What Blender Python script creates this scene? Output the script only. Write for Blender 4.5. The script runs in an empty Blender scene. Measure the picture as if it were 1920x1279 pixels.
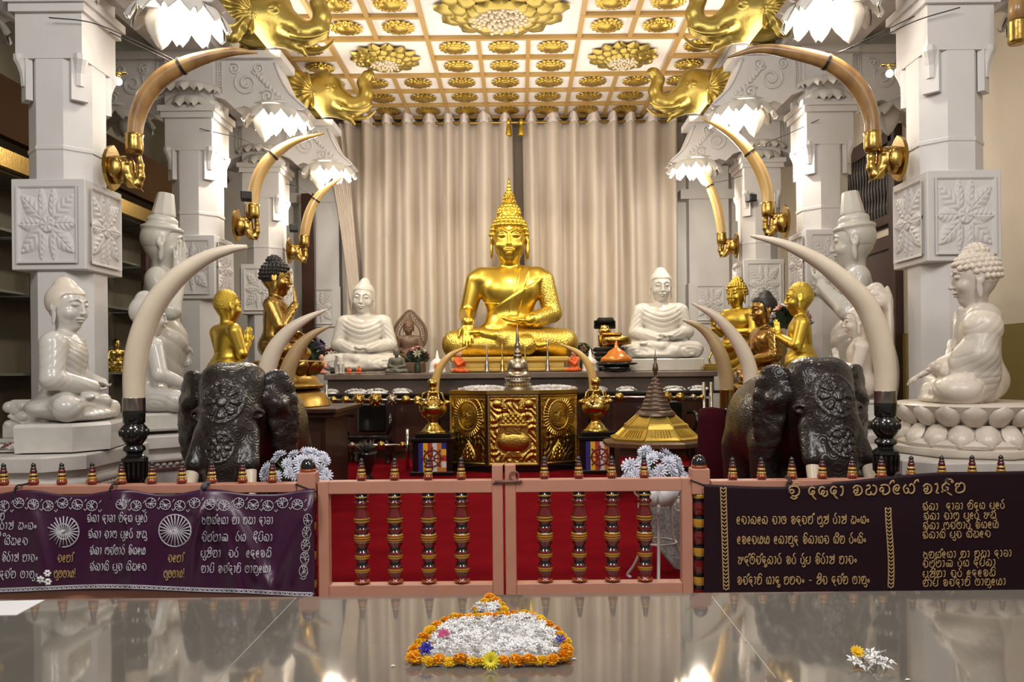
import bpy, bmesh, math, random
import numpy as np
from mathutils import Matrix, Vector
random.seed(7); np.random.seed(7)
SC = bpy.context.scene
COL = SC.collection
PI = math.pi
# ---------------------------------------------------------------- camera model
F = 1500.0; CX, CY = 975.0, 690.0; CAMZ = 1.57
ROLL = math.radians(0.55); CR, SR = math.cos(ROLL), math.sin(ROLL)
def P(px, py, d):
    u = (px - CX) / F * d; v = (CY - py) / F * d
    return np.array([u * CR + v * SR, d, CAMZ - u * SR + v * CR])
def mpp(d): return d / F
cam_d = bpy.data.cameras.new('camera'); cam = bpy.data.objects.new('camera', cam_d); COL.objects.link(cam)
cam_d.sensor_width = 36; cam_d.lens = F / 1920 * 36
cam_d.shift_x = (960 - CX) / 1920; cam_d.shift_y = (CY - 639.5) / 1920
cam_d.clip_start = 0.05; cam_d.clip_end = 100
cam.matrix_world = Matrix(((CR, SR, 0, 0), (0, 0, -1, 0), (-SR, CR, 0, CAMZ), (0, 0, 0, 1)))
SC.camera = cam
SC.view_settings.view_transform = 'Standard'; SC.view_settings.look = 'None'
SC.view_settings.gamma = 1; SC.view_settings.use_curve_mapping = False

# ---------------------------------------------------------------- materials
MATS = {}
def mat(name, col, rough=0.5, metal=0.0, noise=None, bump=None, ior=1.5, sheen=0, coat=0, trans=0, emis=None, spec=None, aniso=None):
    """noise=(scale, colour2, amount, detail)  bump=(scale, strength, kind, distance)"""
    if name in MATS: return MATS[name]
    m = bpy.data.materials.new(name); m.use_nodes = True
    nt = m.node_tree; b = nt.nodes['Principled BSDF']
    b.inputs['Base Color'].default_value = (*col, 1); b.inputs['Roughness'].default_value = rough
    b.inputs['Metallic'].default_value = metal; b.inputs['IOR'].default_value = ior
    if sheen: b.inputs['Sheen Weight'].default_value = sheen
    if coat: b.inputs['Coat Weight'].default_value = coat; b.inputs['Coat Roughness'].default_value = 0.08
    if trans: b.inputs['Transmission Weight'].default_value = trans
    if spec is not None: b.inputs['Specular IOR Level'].default_value = spec
    if emis: b.inputs['Emission Color'].default_value = (*emis[0], 1); b.inputs['Emission Strength'].default_value = emis[1]
    tc = nt.nodes.new('ShaderNodeTexCoord')
    if noise:
        n = nt.nodes.new('ShaderNodeTexNoise'); n.inputs['Scale'].default_value = noise[0]
        n.inputs['Detail'].default_value = noise[3] if len(noise) > 3 else 4
        mp = nt.nodes.new('ShaderNodeMapping')
        if len(noise) > 4: mp.inputs['Scale'].default_value = noise[4]
        nt.links.new(tc.outputs['Object'], mp.inputs['Vector']); nt.links.new(mp.outputs['Vector'], n.inputs['Vector'])
        r = nt.nodes.new('ShaderNodeValToRGB'); r.color_ramp.elements[0].position = 0.5 - noise[2] / 2; r.color_ramp.elements[1].position = 0.5 + noise[2] / 2
        r.color_ramp.elements[0].color = (*col, 1); r.color_ramp.elements[1].color = (*noise[1], 1)
        nt.links.new(n.outputs['Fac'], r.inputs['Fac']); nt.links.new(r.outputs['Color'], b.inputs['Base Color'])
    if bump:
        kind = bump[2] if len(bump) > 2 else 'noise'
        if kind == 'noise':
            t = nt.nodes.new('ShaderNodeTexNoise'); t.inputs['Scale'].default_value = bump[0]; t.inputs['Detail'].default_value = 5; o = t.outputs['Fac']
        elif kind == 'voronoi':
            t = nt.nodes.new('ShaderNodeTexVoronoi'); t.inputs['Scale'].default_value = bump[0]; o = t.outputs['Distance']
        elif kind == 'scroll':   # concentric carved curls round scattered centres
            t = nt.nodes.new('ShaderNodeTexVoronoi'); t.inputs['Scale'].default_value = bump[0]; t.inputs['Randomness'].default_value = .8
            m1 = nt.nodes.new('ShaderNodeMath'); m1.operation = 'MULTIPLY'; m1.inputs[1].default_value = 30
            m2 = nt.nodes.new('ShaderNodeMath'); m2.operation = 'SINE'; nt.links.new(t.outputs['Distance'], m1.inputs[0]); nt.links.new(m1.outputs[0], m2.inputs[0]); o = m2.outputs[0]
        elif kind == 'edge':
            t = nt.nodes.new('ShaderNodeTexVoronoi'); t.feature = 'DISTANCE_TO_EDGE'; t.inputs['Scale'].default_value = bump[0]; o = t.outputs['Distance']
        else:
            t = nt.nodes.new('ShaderNodeTexWave'); t.inputs['Scale'].default_value = bump[0]; t.inputs['Distortion'].default_value = 8; t.inputs['Detail'].default_value = 3; t.wave_type = 'RINGS'; o = t.outputs['Fac']
        nt.links.new(tc.outputs['Object'], t.inputs['Vector'])
        bn = nt.nodes.new('ShaderNodeBump'); bn.inputs['Strength'].default_value = bump[1]; bn.inputs['Distance'].default_value = bump[3] if len(bump) > 3 else 0.01
        nt.links.new(o, bn.inputs['Height']); nt.links.new(bn.outputs['Normal'], b.inputs['Normal'])
    MATS[name] = m; return m

MARBLE = mat('white_marble', (.62, .59, .545), .24, noise=(5, (.54, .51, .465), .6, 6), coat=.2)
MARBLE_G = mat('grey_marble', (.56, .54, .49), .28, noise=(4, (.47, .45, .41), .6, 6), coat=.2)
MARBLE_C = mat('cream_marble', (.70, .62, .53), .32, noise=(5, (.62, .54, .45), .6, 6))
STONE = mat('painted_stone', (.64, .615, .60), .55, noise=(3, (.585, .56, .545), .6))
PEDM = mat('pedestal_marble', (.62, .58, .54), .4, noise=(6, (.5, .46, .42), .7, 6))
GOLD = mat('bright_gold', (.72, .52, .085), .30, 1.0, bump=(60, .12))
GOLDP = mat('patterned_gold', (.72, .53, .11), .36, 1.0, bump=(24, .5, 'edge', .02))
GOLDM = mat('matte_gold', (.66, .47, .075), .38, 1.0, bump=(40, .15))
GOLDC = mat('ceiling_gold', (.50, .34, .07), .34, 1.0, bump=(30, .25))
GOLDF = mat('gold_leaf', (.42, .32, .085), .36, 1.0, bump=(14, .4))
BRASS = mat('brass', (.62, .46, .14), .2, 1.0)
BRONZE = mat('bronze_gold', (.42, .27, .075), .28, 1.0, bump=(30, .2))
REPOU = mat('embossed_brass', (.56, .38, .09), .26, 1.0, bump=(45, .5, 'noise', .01))
AMBER = mat('amber_lacquer', (.36, .20, .045), .24, .85, coat=.4)
EBONY = mat('dark_carved_wood', (.017, .012, .011), .30, bump=(11, .24, 'scroll', .005), coat=.15)
EBONYP = mat('dark_polished_wood', (.045, .032, .027), .28, coat=.2)
BLACK = mat('black_lacquer', (.006, .006, .006), .18, coat=.5)
BLACKM = mat('black_matte', (.010, .009, .010), .6)
HAIRB = mat('black_hair_paint', (.014, .011, .010), .5)
IVORY = mat('ivory', (.76, .66, .52), .3, noise=(3, (.64, .52, .39), .5), coat=.2)
IVORYA = mat('aged_ivory', (.40, .23, .08), .32, noise=(7, (.19, .10, .04), .35, 6, (1, 1, .45)), coat=.15)
IVORYG = mat('honey_ivory', (.58, .40, .15), .32, noise=(4, (.50, .30, .10), .5, 6, (1, 1, .4)), coat=.15)
IVORYO = mat('old_ivory', (.52, .38, .21), .35, noise=(5, (.36, .24, .11), .5, 6, (1, 1, .4)), coat=.1)
SILVER = mat('silver', (.42, .40, .37), .3, 1.0)
STEEL = mat('steel', (.6, .6, .6), .18, 1.0)
OLDSILVER = mat('old_silver', (.36, .31, .24), .32, 1.0, bump=(40, .2))
CARPET = mat('red_carpet', (.18, .007, .010), 1.0, spec=.0, noise=(3, (.125, .004, .008), .6), bump=(250, .3, 'noise', .004))
PINK = mat('pink_paint', (.52, .245, .165), .42, noise=(7, (.46, .205, .14), .6))
LRED = mat('red_lacquer', (.13, .008, .008), .15, coat=.6)
LYEL = mat('yellow_lacquer', (.44, .21, .02), .15, coat=.6)
LBLK = mat('black_band_lacquer', (.008, .007, .008), .15, coat=.6)
LORG = mat('orange_lacquer', (.32, .06, .01), .15, coat=.6)
WOODD = mat('dark_wood', (.030, .012, .008), .3, noise=(4, (.05, .02, .012), .5, 6, (1, 1, 8)), coat=.2)
WOODM = mat('brown_wood', (.12, .055, .02), .4, noise=(4, (.075, .033, .012), .5, 6, (8, 1, 1)))
WOODF = mat('fascia_wood', (.055, .026, .009), .8, spec=.08, noise=(2, (.040, .019, .006), .5))
WOODG = mat('grey_wood', (.15, .11, .085), .45, noise=(4, (.10, .07, .055), .5))
WOODC = mat('carved_brown_wood', (.13, .075, .045), .45)
MAROON = mat('maroon_velvet', (.040, .003, .007), .9, spec=.1)
WHITE = mat('white_paint', (.8, .78, .75), .5)
CREAMW = mat('cream_wall', (.60, .52, .42), .7, noise=(1.5, (.56, .48, .385), .6))
OLIVE = mat('olive_wall', (.21, .15, .035), .7)
PURPLE = mat('purple_satin', (.046, .007, .034), .32, spec=.55)
AUBER = mat('aubergine_cloth', (.014, .0025, .007), .55, spec=.25)
SILVT = mat('silver_thread', (.50, .47, .52), .45)
GOLDT = mat('gold_thread', (.42, .27, .12), .5)
STRING = mat('dark_string', (.02, .012, .015), .7)
WIRE = mat('steel_wire', (.06, .055, .05), .4, .8)
PETW = mat('white_petal', (.88, .87, .87), .6)
PETB = mat('bluish_white_petal', (.70, .72, .82), .6)
MARI = mat('marigold_orange', (.86, .40, .008), .6)
MARY = mat('marigold_yellow', (.88, .56, .014), .6)
YELF = mat('lemon_petal', (.80, .66, .02), .6)
GREEN = mat('leaf_green', (.05, .10, .025), .5)
DGREEN = mat('dark_leaf', (.02, .035, .014), .5)
BLUEF = mat('blue_petal', (.03, .02, .30), .5)
PINKF = mat('pink_petal', (.55, .09, .22), .5)
MAGF = mat('magenta_petal', (.36, .02, .20), .5)
DUSTF = mat('dusty_pink_petal', (.36, .17, .15), .6)
ORANGE = mat('orange_robe', (.62, .10, .015), .5)
SKINC = mat('pink_clay', (.55, .27, .20), .5)
GREYG = mat('green_grey_stone', (.10, .095, .07), .45)
PAPER = mat('paper', (.78, .78, .80), .6)
GLASS = mat('glass', (1, 1, 1), .02, trans=1.0, ior=1.1)
BULB = mat('lit_bulb', (1, .95, .85), .4, emis=((1, .93, .8), 25))
CRYST = mat('crystal_drop', (.62, .52, .38), .12, .3, emis=((1, .8, .5), .10))
GOLDH = mat('textured_gold', (.60, .42, .065), .42, 1.0, bump=(55, .6, 'voronoi', .008))
MARBLE_H = mat('dull_marble', (.50, .48, .45), .4)

# ---------------------------------------------------------------- objects
def T(o, label, cat, group=None):
    o['label'] = label; o['category'] = cat
    if group: o['group'] = group
    return o
def thing(name, label, cat, loc=(0, 0, 0), rotz=0.0, group=None, scale=None):
    o = bpy.data.objects.new(name, None); COL.objects.link(o); o.empty_display_size = .1
    o.location = tuple(float(v) for v in loc); o.rotation_euler = (0, 0, rotz)
    if scale is not None: o.scale = (scale,) * 3 if not hasattr(scale, '__len__') else scale
    return T(o, label, cat, group)
def link(name, me, parent=None, loc=None, rot=None, scale=None):
    o = bpy.data.objects.new(name, me); COL.objects.link(o)
    if parent is not None: o.parent = parent
    if loc is not None: o.location = tuple(float(v) for v in loc)
    if rot is not None: o.rotation_euler = rot
    if scale is not None: o.scale = (scale,) * 3 if not hasattr(scale, '__len__') else scale
    return o
def mesh(name, v, f, m, smooth=True, mi=None):
    me = bpy.data.meshes.new(name)
    me.from_pydata([tuple(map(float, p)) for p in v], [], [tuple(map(int, q)) for q in f])
    for x in (m if isinstance(m, (list, tuple)) else [m]): me.materials.append(x)
    if mi is not None: me.polygons.foreach_set('material_index', np.asarray(mi, dtype=np.int32))
    me.polygons.foreach_set('use_smooth', np.full(len(me.polygons), smooth))
    me.update(); return me
def obj(name, v, f, m, parent=None, smooth=True, mi=None, loc=None, rot=None, scale=None):
    return link(name, mesh(name, v, f, m, smooth, mi), parent, loc, rot, scale)
def struct(o): o['kind'] = 'structure'; return o
def kids(o): return [c for c in o.children]
def dup(root, loc, rotz=None, label=None, group=None, scale=None):
    r = root.copy(); COL.objects.link(r); r.location = tuple(float(v) for v in loc)
    if rotz is not None: r.rotation_euler = (0, 0, rotz)
    if scale is not None: r.scale = (scale,) * 3 if not hasattr(scale, '__len__') else scale
    if label: r['label'] = label
    if group: r['group'] = group
    for ch in list(root.children):
        c = ch.copy(); COL.objects.link(c); c.parent = r
        for g in list(ch.children):
            d = g.copy(); COL.objects.link(d); d.parent = c
    return r
class MB:
    """collects simple solids into one mesh"""
    def __init__(s): s.v = []; s.f = []; s.mi = []
    def add(s, v, f, mi=0):
        b = len(s.v); s.v += [tuple(p) for p in v]; s.f += [tuple(i + b for i in q) for q in f]
        s.mi += (list(mi) if hasattr(mi, '__len__') else [mi] * len(f)); return s
    def box(s, c, h, mi=0, rz=0, bev=0):
        c = np.asarray(c, float); h = np.asarray(h, float)
        if bev <= 0:
            v = [(x, y, z) for x in (-1, 1) for y in (-1, 1) for z in (-1, 1)]
            v = np.array(v) * h; f = [(0, 1, 3, 2), (4, 6, 7, 5), (0, 4, 5, 1), (2, 3, 7, 6), (0, 2, 6, 4), (1, 5, 7, 3)]
        else:
            b = min(bev, *(h * .9)); v = []; f = []
            for ax in range(3):
                pass
            # chamfered box: three shrunken rectangles per axis
            idx = {}
            for sx in (-1, 1):
                for sy in (-1, 1):
                    for sz in (-1, 1):
                        for ax in range(3):
                            p = np.array([sx * (h[0] - b), sy * (h[1] - b), sz * (h[2] - b)]); p[ax] = (sx, sy, sz)[ax] * h[ax]
                            idx[(sx, sy, sz, ax)] = len(v); v.append(p)
            S = (-1, 1)
            for a in S:
                f += [[idx[(a, -1, -1, 0)], idx[(a, 1, -1, 0)], idx[(a, 1, 1, 0)], idx[(a, -1, 1, 0)]][::a],
                      [idx[(-1, a, -1, 1)], idx[(-1, a, 1, 1)], idx[(1, a, 1, 1)], idx[(1, a, -1, 1)]][::a],
                      [idx[(-1, -1, a, 2)], idx[(1, -1, a, 2)], idx[(1, 1, a, 2)], idx[(-1, 1, a, 2)]][::a]]
            for a in S:
                for c2 in S:
                    f.append([idx[(a, c2, -1, 0)], idx[(a, c2, -1, 1)], idx[(a, c2, 1, 1)], idx[(a, c2, 1, 0)]][::-a * c2])
                    f.append([idx[(a, -1, c2, 0)], idx[(a, -1, c2, 2)], idx[(a, 1, c2, 2)], idx[(a, 1, c2, 0)]][::a * c2])
                    f.append([idx[(-1, a, c2, 1)], idx[(-1, a, c2, 2)], idx[(1, a, c2, 2)], idx[(1, a, c2, 1)]][::-a * c2])
            for a in S:
                for c2 in S:
                    for e in S:
                        f.append([idx[(a, c2, e, 0)], idx[(a, c2, e, 1)], idx[(a, c2, e, 2)]][::a * c2 * e])
            v = np.array(v)
        if rz:
            cc, ss = math.cos(rz), math.sin(rz); v = np.stack([v[:, 0] * cc - v[:, 1] * ss, v[:, 0] * ss + v[:, 1] * cc, v[:, 2]], 1)
        return s.add(v + c, f, mi)
    def lathe(s, prof, n=24, mi=0, c=(0, 0, 0), cap=True, sq=1.0, rot0=0.0):
        """prof [(r,z)] bottom to top ; mi scalar or list per segment"""
        v = []; f = []; m = []
        for r, z in prof:
            for i in range(n):
                a = 2 * PI * i / n + rot0; v.append((c[0] + r * math.cos(a), c[1] + r * sq * math.sin(a), c[2] + z))
        for j in range(len(prof) - 1):
            for i in range(n):
                k = (i + 1) % n; f.append((j * n + i, j * n + k, (j + 1) * n + k, (j + 1) * n + i)); m.append(mi[j] if hasattr(mi, '__len__') else mi)
        if cap:
            f.append(tuple(range(n - 1, -1, -1))); m.append(m[0]); f.append(tuple((len(prof) - 1) * n + i for i in range(n))); m.append(m[-2])
        return s.add(v, f, m)
    def tube(s, pts, rad, n=10, mi=0, cap=True, flat=1.0):
        pts = np.asarray(pts, float); N = len(pts)
        rad = np.full(N, rad, float) if not hasattr(rad, '__len__') else np.asarray(rad, float)
        tg = np.gradient(pts, axis=0); tg /= np.maximum(np.linalg.norm(tg, axis=1, keepdims=True), 1e-9)
        up = np.array([0, 1, 0.]) if abs(tg[0][1]) < .9 else np.array([1., 0, 0])
        nn = np.cross(tg[0], up); nn /= np.linalg.norm(nn); v = []
        for i in range(N):
            nn = nn - tg[i] * np.dot(nn, tg[i]); nn /= max(np.linalg.norm(nn), 1e-9); bb = np.cross(tg[i], nn)
            for k in range(n):
                a = 2 * PI * k / n; v.append(pts[i] + rad[i] * (math.cos(a) * nn + flat * math.sin(a) * bb))
        f = [(i * n + k, i * n + (k + 1) % n, (i + 1) * n + (k + 1) % n, (i + 1) * n + k) for i in range(N - 1) for k in range(n)]
        if cap: f += [tuple(range(n - 1, -1, -1)), tuple((N - 1) * n + k for k in range(n))]
        return s.add(v, f, mi)
    def prism(s, poly, y0, y1, mi=0):
        """poly [(x,z)] extruded y0..y1 (poly counter-clockwise seen from -y)"""
        n = len(poly); v = [(x, y0, z) for x, z in poly] + [(x, y1, z) for x, z in poly]
        f = [tuple(range(n)), tuple(range(2 * n - 1, n - 1, -1))] + [((i + 1) % n, i, n + i, n + (i + 1) % n) for i in range(n)]
        return s.add(v, f, mi)
    def ball(s, c, r, n=12, mi=0):
        r = np.full(3, r, float) if not hasattr(r, '__len__') else np.asarray(r, float)
        m = n // 2; v = [np.array(c) + r * (0, 0, -1)]; f = []
        for j in range(1, m):
            t = -PI / 2 + PI * j / m
            for i in range(n): a = 2 * PI * i / n; v.append(np.array(c) + r * (math.cos(t) * math.cos(a), math.cos(t) * math.sin(a), math.sin(t)))
        v.append(np.array(c) + r * (0, 0, 1)); L = len(v) - 1
        for i in range(n):
            k = (i + 1) % n; f.append((0, 1 + k, 1 + i)); f.append((L, L - n + i, L - n + k))
            for j in range(m - 2): f.append((1 + j * n + i, 1 + j * n + k, 1 + (j + 1) * n + k, 1 + (j + 1) * n + i))
        return s.add(v, f, mi)
    def xf(s, M, t=(0, 0, 0)):
        s.v = [tuple(p) for p in (np.asarray(s.v) @ np.asarray(M).T + np.asarray(t))]; return s
    def obj(s, name, m, parent=None, smooth=False, **k): return obj(name, s.v, s.f, m, parent, smooth, s.mi, **k)
    def mesh(s, name, m, smooth=False): return mesh(name, s.v, s.f, m, smooth, s.mi)
def autosmooth(o, ang=35):
    me = o.data; bm = bmesh.new(); bm.from_mesh(me)
    for e in bm.edges:
        if len(e.link_faces) == 2 and e.calc_face_angle(0) > math.radians(ang): e.smooth = False
    bm.to_mesh(me); bm.free()
    me.polygons.foreach_set('use_smooth', np.full(len(me.polygons), True)); return o
def crom(pts, n=8, vals=None):
    """Catmull-Rom resample of points (any dimension)"""
    p = np.asarray(pts, float); p = np.vstack([2 * p[0] - p[1], p, 2 * p[-1] - p[-2]]); out = []
    for i in range(1, len(p) - 2):
        for k in range(n):
            t = k / n; out.append(.5 * ((2 * p[i]) + (-p[i - 1] + p[i + 1]) * t + (2 * p[i - 1] - 5 * p[i] + 4 * p[i + 1] - p[i + 2]) * t * t + (-p[i - 1] + 3 * p[i] - 3 * p[i + 1] + p[i + 2]) * t ** 3))
    out.append(p[-2]); return np.array(out)
def rz(a): c, s = math.cos(a), math.sin(a); return np.array([[c, -s, 0], [s, c, 0], [0, 0, 1.]])
def rx(a): c, s = math.cos(a), math.sin(a); return np.array([[1, 0, 0], [0, c, -s], [0, s, c]])
def ry(a): c, s = math.cos(a), math.sin(a); return np.array([[c, 0, s], [0, 1, 0], [-s, 0, c]])

# ---------------------------------------------------------------- implicit surfaces
I3 = np.eye(3)
def E(c, r, k=.06, R=I3): return ('e', np.array(c, float), np.array(r, float), k, R)
def Cc(a, b, ra, rb=None, k=.06): return ('c', np.array(a, float), np.array(b, float), k, (ra, ra if rb is None else rb))
def Bx(c, h, rad=.02, k=.03, R=I3): return ('b', np.array(c, float), np.array(h, float), k, (R, rad))
def Su(p): return ('-',) + p
def chain(pts, rs, k=.05): return [Cc(pts[i], pts[i + 1], rs[i], rs[i + 1], k) for i in range(len(pts) - 1)]
def trp(prims, M, t=(0, 0, 0), s=1.0):
    M = np.asarray(M); t = np.asarray(t, float); out = []
    for p in prims:
        neg = p[0] == '-'; q = p[1:] if neg else p; k = q[3] * s
        if q[0] == 'e': r = ('e', M @ (q[1] * s) + t, q[2] * s, k, M @ q[4])
        elif q[0] == 'c': r = ('c', M @ (q[1] * s) + t, M @ (q[2] * s) + t, k, (q[4][0] * s, q[4][1] * s))
        else: r = ('b', M @ (q[1] * s) + t, q[2] * s, k, (M @ q[4][0], q[4][1] * s))
        out.append(('-',) + r if neg else r)
    return out
def sdf_mesh(prims, vox, post=None):
    lo = np.full(3, 1e9); hi = -lo
    def bb(q):
        if q[0] == 'e': r = np.sqrt(((q[4] * q[2]) ** 2).sum(1)); return q[1] - r, q[1] + r
        if q[0] == 'c': r = max(q[4]); return np.minimum(q[1], q[2]) - r, np.maximum(q[1], q[2]) + r
        r = np.abs(q[4][0]) @ q[2]; return q[1] - r, q[1] + r
    for p in prims:
        if p[0] != '-': a, b = bb(p); lo = np.minimum(lo, a); hi = np.maximum(hi, b)
    lo = lo - 3 * vox - .01; hi = hi + 3 * vox + .01
    n = np.ceil((hi - lo) / vox).astype(int) + 1
    ax = [lo[i] + vox * np.arange(n[i]) for i in range(3)]
    f = np.full(tuple(n), 9.0, np.float32)
    for p in prims:
        neg = p[0] == '-'; q = p[1:] if neg else p; a, b = bb(q); k = max(q[3], 1e-4); mg = k + 2.5 * vox
        i0 = np.maximum(((a - mg - lo) / vox).astype(int), 0); i1 = np.minimum(((b + mg - lo) / vox).astype(int) + 2, n)
        if (i1 <= i0).any(): continue
        sl = tuple(slice(i0[i], i1[i]) for i in range(3))
        X, Y, Z = np.meshgrid(*[ax[i][sl[i]] for i in range(3)], indexing='ij', sparse=True)
        if q[0] == 'e':
            R = q[4]; x, y, z = X - q[1][0], Y - q[1][1], Z - q[1][2]
            if R is not I3: x, y, z = R[0, 0] * x + R[1, 0] * y + R[2, 0] * z, R[0, 1] * x + R[1, 1] * y + R[2, 1] * z, R[0, 2] * x + R[1, 2] * y + R[2, 2] * z
            r = q[2]; k0 = np.sqrt((x / r[0]) ** 2 + (y / r[1]) ** 2 + (z / r[2]) ** 2)
            k1 = np.sqrt((x / r[0] ** 2) ** 2 + (y / r[1] ** 2) ** 2 + (z / r[2] ** 2) ** 2); d = k0 * (k0 - 1) / np.maximum(k1, 1e-6)
        elif q[0] == 'c':
            ba = q[2] - q[1]; L = max(float(ba @ ba), 1e-9); x, y, z = X - q[1][0], Y - q[1][1], Z - q[1][2]
            t = np.clip((x * ba[0] + y * ba[1] + z * ba[2]) / L, 0, 1)
            d = np.sqrt((x - t * ba[0]) ** 2 + (y - t * ba[1]) ** 2 + (z - t * ba[2]) ** 2) - (q[4][0] + (q[4][1] - q[4][0]) * t)
        else:
            R, rad = q[4]; x, y, z = X - q[1][0], Y - q[1][1], Z - q[1][2]
            x, y, z = R[0, 0] * x + R[1, 0] * y + R[2, 0] * z, R[0, 1] * x + R[1, 1] * y + R[2, 1] * z, R[0, 2] * x + R[1, 2] * y + R[2, 2] * z
            qx, qy, qz = np.abs(x) - q[2][0] + rad, np.abs(y) - q[2][1] + rad, np.abs(z) - q[2][2] + rad
            d = np.sqrt(np.maximum(qx, 0) ** 2 + np.maximum(qy, 0) ** 2 + np.maximum(qz, 0) ** 2) + np.minimum(np.maximum(np.maximum(qx, qy), qz), 0) - rad
        g = f[sl]; d = d.astype(np.float32)
        if neg:
            h = np.maximum(k - np.abs(-d - g), 0) / k; f[sl] = np.maximum(g, -d) + h * h * k * .25
        else:
            h = np.maximum(k - np.abs(d - g), 0) / k; f[sl] = np.minimum(g, d) - h * h * k * .25
    if post:
        X, Y, Z = np.meshgrid(*ax, indexing='ij', sparse=True); f = post(f, X, Y, Z)
    f[0] = f[-1] = 1; f[:, 0] = f[:, -1] = 1; f[:, :, 0] = f[:, :, -1] = 1
    # surface nets
    ins = f < 0; c = [s.astype(np.int8) for s in (ins,)][0]
    cs = sum(c[i:n[0] - 1 + i, j:n[1] - 1 + j, k:n[2] - 1 + k] for i in (0, 1) for j in (0, 1) for k in (0, 1))
    act = (cs > 0) & (cs < 8); idx = np.argwhere(act); vid = np.full(act.shape, -1, np.int64); vid[act] = np.arange(len(idx))
    acc = np.zeros((len(idx), 3)); cnt = np.zeros(len(idx)); corners = [(i, j, k) for i in (0, 1) for j in (0, 1) for k in (0, 1)]
    val = {cc: f[idx[:, 0] + cc[0], idx[:, 1] + cc[1], idx[:, 2] + cc[2]] for cc in corners}
    for a in corners:
        for dd in range(3):
            if a[dd]: continue
            b = list(a); b[dd] = 1; b = tuple(b); va, vb = val[a], val[b]; m = (va < 0) != (vb < 0)
            t = np.where(m, va / np.where(np.abs(va - vb) < 1e-9, 1, va - vb), 0); pt = np.tile(np.array(a, float), (len(idx), 1)); pt[:, dd] = t
            acc[m] += pt[m]; cnt[m] += 1
    V = lo + vox * (idx + acc / np.maximum(cnt, 1)[:, None]); Q = []
    for dd in range(3):
        u, w = [(1, 2), (2, 0), (0, 1)][dd]
        s0 = [slice(None)] * 3; s1 = [slice(None)] * 3; s0[dd] = slice(0, -1); s1[dd] = slice(1, None)
        A = ins[tuple(s0)]; B = ins[tuple(s1)]; e = np.argwhere(A != B); e = e[(e[:, u] > 0) & (e[:, w] > 0)]
        def vi(du, dw): g = e.copy(); g[:, u] -= du; g[:, w] -= dw; return vid[g[:, 0], g[:, 1], g[:, 2]]
        q = np.stack([vi(1, 1), vi(0, 1), vi(0, 0), vi(1, 0)], 1); fl = ~A[e[:, 0], e[:, 1], e[:, 2]]; q[fl] = q[fl][:, ::-1]; Q.append(q)
    return V, np.vstack(Q)
def fmesh(name, V, Q, m, smooth=True):
    me = bpy.data.meshes.new(name); me.vertices.add(len(V)); me.vertices.foreach_set('co', np.asarray(V, np.float32).ravel())
    me.loops.add(Q.size); me.loops.foreach_set('vertex_index', Q.astype(np.int32).ravel())
    me.polygons.add(len(Q)); me.polygons.foreach_set('loop_start', np.arange(0, Q.size, 4, dtype=np.int32)); me.polygons.foreach_set('loop_total', np.full(len(Q), 4, np.int32))
    me.polygons.foreach_set('use_smooth', np.full(len(Q), smooth)); me.materials.append(m); me.update(calc_edges=True); me.validate(); return me
def relax(V, Q, it=1, lam=.5):
    """light Laplacian smoothing on quads"""
    E2 = np.vstack([Q[:, [0, 1]], Q[:, [1, 2]], Q[:, [2, 3]], Q[:, [3, 0]]])
    for _ in range(it):
        acc = np.zeros_like(V); cnt = np.zeros(len(V))
        np.add.at(acc, E2[:, 0], V[E2[:, 1]]); np.add.at(acc, E2[:, 1], V[E2[:, 0]]); np.add.at(cnt, E2[:, 0], 1); np.add.at(cnt, E2[:, 1], 1)
        V = V + lam * (acc / np.maximum(cnt, 1)[:, None] - V)
    return V
def sdf_obj(name, prims, vox, m, parent=None, post=None, sm=1, **k):
    V, Q = sdf_mesh(prims, vox, post)
    if sm: V = relax(V, Q, sm)
    return link(name, fmesh(name, V, Q, m), parent, **k)
def sstep(a, b, x): t = np.clip((x - a) / (b - a), 0, 1); return t * t * (3 - 2 * t)
# ---------------------------------------------------------------- figures (local unit: seated Buddha about 2.65 units high, faces -Y)
def hand(w, d, n, side, L=.5, curl=.25, spread=.05, thumb=True):
    """w wrist, d wrist->fingertips, n direction the palm faces, side +1/-1 : thumb on +-(d x n)"""
    w = np.asarray(w, float); d = np.asarray(d, float) / np.linalg.norm(d); n = np.asarray(n, float); n = n - d * (n @ d); n /= np.linalg.norm(n); s = np.cross(d, n) * side
    R = np.stack([s, d, n], 1); out = [E(w + d * L * .24, (L * .185, L * .27, L * .09), .03, R), E(w + d * L * .2 + s * L * .1 + n * L * .03, (L * .09, L * .17, L * .075), .03, R)]
    fl = [.40, .46, .43, .34]; off = [.125, .042, -.042, -.125]; rr = [.046, .048, .046, .041]
    for i in range(4):
        b = w + d * L * (.42 + (.0, .03, .02, -.03)[i]) + s * L * off[i]; dr = d + s * spread * off[i] * 12
        a1 = curl * (1 + .15 * i); p1 = b + (dr * math.cos(a1 * .6) + n * math.sin(a1 * .6)) * L * fl[i] * .45
        p2 = p1 + (dr * math.cos(a1 * 1.5) + n * math.sin(a1 * 1.5)) * L * fl[i] * .32; p3 = p2 + (dr * math.cos(a1 * 2.2) + n * math.sin(a1 * 2.2)) * L * fl[i] * .24
        r = rr[i] * L; out += [Cc(b - d * L * .08, p1, r * 1.1, r, .012), Cc(p1, p2, r, r * .92, .006), Cc(p2, p3, r * .92, r * .7, .006)]
    if thumb:
        t0 = w + d * L * .14 + s * L * .13; t1 = t0 + (s * .75 + d * .75 + n * .25) * L * .17; t2 = t1 + (s * .25 + d * .95 + n * .2) * L * .2
        out += [Cc(t0, t1, L * .062, L * .052, .02), Cc(t1, t2, L * .052, L * .038, .006)]
    return out
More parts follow.
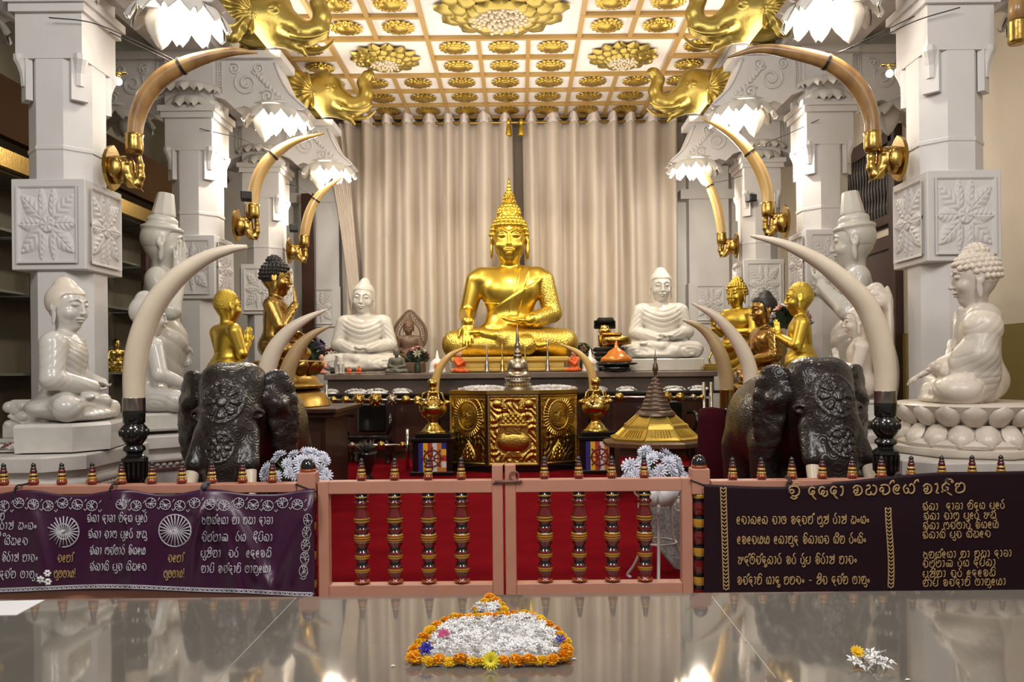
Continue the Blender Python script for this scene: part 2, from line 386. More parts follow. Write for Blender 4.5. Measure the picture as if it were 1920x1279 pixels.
def head(ears=1, smile=1.0):
    """origin at the head's centre, width .62, chin at -.45, crown at +.43, faces -Y"""
    h = [E((0, .03, .06), (.315, .36, .40), .05), E((0, -.07, -.2), (.235, .25, .25), .12), E((0, -.2, -.38), (.085, .075, .06), .08)]
    h += [Cc((0, -.335, .1), (0, -.392, -.1), .024, .036, .035), E((0, -.375, -.115), (.060, .042, .030), .025)]
    for s in (-1, 1):
        h += [Cc((s * .035, -.335, .12), (s * .12, -.325, .160), .014, .013, .03), Cc((s * .12, -.325, .160), (s * .22, -.245, .115), .013, .007, .03)]
        h += [E((s * .125, -.285, .055), (.082, .05, .042), .012), Su(E((s * .125, -.345, .03), (.075, .02, .007), .012))]
        h += [E((s * .17, -.21, -.12), (.09, .09, .09), .08), E((s * .05, -.33, -.215), (.06, .035, .02), .015)]
        if ears:
            h += [E((s * .325, .03, .03), (.035, .085, .15), .02, ry(s * -.12)), Su(E((s * .36, .01, .04), (.02, .04, .085), .02)), E((s * .335, .0, -.21), (.028, .05, .16), .03), ]
    h += [E((0, -.335, -.215), (.06, .035, .022), .015), E((0, -.325, -.265), (.062, .035, .024), .012), Su(Cc((-.1, -.36, -.238), (.1, -.36, -.238), .007, .007, .008))]
    return h
def curls(r0, zc, rows, rad, cx=(0, .04), rr=(.345, .395, .43), zlo=-.12, knob=None):
    """snail-curl hair as small balls on the skull ; returns prims round the head's centre"""
    out = []
    for j in range(rows):
        t = zlo + (1.5 - zlo) * j / (rows - 1); c, s = math.cos(t), math.sin(t); n = max(3, int(2 * PI * c * rr[0] / (rad * 1.75)))
        for i in range(n):
            a = 2 * PI * (i + .5 * (j % 2)) / n; x, y, z = rr[0] * c * math.cos(a), cx[1] + rr[1] * c * math.sin(a), .06 + rr[2] * s
            if y < -.1 and z < .27 - abs(x) * .35: continue
            if y < .12 and z < .02: continue
            out.append(E((x, y, z), (rad, rad, rad), .008))
    return out
def hair(style, m=None):
    cap = [E((0, .055, .10), (.338, .365, .40), .03), Su(Bx((0, -.42, -.12), (.5, .32, .36), .14, .05)), Su(Bx((0, .0, -.55), (.6, .6, .42), .05, .05))]
    if style == 'smooth': return [E((0, .055, .11), (.352, .385, .385), .03)] + cap[1:] + [E((0, .10, .42), (.20, .21, .14), .05), E((0, .10, .46), (.15, .16, .13), .05)]
    if style == 'tight': return cap
    if style == 'bun': return [E((0, .055, .11), (.350, .38, .375), .03)] + cap[1:] + [E((0, .09, .45), (.175, .18, .13), .04), E((0, .09, .53), (.12, .12, .09), .04)]
    if style == 'curls': return cap + curls(0, 0, 8, .052) + [E((0, .08, .45), (.19, .19, .15), .05)] + [E((.19 * math.cos(a) * c, .08 + .19 * math.sin(a) * c, .45 + .16 * s), (.045,) * 3, .008) for t in (.25, .7, 1.15, 1.55) for c, s in [(math.cos(t), math.sin(t))] for a in np.arange(0, 2 * PI, max(.5, .5 / max(c, .2)))]
    if style == 'spire':
        o = cap + curls(0, 0, 9, .045)
        o += [E((0, .06, .50), (.20, .20, .17), .05)] + [E((.2 * math.cos(a) * c, .06 + .2 * math.sin(a) * c, .48 + .2 * s), (.042,) * 3, .008) for t in (.1, .45, .8, 1.15) for c, s in [(math.cos(t), math.sin(t))] for a in np.arange(0, 2 * PI, .42)]
        return o
    if style == 'cap':   # tall stepped cap of the standing marble figures
        return [E((0, .055, .10), (.345, .37, .36), .03)] + cap[1:] + [E((0, .05, .27), (.36, .385, .10), .05), E((0, .06, .42), (.26, .28, .14), .05)]
    return cap
def spire():
    b = MB(); pr = [(.10, .60)]
    z = .60
    for i in range(8):
        r = .145 * (1 - i / 8.5) + .012; h = .078
        pr += [(r * .72, z + .005), (r, z + h * .35), (r * .95, z + h * .6), (r * .66, z + h * .95)]; z += h
    pr += [(.02, z), (.028, z + .04), (.006, z + .14)]
    b.lathe(pr, 20, c=(0, .06, 0))
    for i in range(5):   # small flame tongues round each tier
        zz = .63 + i * .078; r = .15 * (1 - i / 8.5)
        for k in range(10):
            a = 2 * PI * k / 10 + i * .3; b.lathe([(.022, 0), (.026, .02), (.003, .075)], 5, c=(r * math.cos(a), .06 + r * math.sin(a), zz))
    return b
HC = np.array([0, -.03, 2.22])     # head centre when seated
def torso(chest=1.0, waist=1.0):
    return [E((0, .02, .42), (.60, .46, .40), .1), E((0, .02, .85), (.44 * waist, .31, .5), .15), E((0, -.02, 1.27), (.56 * chest, .34, .42), .15), Cc((-.52, .03, 1.52), (.52, .03, 1.52), .2, .2, .12), Cc((0, .03, 1.55), (0, 0, 1.95), .185, .165, .1)]
def legs_lotus(k=.05, soles=True):
    o = []
    for s in (-1, 1): o += [Cc((s * .36, .0, .3), (s * .98, -.28, .27), .31, .25, .1)]
    o += [Cc((-.98, -.32, .25), (.3, -.72, .22), .22, .17, .06), Cc((.98, -.32, .27), (-.1, -.66, .36), .22, .16, .04), Cc((-.1, -.66, .36), (-.42, -.55, .42), .15, .12, .05)]
    o += [E((-.52, -.5, .47), (.26, .12, .07), .03, rz(.5)), E((.45, -.68, .22), (.25, .11, .1), .04)]
    return o
def arm(s, el, wr, r=(.19, .15, .11), sh=(.62, .05, 1.47)): return [Cc((s * sh[0], sh[1], sh[2]), el, r[0], r[1], .07), Cc(el, wr, r[1], r[2], .05)]
def ufolds(amp=.016, freq=5.2, z0=.62, z1=1.62, x1=.62, legs=True, arms=False, diag=False):
    def post(f, X, Y, Z):
        m = sstep(z0 - .08, z0 + .08, Z) * (1 - sstep(z1 - .1, z1 + .1, Z)) * (1 - sstep(x1 - .15, x1 + .1, np.abs(X))) * (1 - sstep(-.02, .14, Y))
        ph = Z - .62 * np.abs(X) ** 1.7 if not diag else Z * .75 + X * .55
        w = np.abs(np.sin(PI * freq * ph)); f = f - amp * m * (w ** .5 - .5)
        if legs:
            r = np.sqrt((np.abs(X) - .78) ** 2 * 1.2 + (Z - .18) ** 2 * 5); m2 = (1 - sstep(.5, .62, Z)) * sstep(.28, .5, np.abs(X)) * sstep(.02, .12, Z)
            f = f - amp * .9 * m2 * (np.abs(np.sin(PI * 4.2 * r)) ** .6 - .5)
        if arms:
            m3 = sstep(.60, .72, np.abs(X)) * sstep(.6, .7, Z) * (1 - sstep(1.35, 1.5, Z)); f = f - amp * .5 * m3 * (np.abs(np.sin(PI * 6.5 * (Z + np.abs(X) * .8 + Y * .6))) ** .6 - .5)
        return f
    return post
def lotus_base(R, z0, z1, n=16, y=.8, rows=2, waist=.78):
    """double lotus pedestal, elliptical, one mesh in MB ; petals as bulged shells"""
    b = MB(); H = z1 - z0
    b.lathe([(R * .98, z0), (R * 1.0, z0 + H * .08), (R * .98, z0 + H * .14), (R * .9, z0 + H * .2), (R * waist, z0 + H * .46), (R * waist, z0 + H * .54), (R * .9, z0 + H * .72), (R * .97, z0 + H * .94), (R * .93, z1)], 40, sq=y)
    for row in range(rows):
        zc = z0 + H * (.72 if row == 0 else .28); up = 1 if row == 0 else -1
        for i in range(n):
            a = 2 * PI * (i + .5 * row) / n; w = PI * R / n * .95; hh = H * .24
            v = []; f = []; NU, NV = 7, 6
            for jv in range(NV):
                tv = jv / (NV - 1); wid = w * math.sin(PI * (.18 + .72 * tv)) ** .6 if tv < .98 else w * .12
                for ju in range(NU):
                    tu = ju / (NU - 1) * 2 - 1; bul = (1 - tu * tu) * .10 * R * math.sin(PI * min(1, .15 + .8 * tv)) + R * (.80 + .19 * tv)
                    aa = a + tu * wid / R; v.append((bul * math.cos(aa), bul * y * math.sin(aa), zc + up * hh * (2 * tv - 1)))
            for jv in range(NV - 1):
                for ju in range(NU - 1):
                    q = (jv * NU + ju, jv * NU + ju + 1, (jv + 1) * NU + ju + 1, (jv + 1) * NU + ju); f.append(q if up > 0 else q[::-1])
            b.add(v, f)
    return b
def put_figure(t, body, m, hairp, hm, vox=.022, post=None, hvox=None, sm=1, ht=(0, 0, 0), hname='hair'):
    o = sdf_obj('body', body, vox, m, t, post, sm)
    if hairp: sdf_obj(hname, trp(hairp, HROT, HC + np.asarray(ht)), hvox or vox * .8, hm, t, None, sm)
    return o
HROT = I3
def set_head(yaw=0, pitch=0, tilt=0):
    global HROT; HROT = rz(yaw) @ rx(pitch) @ ry(tilt); return HROT
def headp(ht=(0, 0, 0), **k): return trp(head(**k), HROT, HC + np.asarray(ht))
# ================================================================ the hall
XC = -.22; CEIL = 6.9; YB = 16.95
def sbox(name, lo, hi, m, **k):
    lo = np.array(lo, float); hi = np.array(hi, float)
    return struct(MB().box((lo + hi) / 2, (hi - lo) / 2).obj(name, m, **k))
sbox('floor', (-9, -6, -.1), (9, 17.6, 0), mat('floor_stone', (.30, .27, .24), .25))
sbox('wall_back', (-6.6, 17.2, 0), (6, 17.4, 7.0), mat('back_wall_paint', (.66, .63, .60), .6))
sbox('wall_right', (5.62, 2, 2.02), (5.8, 17.4, 6.2), CREAMW)
sbox('trim_1', (5.60, 2, 0), (5.8, 17.4, 2.02), OLIVE)
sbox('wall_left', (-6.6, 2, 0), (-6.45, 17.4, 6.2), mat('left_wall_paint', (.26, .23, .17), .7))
sbox('ceiling', (-3.98, 9.6, CEIL), (3.55, 17.3, CEIL + .12), mat('ceiling_panel', (.78, .73, .68), .6))
AISLE = mat('aisle_ceiling_paint', (.55, .53, .49), .7)
sbox('ceiling_left', (-6.6, 4, 6.1), (-3.98, 17.3, 6.25), AISLE); sbox('ceiling_right', (3.55, 4, 6.1), (5.8, 17.3, 6.25), AISLE)
# entablature beams over both rows of columns
sbox('trim_2', (-4.80, 5.0, 5.86), (-3.99, 17.2, 6.9), STONE); sbox('trim_3', (3.56, 5.0, 5.86), (4.57, 17.2, 6.9), STONE)
# coffer lattice of the ceiling
lat = MB(); XL = [XC + .81 * (i - 3.5) for i in range(-1, 9)]; YL = [16.88 - .81 * j for j in range(0, 9)]
bw, bh = .034, .03; zc = CEIL - bh
def beam(x0, y0, x1, y1, w=bw):
    k = .004 if abs(x1 - x0) > abs(y1 - y0) else 0
    lat.box(((x0 + x1) / 2, (y0 + y1) / 2, zc - k), (abs(x1 - x0) / 2 + w - k, abs(y1 - y0) / 2 + w - .002 + k, bh))
for i in (0, 1, 3, 6, 8, 9): beam(XL[i], YL[0], XL[i], YL[8])
for i in (2, 7): beam(XL[i], YL[0], XL[i], YL[3]); beam(XL[i], YL[5], XL[i], YL[8])
for i in (4, 5): beam(XL[i], YL[0], XL[i], YL[5])
for j in (0, 1, 2, 3, 5, 8): beam(XL[0], YL[j], XL[9], YL[j])
for j in (4,): beam(XL[0], YL[j], XL[1], YL[j]); beam(XL[3], YL[j], XL[6], YL[j]); beam(XL[8], YL[j], XL[9], YL[j])
for j in (6, 7): beam(XL[0], YL[j], XL[3], YL[j]); beam(XL[6], YL[j], XL[9], YL[j])
struct(lat.obj('trim_4', mat('gilded_beam', (.46, .29, .09), .4, .3)))

# ---- lotus rosettes of the ceiling (hang face down; local +z points down from the ceiling after flip)
def rosette_mesh(R, n, dome, name, m, tiers=2):
    b = MB()
    for t in range(tiers):
        r0 = R * (.50 - .12 * t); r1 = R * (1 - .22 * t); zz = .02 + .02 * t * R / .3
        for i in range(n):
            a0 = 2 * PI * (i + .5 * t) / n; v = []; f = []; NU, NV = 5, 5
            for jv in range(NV):
                tv = jv / (NV - 1); r = r0 + (r1 - r0) * tv; w = (PI * R * 1.22 / n) * (math.sin(PI * (.30 + .68 * tv))) ** .7
                for ju in range(NU):
                    tu = ju / (NU - 1) * 2 - 1; a = a0 + tu * w / r; z = zz + R * .13 * math.sin(PI * tv * .8) - R * .06 * tu * tu - R * .02 * tv
                    v.append((r * math.cos(a), r * math.sin(a), -z))
            for jv in range(NV - 1):
                for ju in range(NU - 1): q = (jv * NU + ju, (jv + 1) * NU + ju, (jv + 1) * NU + ju + 1, jv * NU + ju + 1); f.append(q)
            b.add(v, f)
    b.lathe([(R * .62, 0), (R * .66, -.03), (R * .60, -.05 - R * .05)], 24)
    return b.mesh(name, m, True)
def dome_mesh(R, name, m): b = MB(); b.lathe([(R * .66, 0), (R * .62, -R * .14), (R * .5, -R * .18), (R * .46, -R * .15), (R * .40, -R * .18), (R * .25, -R * .24), (R * .01, -R * .27)], 24); return b.mesh(name, m, True)
ROS = rosette_mesh(.262, 16, .1, 'petals', GOLDC); ROSD = dome_mesh(.262, 'seed_boss', GOLDC)
ORD = ['first', 'second', 'third', 'fourth', 'fifth', 'sixth', 'seventh', 'eighth', 'ninth']
ROWN = ['nearest the curtain', 'second from the curtain', 'third from the curtain', 'fourth from the curtain', 'fifth from the curtain', 'sixth from the curtain', 'seventh from the curtain']
def rosette(i, j, n, tot):
    x = (XL[i] + XL[i + 1]) / 2; y = (YL[j] + YL[j + 1]) / 2
    pos = ORD[n] + ' from left' if n < tot - 1 else 'last on the right'
    t = thing('lotus_rosette', 'small gilded lotus rosette in ceiling row %s, %s' % (ROWN[j], pos), 'ceiling rosette', (x, y, CEIL - .001), random.uniform(0, .3), 'small gilded ceiling rosettes')
    link('petals', ROS, t); link('seed_boss', ROSD, t)
for j in range(7):
    cells = list(range(9)) if j < 3 else ([0, 3, 4, 5, 8] if j < 5 else [1, 2, 6, 7])
    for n, i in enumerate(cells): rosette(i, j, n, len(cells))
def drops(R, z, n, rad, name):
    b = MB()
    for k in range(n):
        r = R * math.sqrt((k + .5) / n); a = k * 2.399; L = z + random.uniform(0, .05); x, y = r * math.cos(a), r * math.sin(a)
        b.lathe([(rad * .5, -L - rad * 2.6), (rad, -L - rad * 2), (rad, -L - rad * .4), (rad * .4, -L), (rad * .15, -.05)], 8, c=(x, y, 0))
    return b
def big_rosette(x, y, R, label, n, nd, rad, tiers):
    t = thing('lotus_chandelier', label, 'chandelier', (x, y, CEIL - .001))
    link('petals', rosette_mesh(R, n, .2, 'big_petals', GOLDF, tiers), t)
    dd = drops(R * .46, R * .14, min(nd, 95), rad, 'd'); o = dd.obj('crystal_drops', CRYST, t, True); o['kind'] = 'stuff'
yM = (YL[3] + YL[5]) / 2
big_rosette((XL[1] + XL[3]) / 2, yM, .60, 'medium gilded lotus lamp with glass drops, left of the central chandelier', 14, 90, .022, 3)
big_rosette((XL[6] + XL[8]) / 2, yM, .60, 'medium gilded lotus lamp with glass drops, right of the central chandelier', 14, 90, .022, 3)
big_rosette((XL[3] + XL[6]) / 2, (YL[5] + YL[8]) / 2 + .1, 1.0, 'very large gilded lotus chandelier with crystal tubes at the ceiling centre', 14, 95, .036, 3)

# ---- carved relief panel (height field): eight acanthus leaves round a flower
def leaf_h(u, v, ax, ay, ang, L, W):
    c, s = math.cos(ang), math.sin(ang); x = (u - ax) * c + (v - ay) * s; y = -(u - ax) * s + (v - ay) * c
    t = np.clip(x / L, 0, 1); w = W * np.sin(PI * t ** .8) ** .8 + 1e-4; q = np.abs(y) / w
    body = np.clip(1 - q ** 2.5, 0, 1) * ((x > 0) & (x < L)); vein = .35 * np.abs(np.sin(x / L * 15 - np.abs(y) / W * 4)); rib = .5 * np.exp(-(y / (W * .13)) ** 2)
    return body * (.62 + vein + .0) - .45 * body * np.exp(-(y / (W * .07)) ** 2) + .25 * body * rib
def panel_relief(nx=92, ny=112):
    u, v = np.meshgrid(np.linspace(-1, 1, nx), np.linspace(-1.15, 1.15, ny), indexing='ij'); h = np.zeros_like(u)
    for k in range(4):
        a = PI / 4 + k * PI / 2; h = np.maximum(h, leaf_h(u, v, .22 * math.cos(a), .22 * math.sin(a), a + .0, .98, .30))
    for a in (0, PI): h = np.maximum(h, leaf_h(u, v, .2 * math.cos(a), 0, a, .75, .27))
    for a, o in ((PI / 2, .14), (PI / 2, -.14), (-PI / 2, .14), (-PI / 2, -.14)): h = np.maximum(h, leaf_h(u, v, o * 1.1, math.copysign(.2, a), a - o * .4 * (1 if a > 0 else -1), .85, .16))
    r = np.hypot(u, v); h = np.maximum(h, (r < .24) * (.9 + .25 * np.cos(6 * np.arctan2(v, u)) * np.sin(PI * r / .24)))
    fr = np.maximum(np.abs(u) / 1.0, np.abs(v) / 1.15); h = np.where(fr > .93, .9, h); return u, v, h
PU, PV, PH = panel_relief()
def height_mesh(name, u, v, h, w, hgt, depth, m):
    nx, ny = h.shape; x = (u - u.min()) / (u.max() - u.min()) * w - w / 2; z = (v - v.min()) / (v.max() - v.min()) * hgt - hgt / 2
    V = np.stack([x, -depth * h, z], -1).reshape(-1, 3); i, j = np.meshgrid(np.arange(nx - 1), np.arange(ny - 1), indexing='ij'); a = (i * ny + j).ravel()
    return fmesh(name, V, np.stack([a, a + ny, a + ny + 1, a + 1], 1), m)
PANEL = height_mesh('carved_panel', PU, PV, PH, .58, .74, .030, STONE)

# ---- column (local origin on the floor at its centre)
def petal_ring(b, c, rx_, ry_, n, L, droop, w, a0=0, a1=2 * PI, thick=.02):
    for i in range(n):
        a = a0 + (a1 - a0) * (i + .5) / n; ca, sa = math.cos(a), math.sin(a); v = []; NU, NV = 7, 6
        for side in (0, 1):
            for jv in range(NV):
                tv = jv / (NV - 1); out = L * (tv ** .8) * .55; zz = -droop * tv + .10 * L * math.sin(PI * tv) ; ww = w * math.sin(PI * (.32 + .66 * tv)) ** .55
                for ju in range(NU):
                    tu = ju / (NU - 1) * 2 - 1; curl = .25 * w * (tu * tu)
                    rr = out - curl - side * thick; v.append((c[0] + (rx_ + rr) * ca - sa * tu * ww, c[1] + (ry_ + rr) * sa + ca * tu * ww, c[2] + zz - .12 * L * tv * tv * (tu * tu)))
        f = []
        for side in (0, 1):
            for jv in range(NV - 1):
                for ju in range(NU - 1):
                    o = side * NU * NV; q = (o + jv * NU + ju, o + jv * NU + ju + 1, o + (jv + 1) * NU + ju + 1, o + (jv + 1) * NU + ju); f.append(q if side == 0 else q[::-1])
        b.add(v, f)
BRP = [(0, 5.80), (.0, 5.30), (.18, 5.24), (.30, 5.12), (.42, 5.16), (.58, 5.10), (.80, 5.12), (1.22, 5.10), (1.27, 5.13), (1.18, 5.20), (1.08, 5.29), (1.0, 5.40), (.94, 5.52), (.90, 5.63), (.86, 5.72), (.82, 5.80)]
def spiral(cx, cz, r, turns, a0, sgn=1, n=28):
    return [(cx + sgn * r * (1 - t * .82) * math.cos(a0 + turns * 2 * PI * t), 0, cz + r * (1 - t * .82) * math.sin(a0 + turns * 2 * PI * t)) for t in np.linspace(0, 1, n)]
def carving():
    b = MB()
    P0 = [(.10, .70), (.14, 5.62)]
    for cx, cz, r, a0, sg in ((.46, 5.46, .16, 2.4, 1), (.74, 5.28, .10, .5, -1), (.62, 5.66, .09, 3.5, 1), (.30, 5.66, .08, 1, -1)):
        p = np.array(spiral(cx, cz, r, 1.6, a0, sg)); b.tube(p, np.linspace(.016, .024, len(p)), 6)
    for k in range(9): t = k / 8; b.ball((.60 + .34 * t ** 1.3, 0, 5.62 - .36 * t), (.03, .02, .045), 8)
    for k in range(11): b.ball((.10, 0, 5.34 + .04 * k), (.018, .012, .017), 6)
    for s in (0, 1): b.box(((.07, .13)[s], 0, 5.55), (.008, .012, .22))
    b.tube([(1.24, 0, 5.14), (1.13, 0, 5.24), (1.04, 0, 5.33), (.97, 0, 5.44), (.91, 0, 5.57), (.84, 0, 5.74)], .018, 6)
    for k in range(8): a = 2 * PI * k / 8; b.ball((.86 + .07 * math.cos(a), 0, 5.21 + .05 * math.sin(a)), (.035, .015, .028), 8)
    return b
CARV = carving().mesh('scroll_carving', STONE, True)
def oct_(ap, z0, z1): r = ap / math.cos(PI / 8); return [(r, z0), (r, z1)]
def column(x, y, label, hw=.35, rad=.31):
    t = thing('temple_column', label, 'column', (x, y, 0), 0, 'white carved columns')
    lo = MB(); lo.lathe(oct_(rad, 0, 2.54), 8, rot0=PI / 8); lo.obj('lower_shaft', STONE, t)
    bk = MB(); bk.box((0, 0, 2.97), (hw, hw, .43), bev=.008); k = bk.obj('carved_block', STONE, t)
    for a in range(4):
        link('carved_panel', PANEL, k, rz(a * PI / 2) @ np.array([0, -hw - .001, 2.97]), (0, 0, a * PI / 2), (hw / .35,) * 3)
    up = MB(); up.lathe([(rad / math.cos(PI / 8) * q, z) for q, z in ((1, 3.40), (1.0, 3.68), (1.03, 3.69), (1.03, 3.72), (1, 3.73), (1, 4.58))], 8, rot0=PI / 8)
    up.box((0, 0, 5.2), (rad * 1.02, rad * 1.02, .65)); up.obj('upper_shaft', STONE, t)
    cb = MB()
    for sx in (-1, 1):   # small scroll corbels where the octagon turns square
        for sy in (-1, 1):
            p = np.array([(0, 0, 0), (.02, 0, .12), (.06, 0, .2), (.10, 0, .25), (.10, 0, .29)]); a = math.atan2(sy, sx)
            R = rz(a); base = np.array([sx * rad * .80, sy * rad * .80, 4.30]); cb.tube([base + R @ (q * (.55, 1, 1)) for q in p], [.05, .05, .055, .06, .06], 8)
            cb.box(base + (0, 0, .06), (.075, .03, .2), rz=a + PI / 2)
    cb.obj('corbel', STONE, t)
    cp = MB(); cp.box((0, 0, 5.02), (rad * 1.15, rad * 1.15, .04)); cp.box((0, 0, 5.10), (rad * 1.25, rad * 1.25, .04)); cp.box((0, 0, 5.82), (hw * 1.1, hw * 1.1, .05)); cp.obj('capital_moulding', STONE, t)
    for s in (1, -1):    # great scroll brackets towards the nave and the aisle
        br = MB(); br.prism([(px * s * 1.0 + s * rad, z) for px, z in BRP][::s], -.26, .26); br.box((s * (rad + .45), 0, 5.83), (.50, .34, .05))
        o = br.obj('scroll_bracket', STONE, t, True); autosmooth(o, 40)
        for fy in (-1, 1): link('scroll_carving', CARV, o, (s * rad, fy * .265, 0), None, (s, 1, 1))
        pr = MB(); petal_ring(pr, (s * (rad + .80), 0, 5.16), .30, .34, 11, .34, .17, .13); pr.lathe([(.30, 5.17), (.36, 5.2), (.3, 5.23)], 16, c=(s * (rad + .80), 0, 0)); pr.obj('lotus_petals', MARBLE, t, True)
    pr = MB(); petal_ring(pr, (0, -.1, 5.45), .30, .28, 7, .36, .12, .14, PI * 1.02, PI * 1.98); petal_ring(pr, (0, -.05, 5.30), .28, .28, 6, .3, .16, .13, PI * 1.05, PI * 1.95); pr.obj('capital_petals', MARBLE, t, True)
    bd = MB(); sp = rad + .62
    for s in (1, -1): bd.lathe([(.005, 4.74), (.06, 4.80), (.13, 4.92), (.16, 5.02), (.12, 5.12), (.10, 5.2)], 14, c=(s * sp, 0, 0))
    bd.obj('lotus_bud', MARBLE, t, True)
    return t
COLN = {}
for key, x, y, lab in (('l1', -4.44, 7.9, 'tall white carved column at far left, the nearest, behind the seated marble Buddha'), ('l2', -4.44, 11.1, 'white carved column behind the tall standing marble figure on the left'), ('l3', -4.44, 14.1, 'white carved column left, farthest back, behind the black-haired gold statue'),
                       ('r1', 4.21, 7.9, 'tall white carved column at far right, behind the curly-haired marble Buddha'), ('r2', 4.21, 11.1, 'white carved column behind the tall standing marble figure on the right'), ('r3', 4.21, 14.1, 'white carved column right, farthest back, behind the gold praying monk')):
    COLN[key] = column(x, y, lab)
# pilasters at the back wall with relief panels
for n, (x, lab) in enumerate(((-4.22, 'white wall pilaster with carved panel left of the curtain'), (4.02, 'white wall pilaster with carved panel right of the curtain'))):
    t = thing('wall_pilaster', lab, 'pilaster', (x, 17.05, 0))
    MB().box((0, 0, 2.9), (.42, .15, 2.9)).box((0, -.02, 2.9), (.45, .17, .42)).box((0, 0, 5.2), (.6, .2, .10)).obj('shaft', STONE, t)
    link('carved_panel', PANEL, t, (0, -.191, 2.9))
# dark posts beside the back wall
T(MB().box(P(580, 590, 16.5) * (1, 1, 0) + (0, 0, 2.6), (.13, .08, 2.6), bev=.01).obj('wooden_post', WOODD), 'dark brown wooden post standing left of the curtain', 'post')

# ---- right wall: dark lattice door ; left aisle: display cases with fascia
d1 = thing('door_1', 'dark carved wooden door with spindle lattice in right wall', 'door', (5.56, 13.0, 0)); d1['kind'] = 'structure'
b = MB()
for yy in (-1.2, 1.2): b.box((0, yy, 2.55), (.06, .10, 2.55))
b.box((0, 0, 5.0), (.06, 1.2, .12)); b.box((0, 0, 3.4), (.05, 1.2, .10)); b.box((.02, 0, 1.7), (.03, 1.2, 1.7)); b.box((0, 0, 2.2), (.05, 1.2, .07)); b.box((0, 0, 3.75), (.055, 1.2, .06))
b.obj('door_frame', WOODD, d1)
b = MB(); b.box((.05, 0, 4.3), (.01, 1.15, .65))
for i in range(22):
    yy = -1.1 + 2.2 * i / 21; b.lathe([(.018, 3.75), (.035, 3.95), (.018, 4.1), (.035, 4.3), (.018, 4.5), (.035, 4.7), (.018, 4.9)], 8, c=(-.01, yy, 0))
b.obj('spindle_lattice', mat('lattice_wood', (.022, .014, .010), .5), d1)
T(MB().box((-5.68, 9.6, 4.5), (.06, 5.0, .33)).obj('fascia_board', WOODF), 'plain brown wooden fascia board along left aisle above display cases', 'fascia')
T(MB().box((-5.72, 9.6, 3.95), (.05, 5.0, .10)).obj('gilded_rail', BRONZE), 'gilded bronze strip below the brown fascia board', 'rail')
for n, yy in enumerate((8.2, 11.0, 13.8)):
    lab = ['dark wooden display case at far left edge holding gilt figures', 'dark wooden display case between the nearest and second left columns', 'dark wooden display case far back behind the left columns'][n]
    t = thing('display_case', lab, 'display case', (-6.1, yy, 0), 0, 'display cases along the left aisle')
    b = MB(); b.box((-.30, 0, 2.0), (.02, 1.38, 1.95)); b.box((0, 0, .25), (.32, 1.38, .25)); b.box((0, 0, 3.88), (.32, 1.38, .06)); b.obj('cabinet', mat('case_lining', (.10, .085, .055), .7), t)
    b = MB()
    for y2 in (-1.34, 0, 1.34): b.box((.33, y2, 2.1), (.04, .05, 1.85))
    b.box((.33, 0, .45), (.045, 1.38, .06)); b.obj('case_frame', WOODD, t)
    for zz in (1.55, 2.5, 3.2): MB().box((-.02, 0, zz), (.28, 1.3, .015)).obj('shelf', mat('shelf_glass_green', (.16, .17, .14), .2), t)

# ---- carpet, altar
T(MB().box((-.15, 9.6, .006), (3.3, 4.3, .006)).obj('carpet', CARPET), 'plain red carpet covering the floor behind the gate', 'carpet')
t = thing('altar_table', 'long dark wooden altar table carrying the large gold Buddha', 'altar', (-.05, 15.2, 0))
xa, xb = P(608, 700, 14)[0] + .05, P(1345, 700, 14)[0] + .05; xm = (xa + xb) / 2; xh = (xb - xa) / 2
MB().box((xm, 0, 1.44), (xh, 1.25, .05), bev=.012).obj('top_board', WOODG, t)
MB().box((xm, .03, 1.27), (xh - .05, 1.2, .12)).obj('upper_front', mat('altar_brown', (.055, .034, .026), .4), t)
MB().box((xm, -.55, 1.13), (xh - .03, .95, .025), bev=.008).obj('lower_ledge', BLACK, t)
MB().box((xm, .0, .55), (xh - .15, 1.2, .55)).obj('body', WOODD, t)
b = MB()
for i in range(7): b.box((xm - xh + .6 + i * (2 * xh - 1.2) / 6, -1.215, .55), (.32, .02, .42), bev=.015)
b.obj('front_panels', mat('altar_panel_wood', (.05, .018, .012), .25, coat=.3), t)

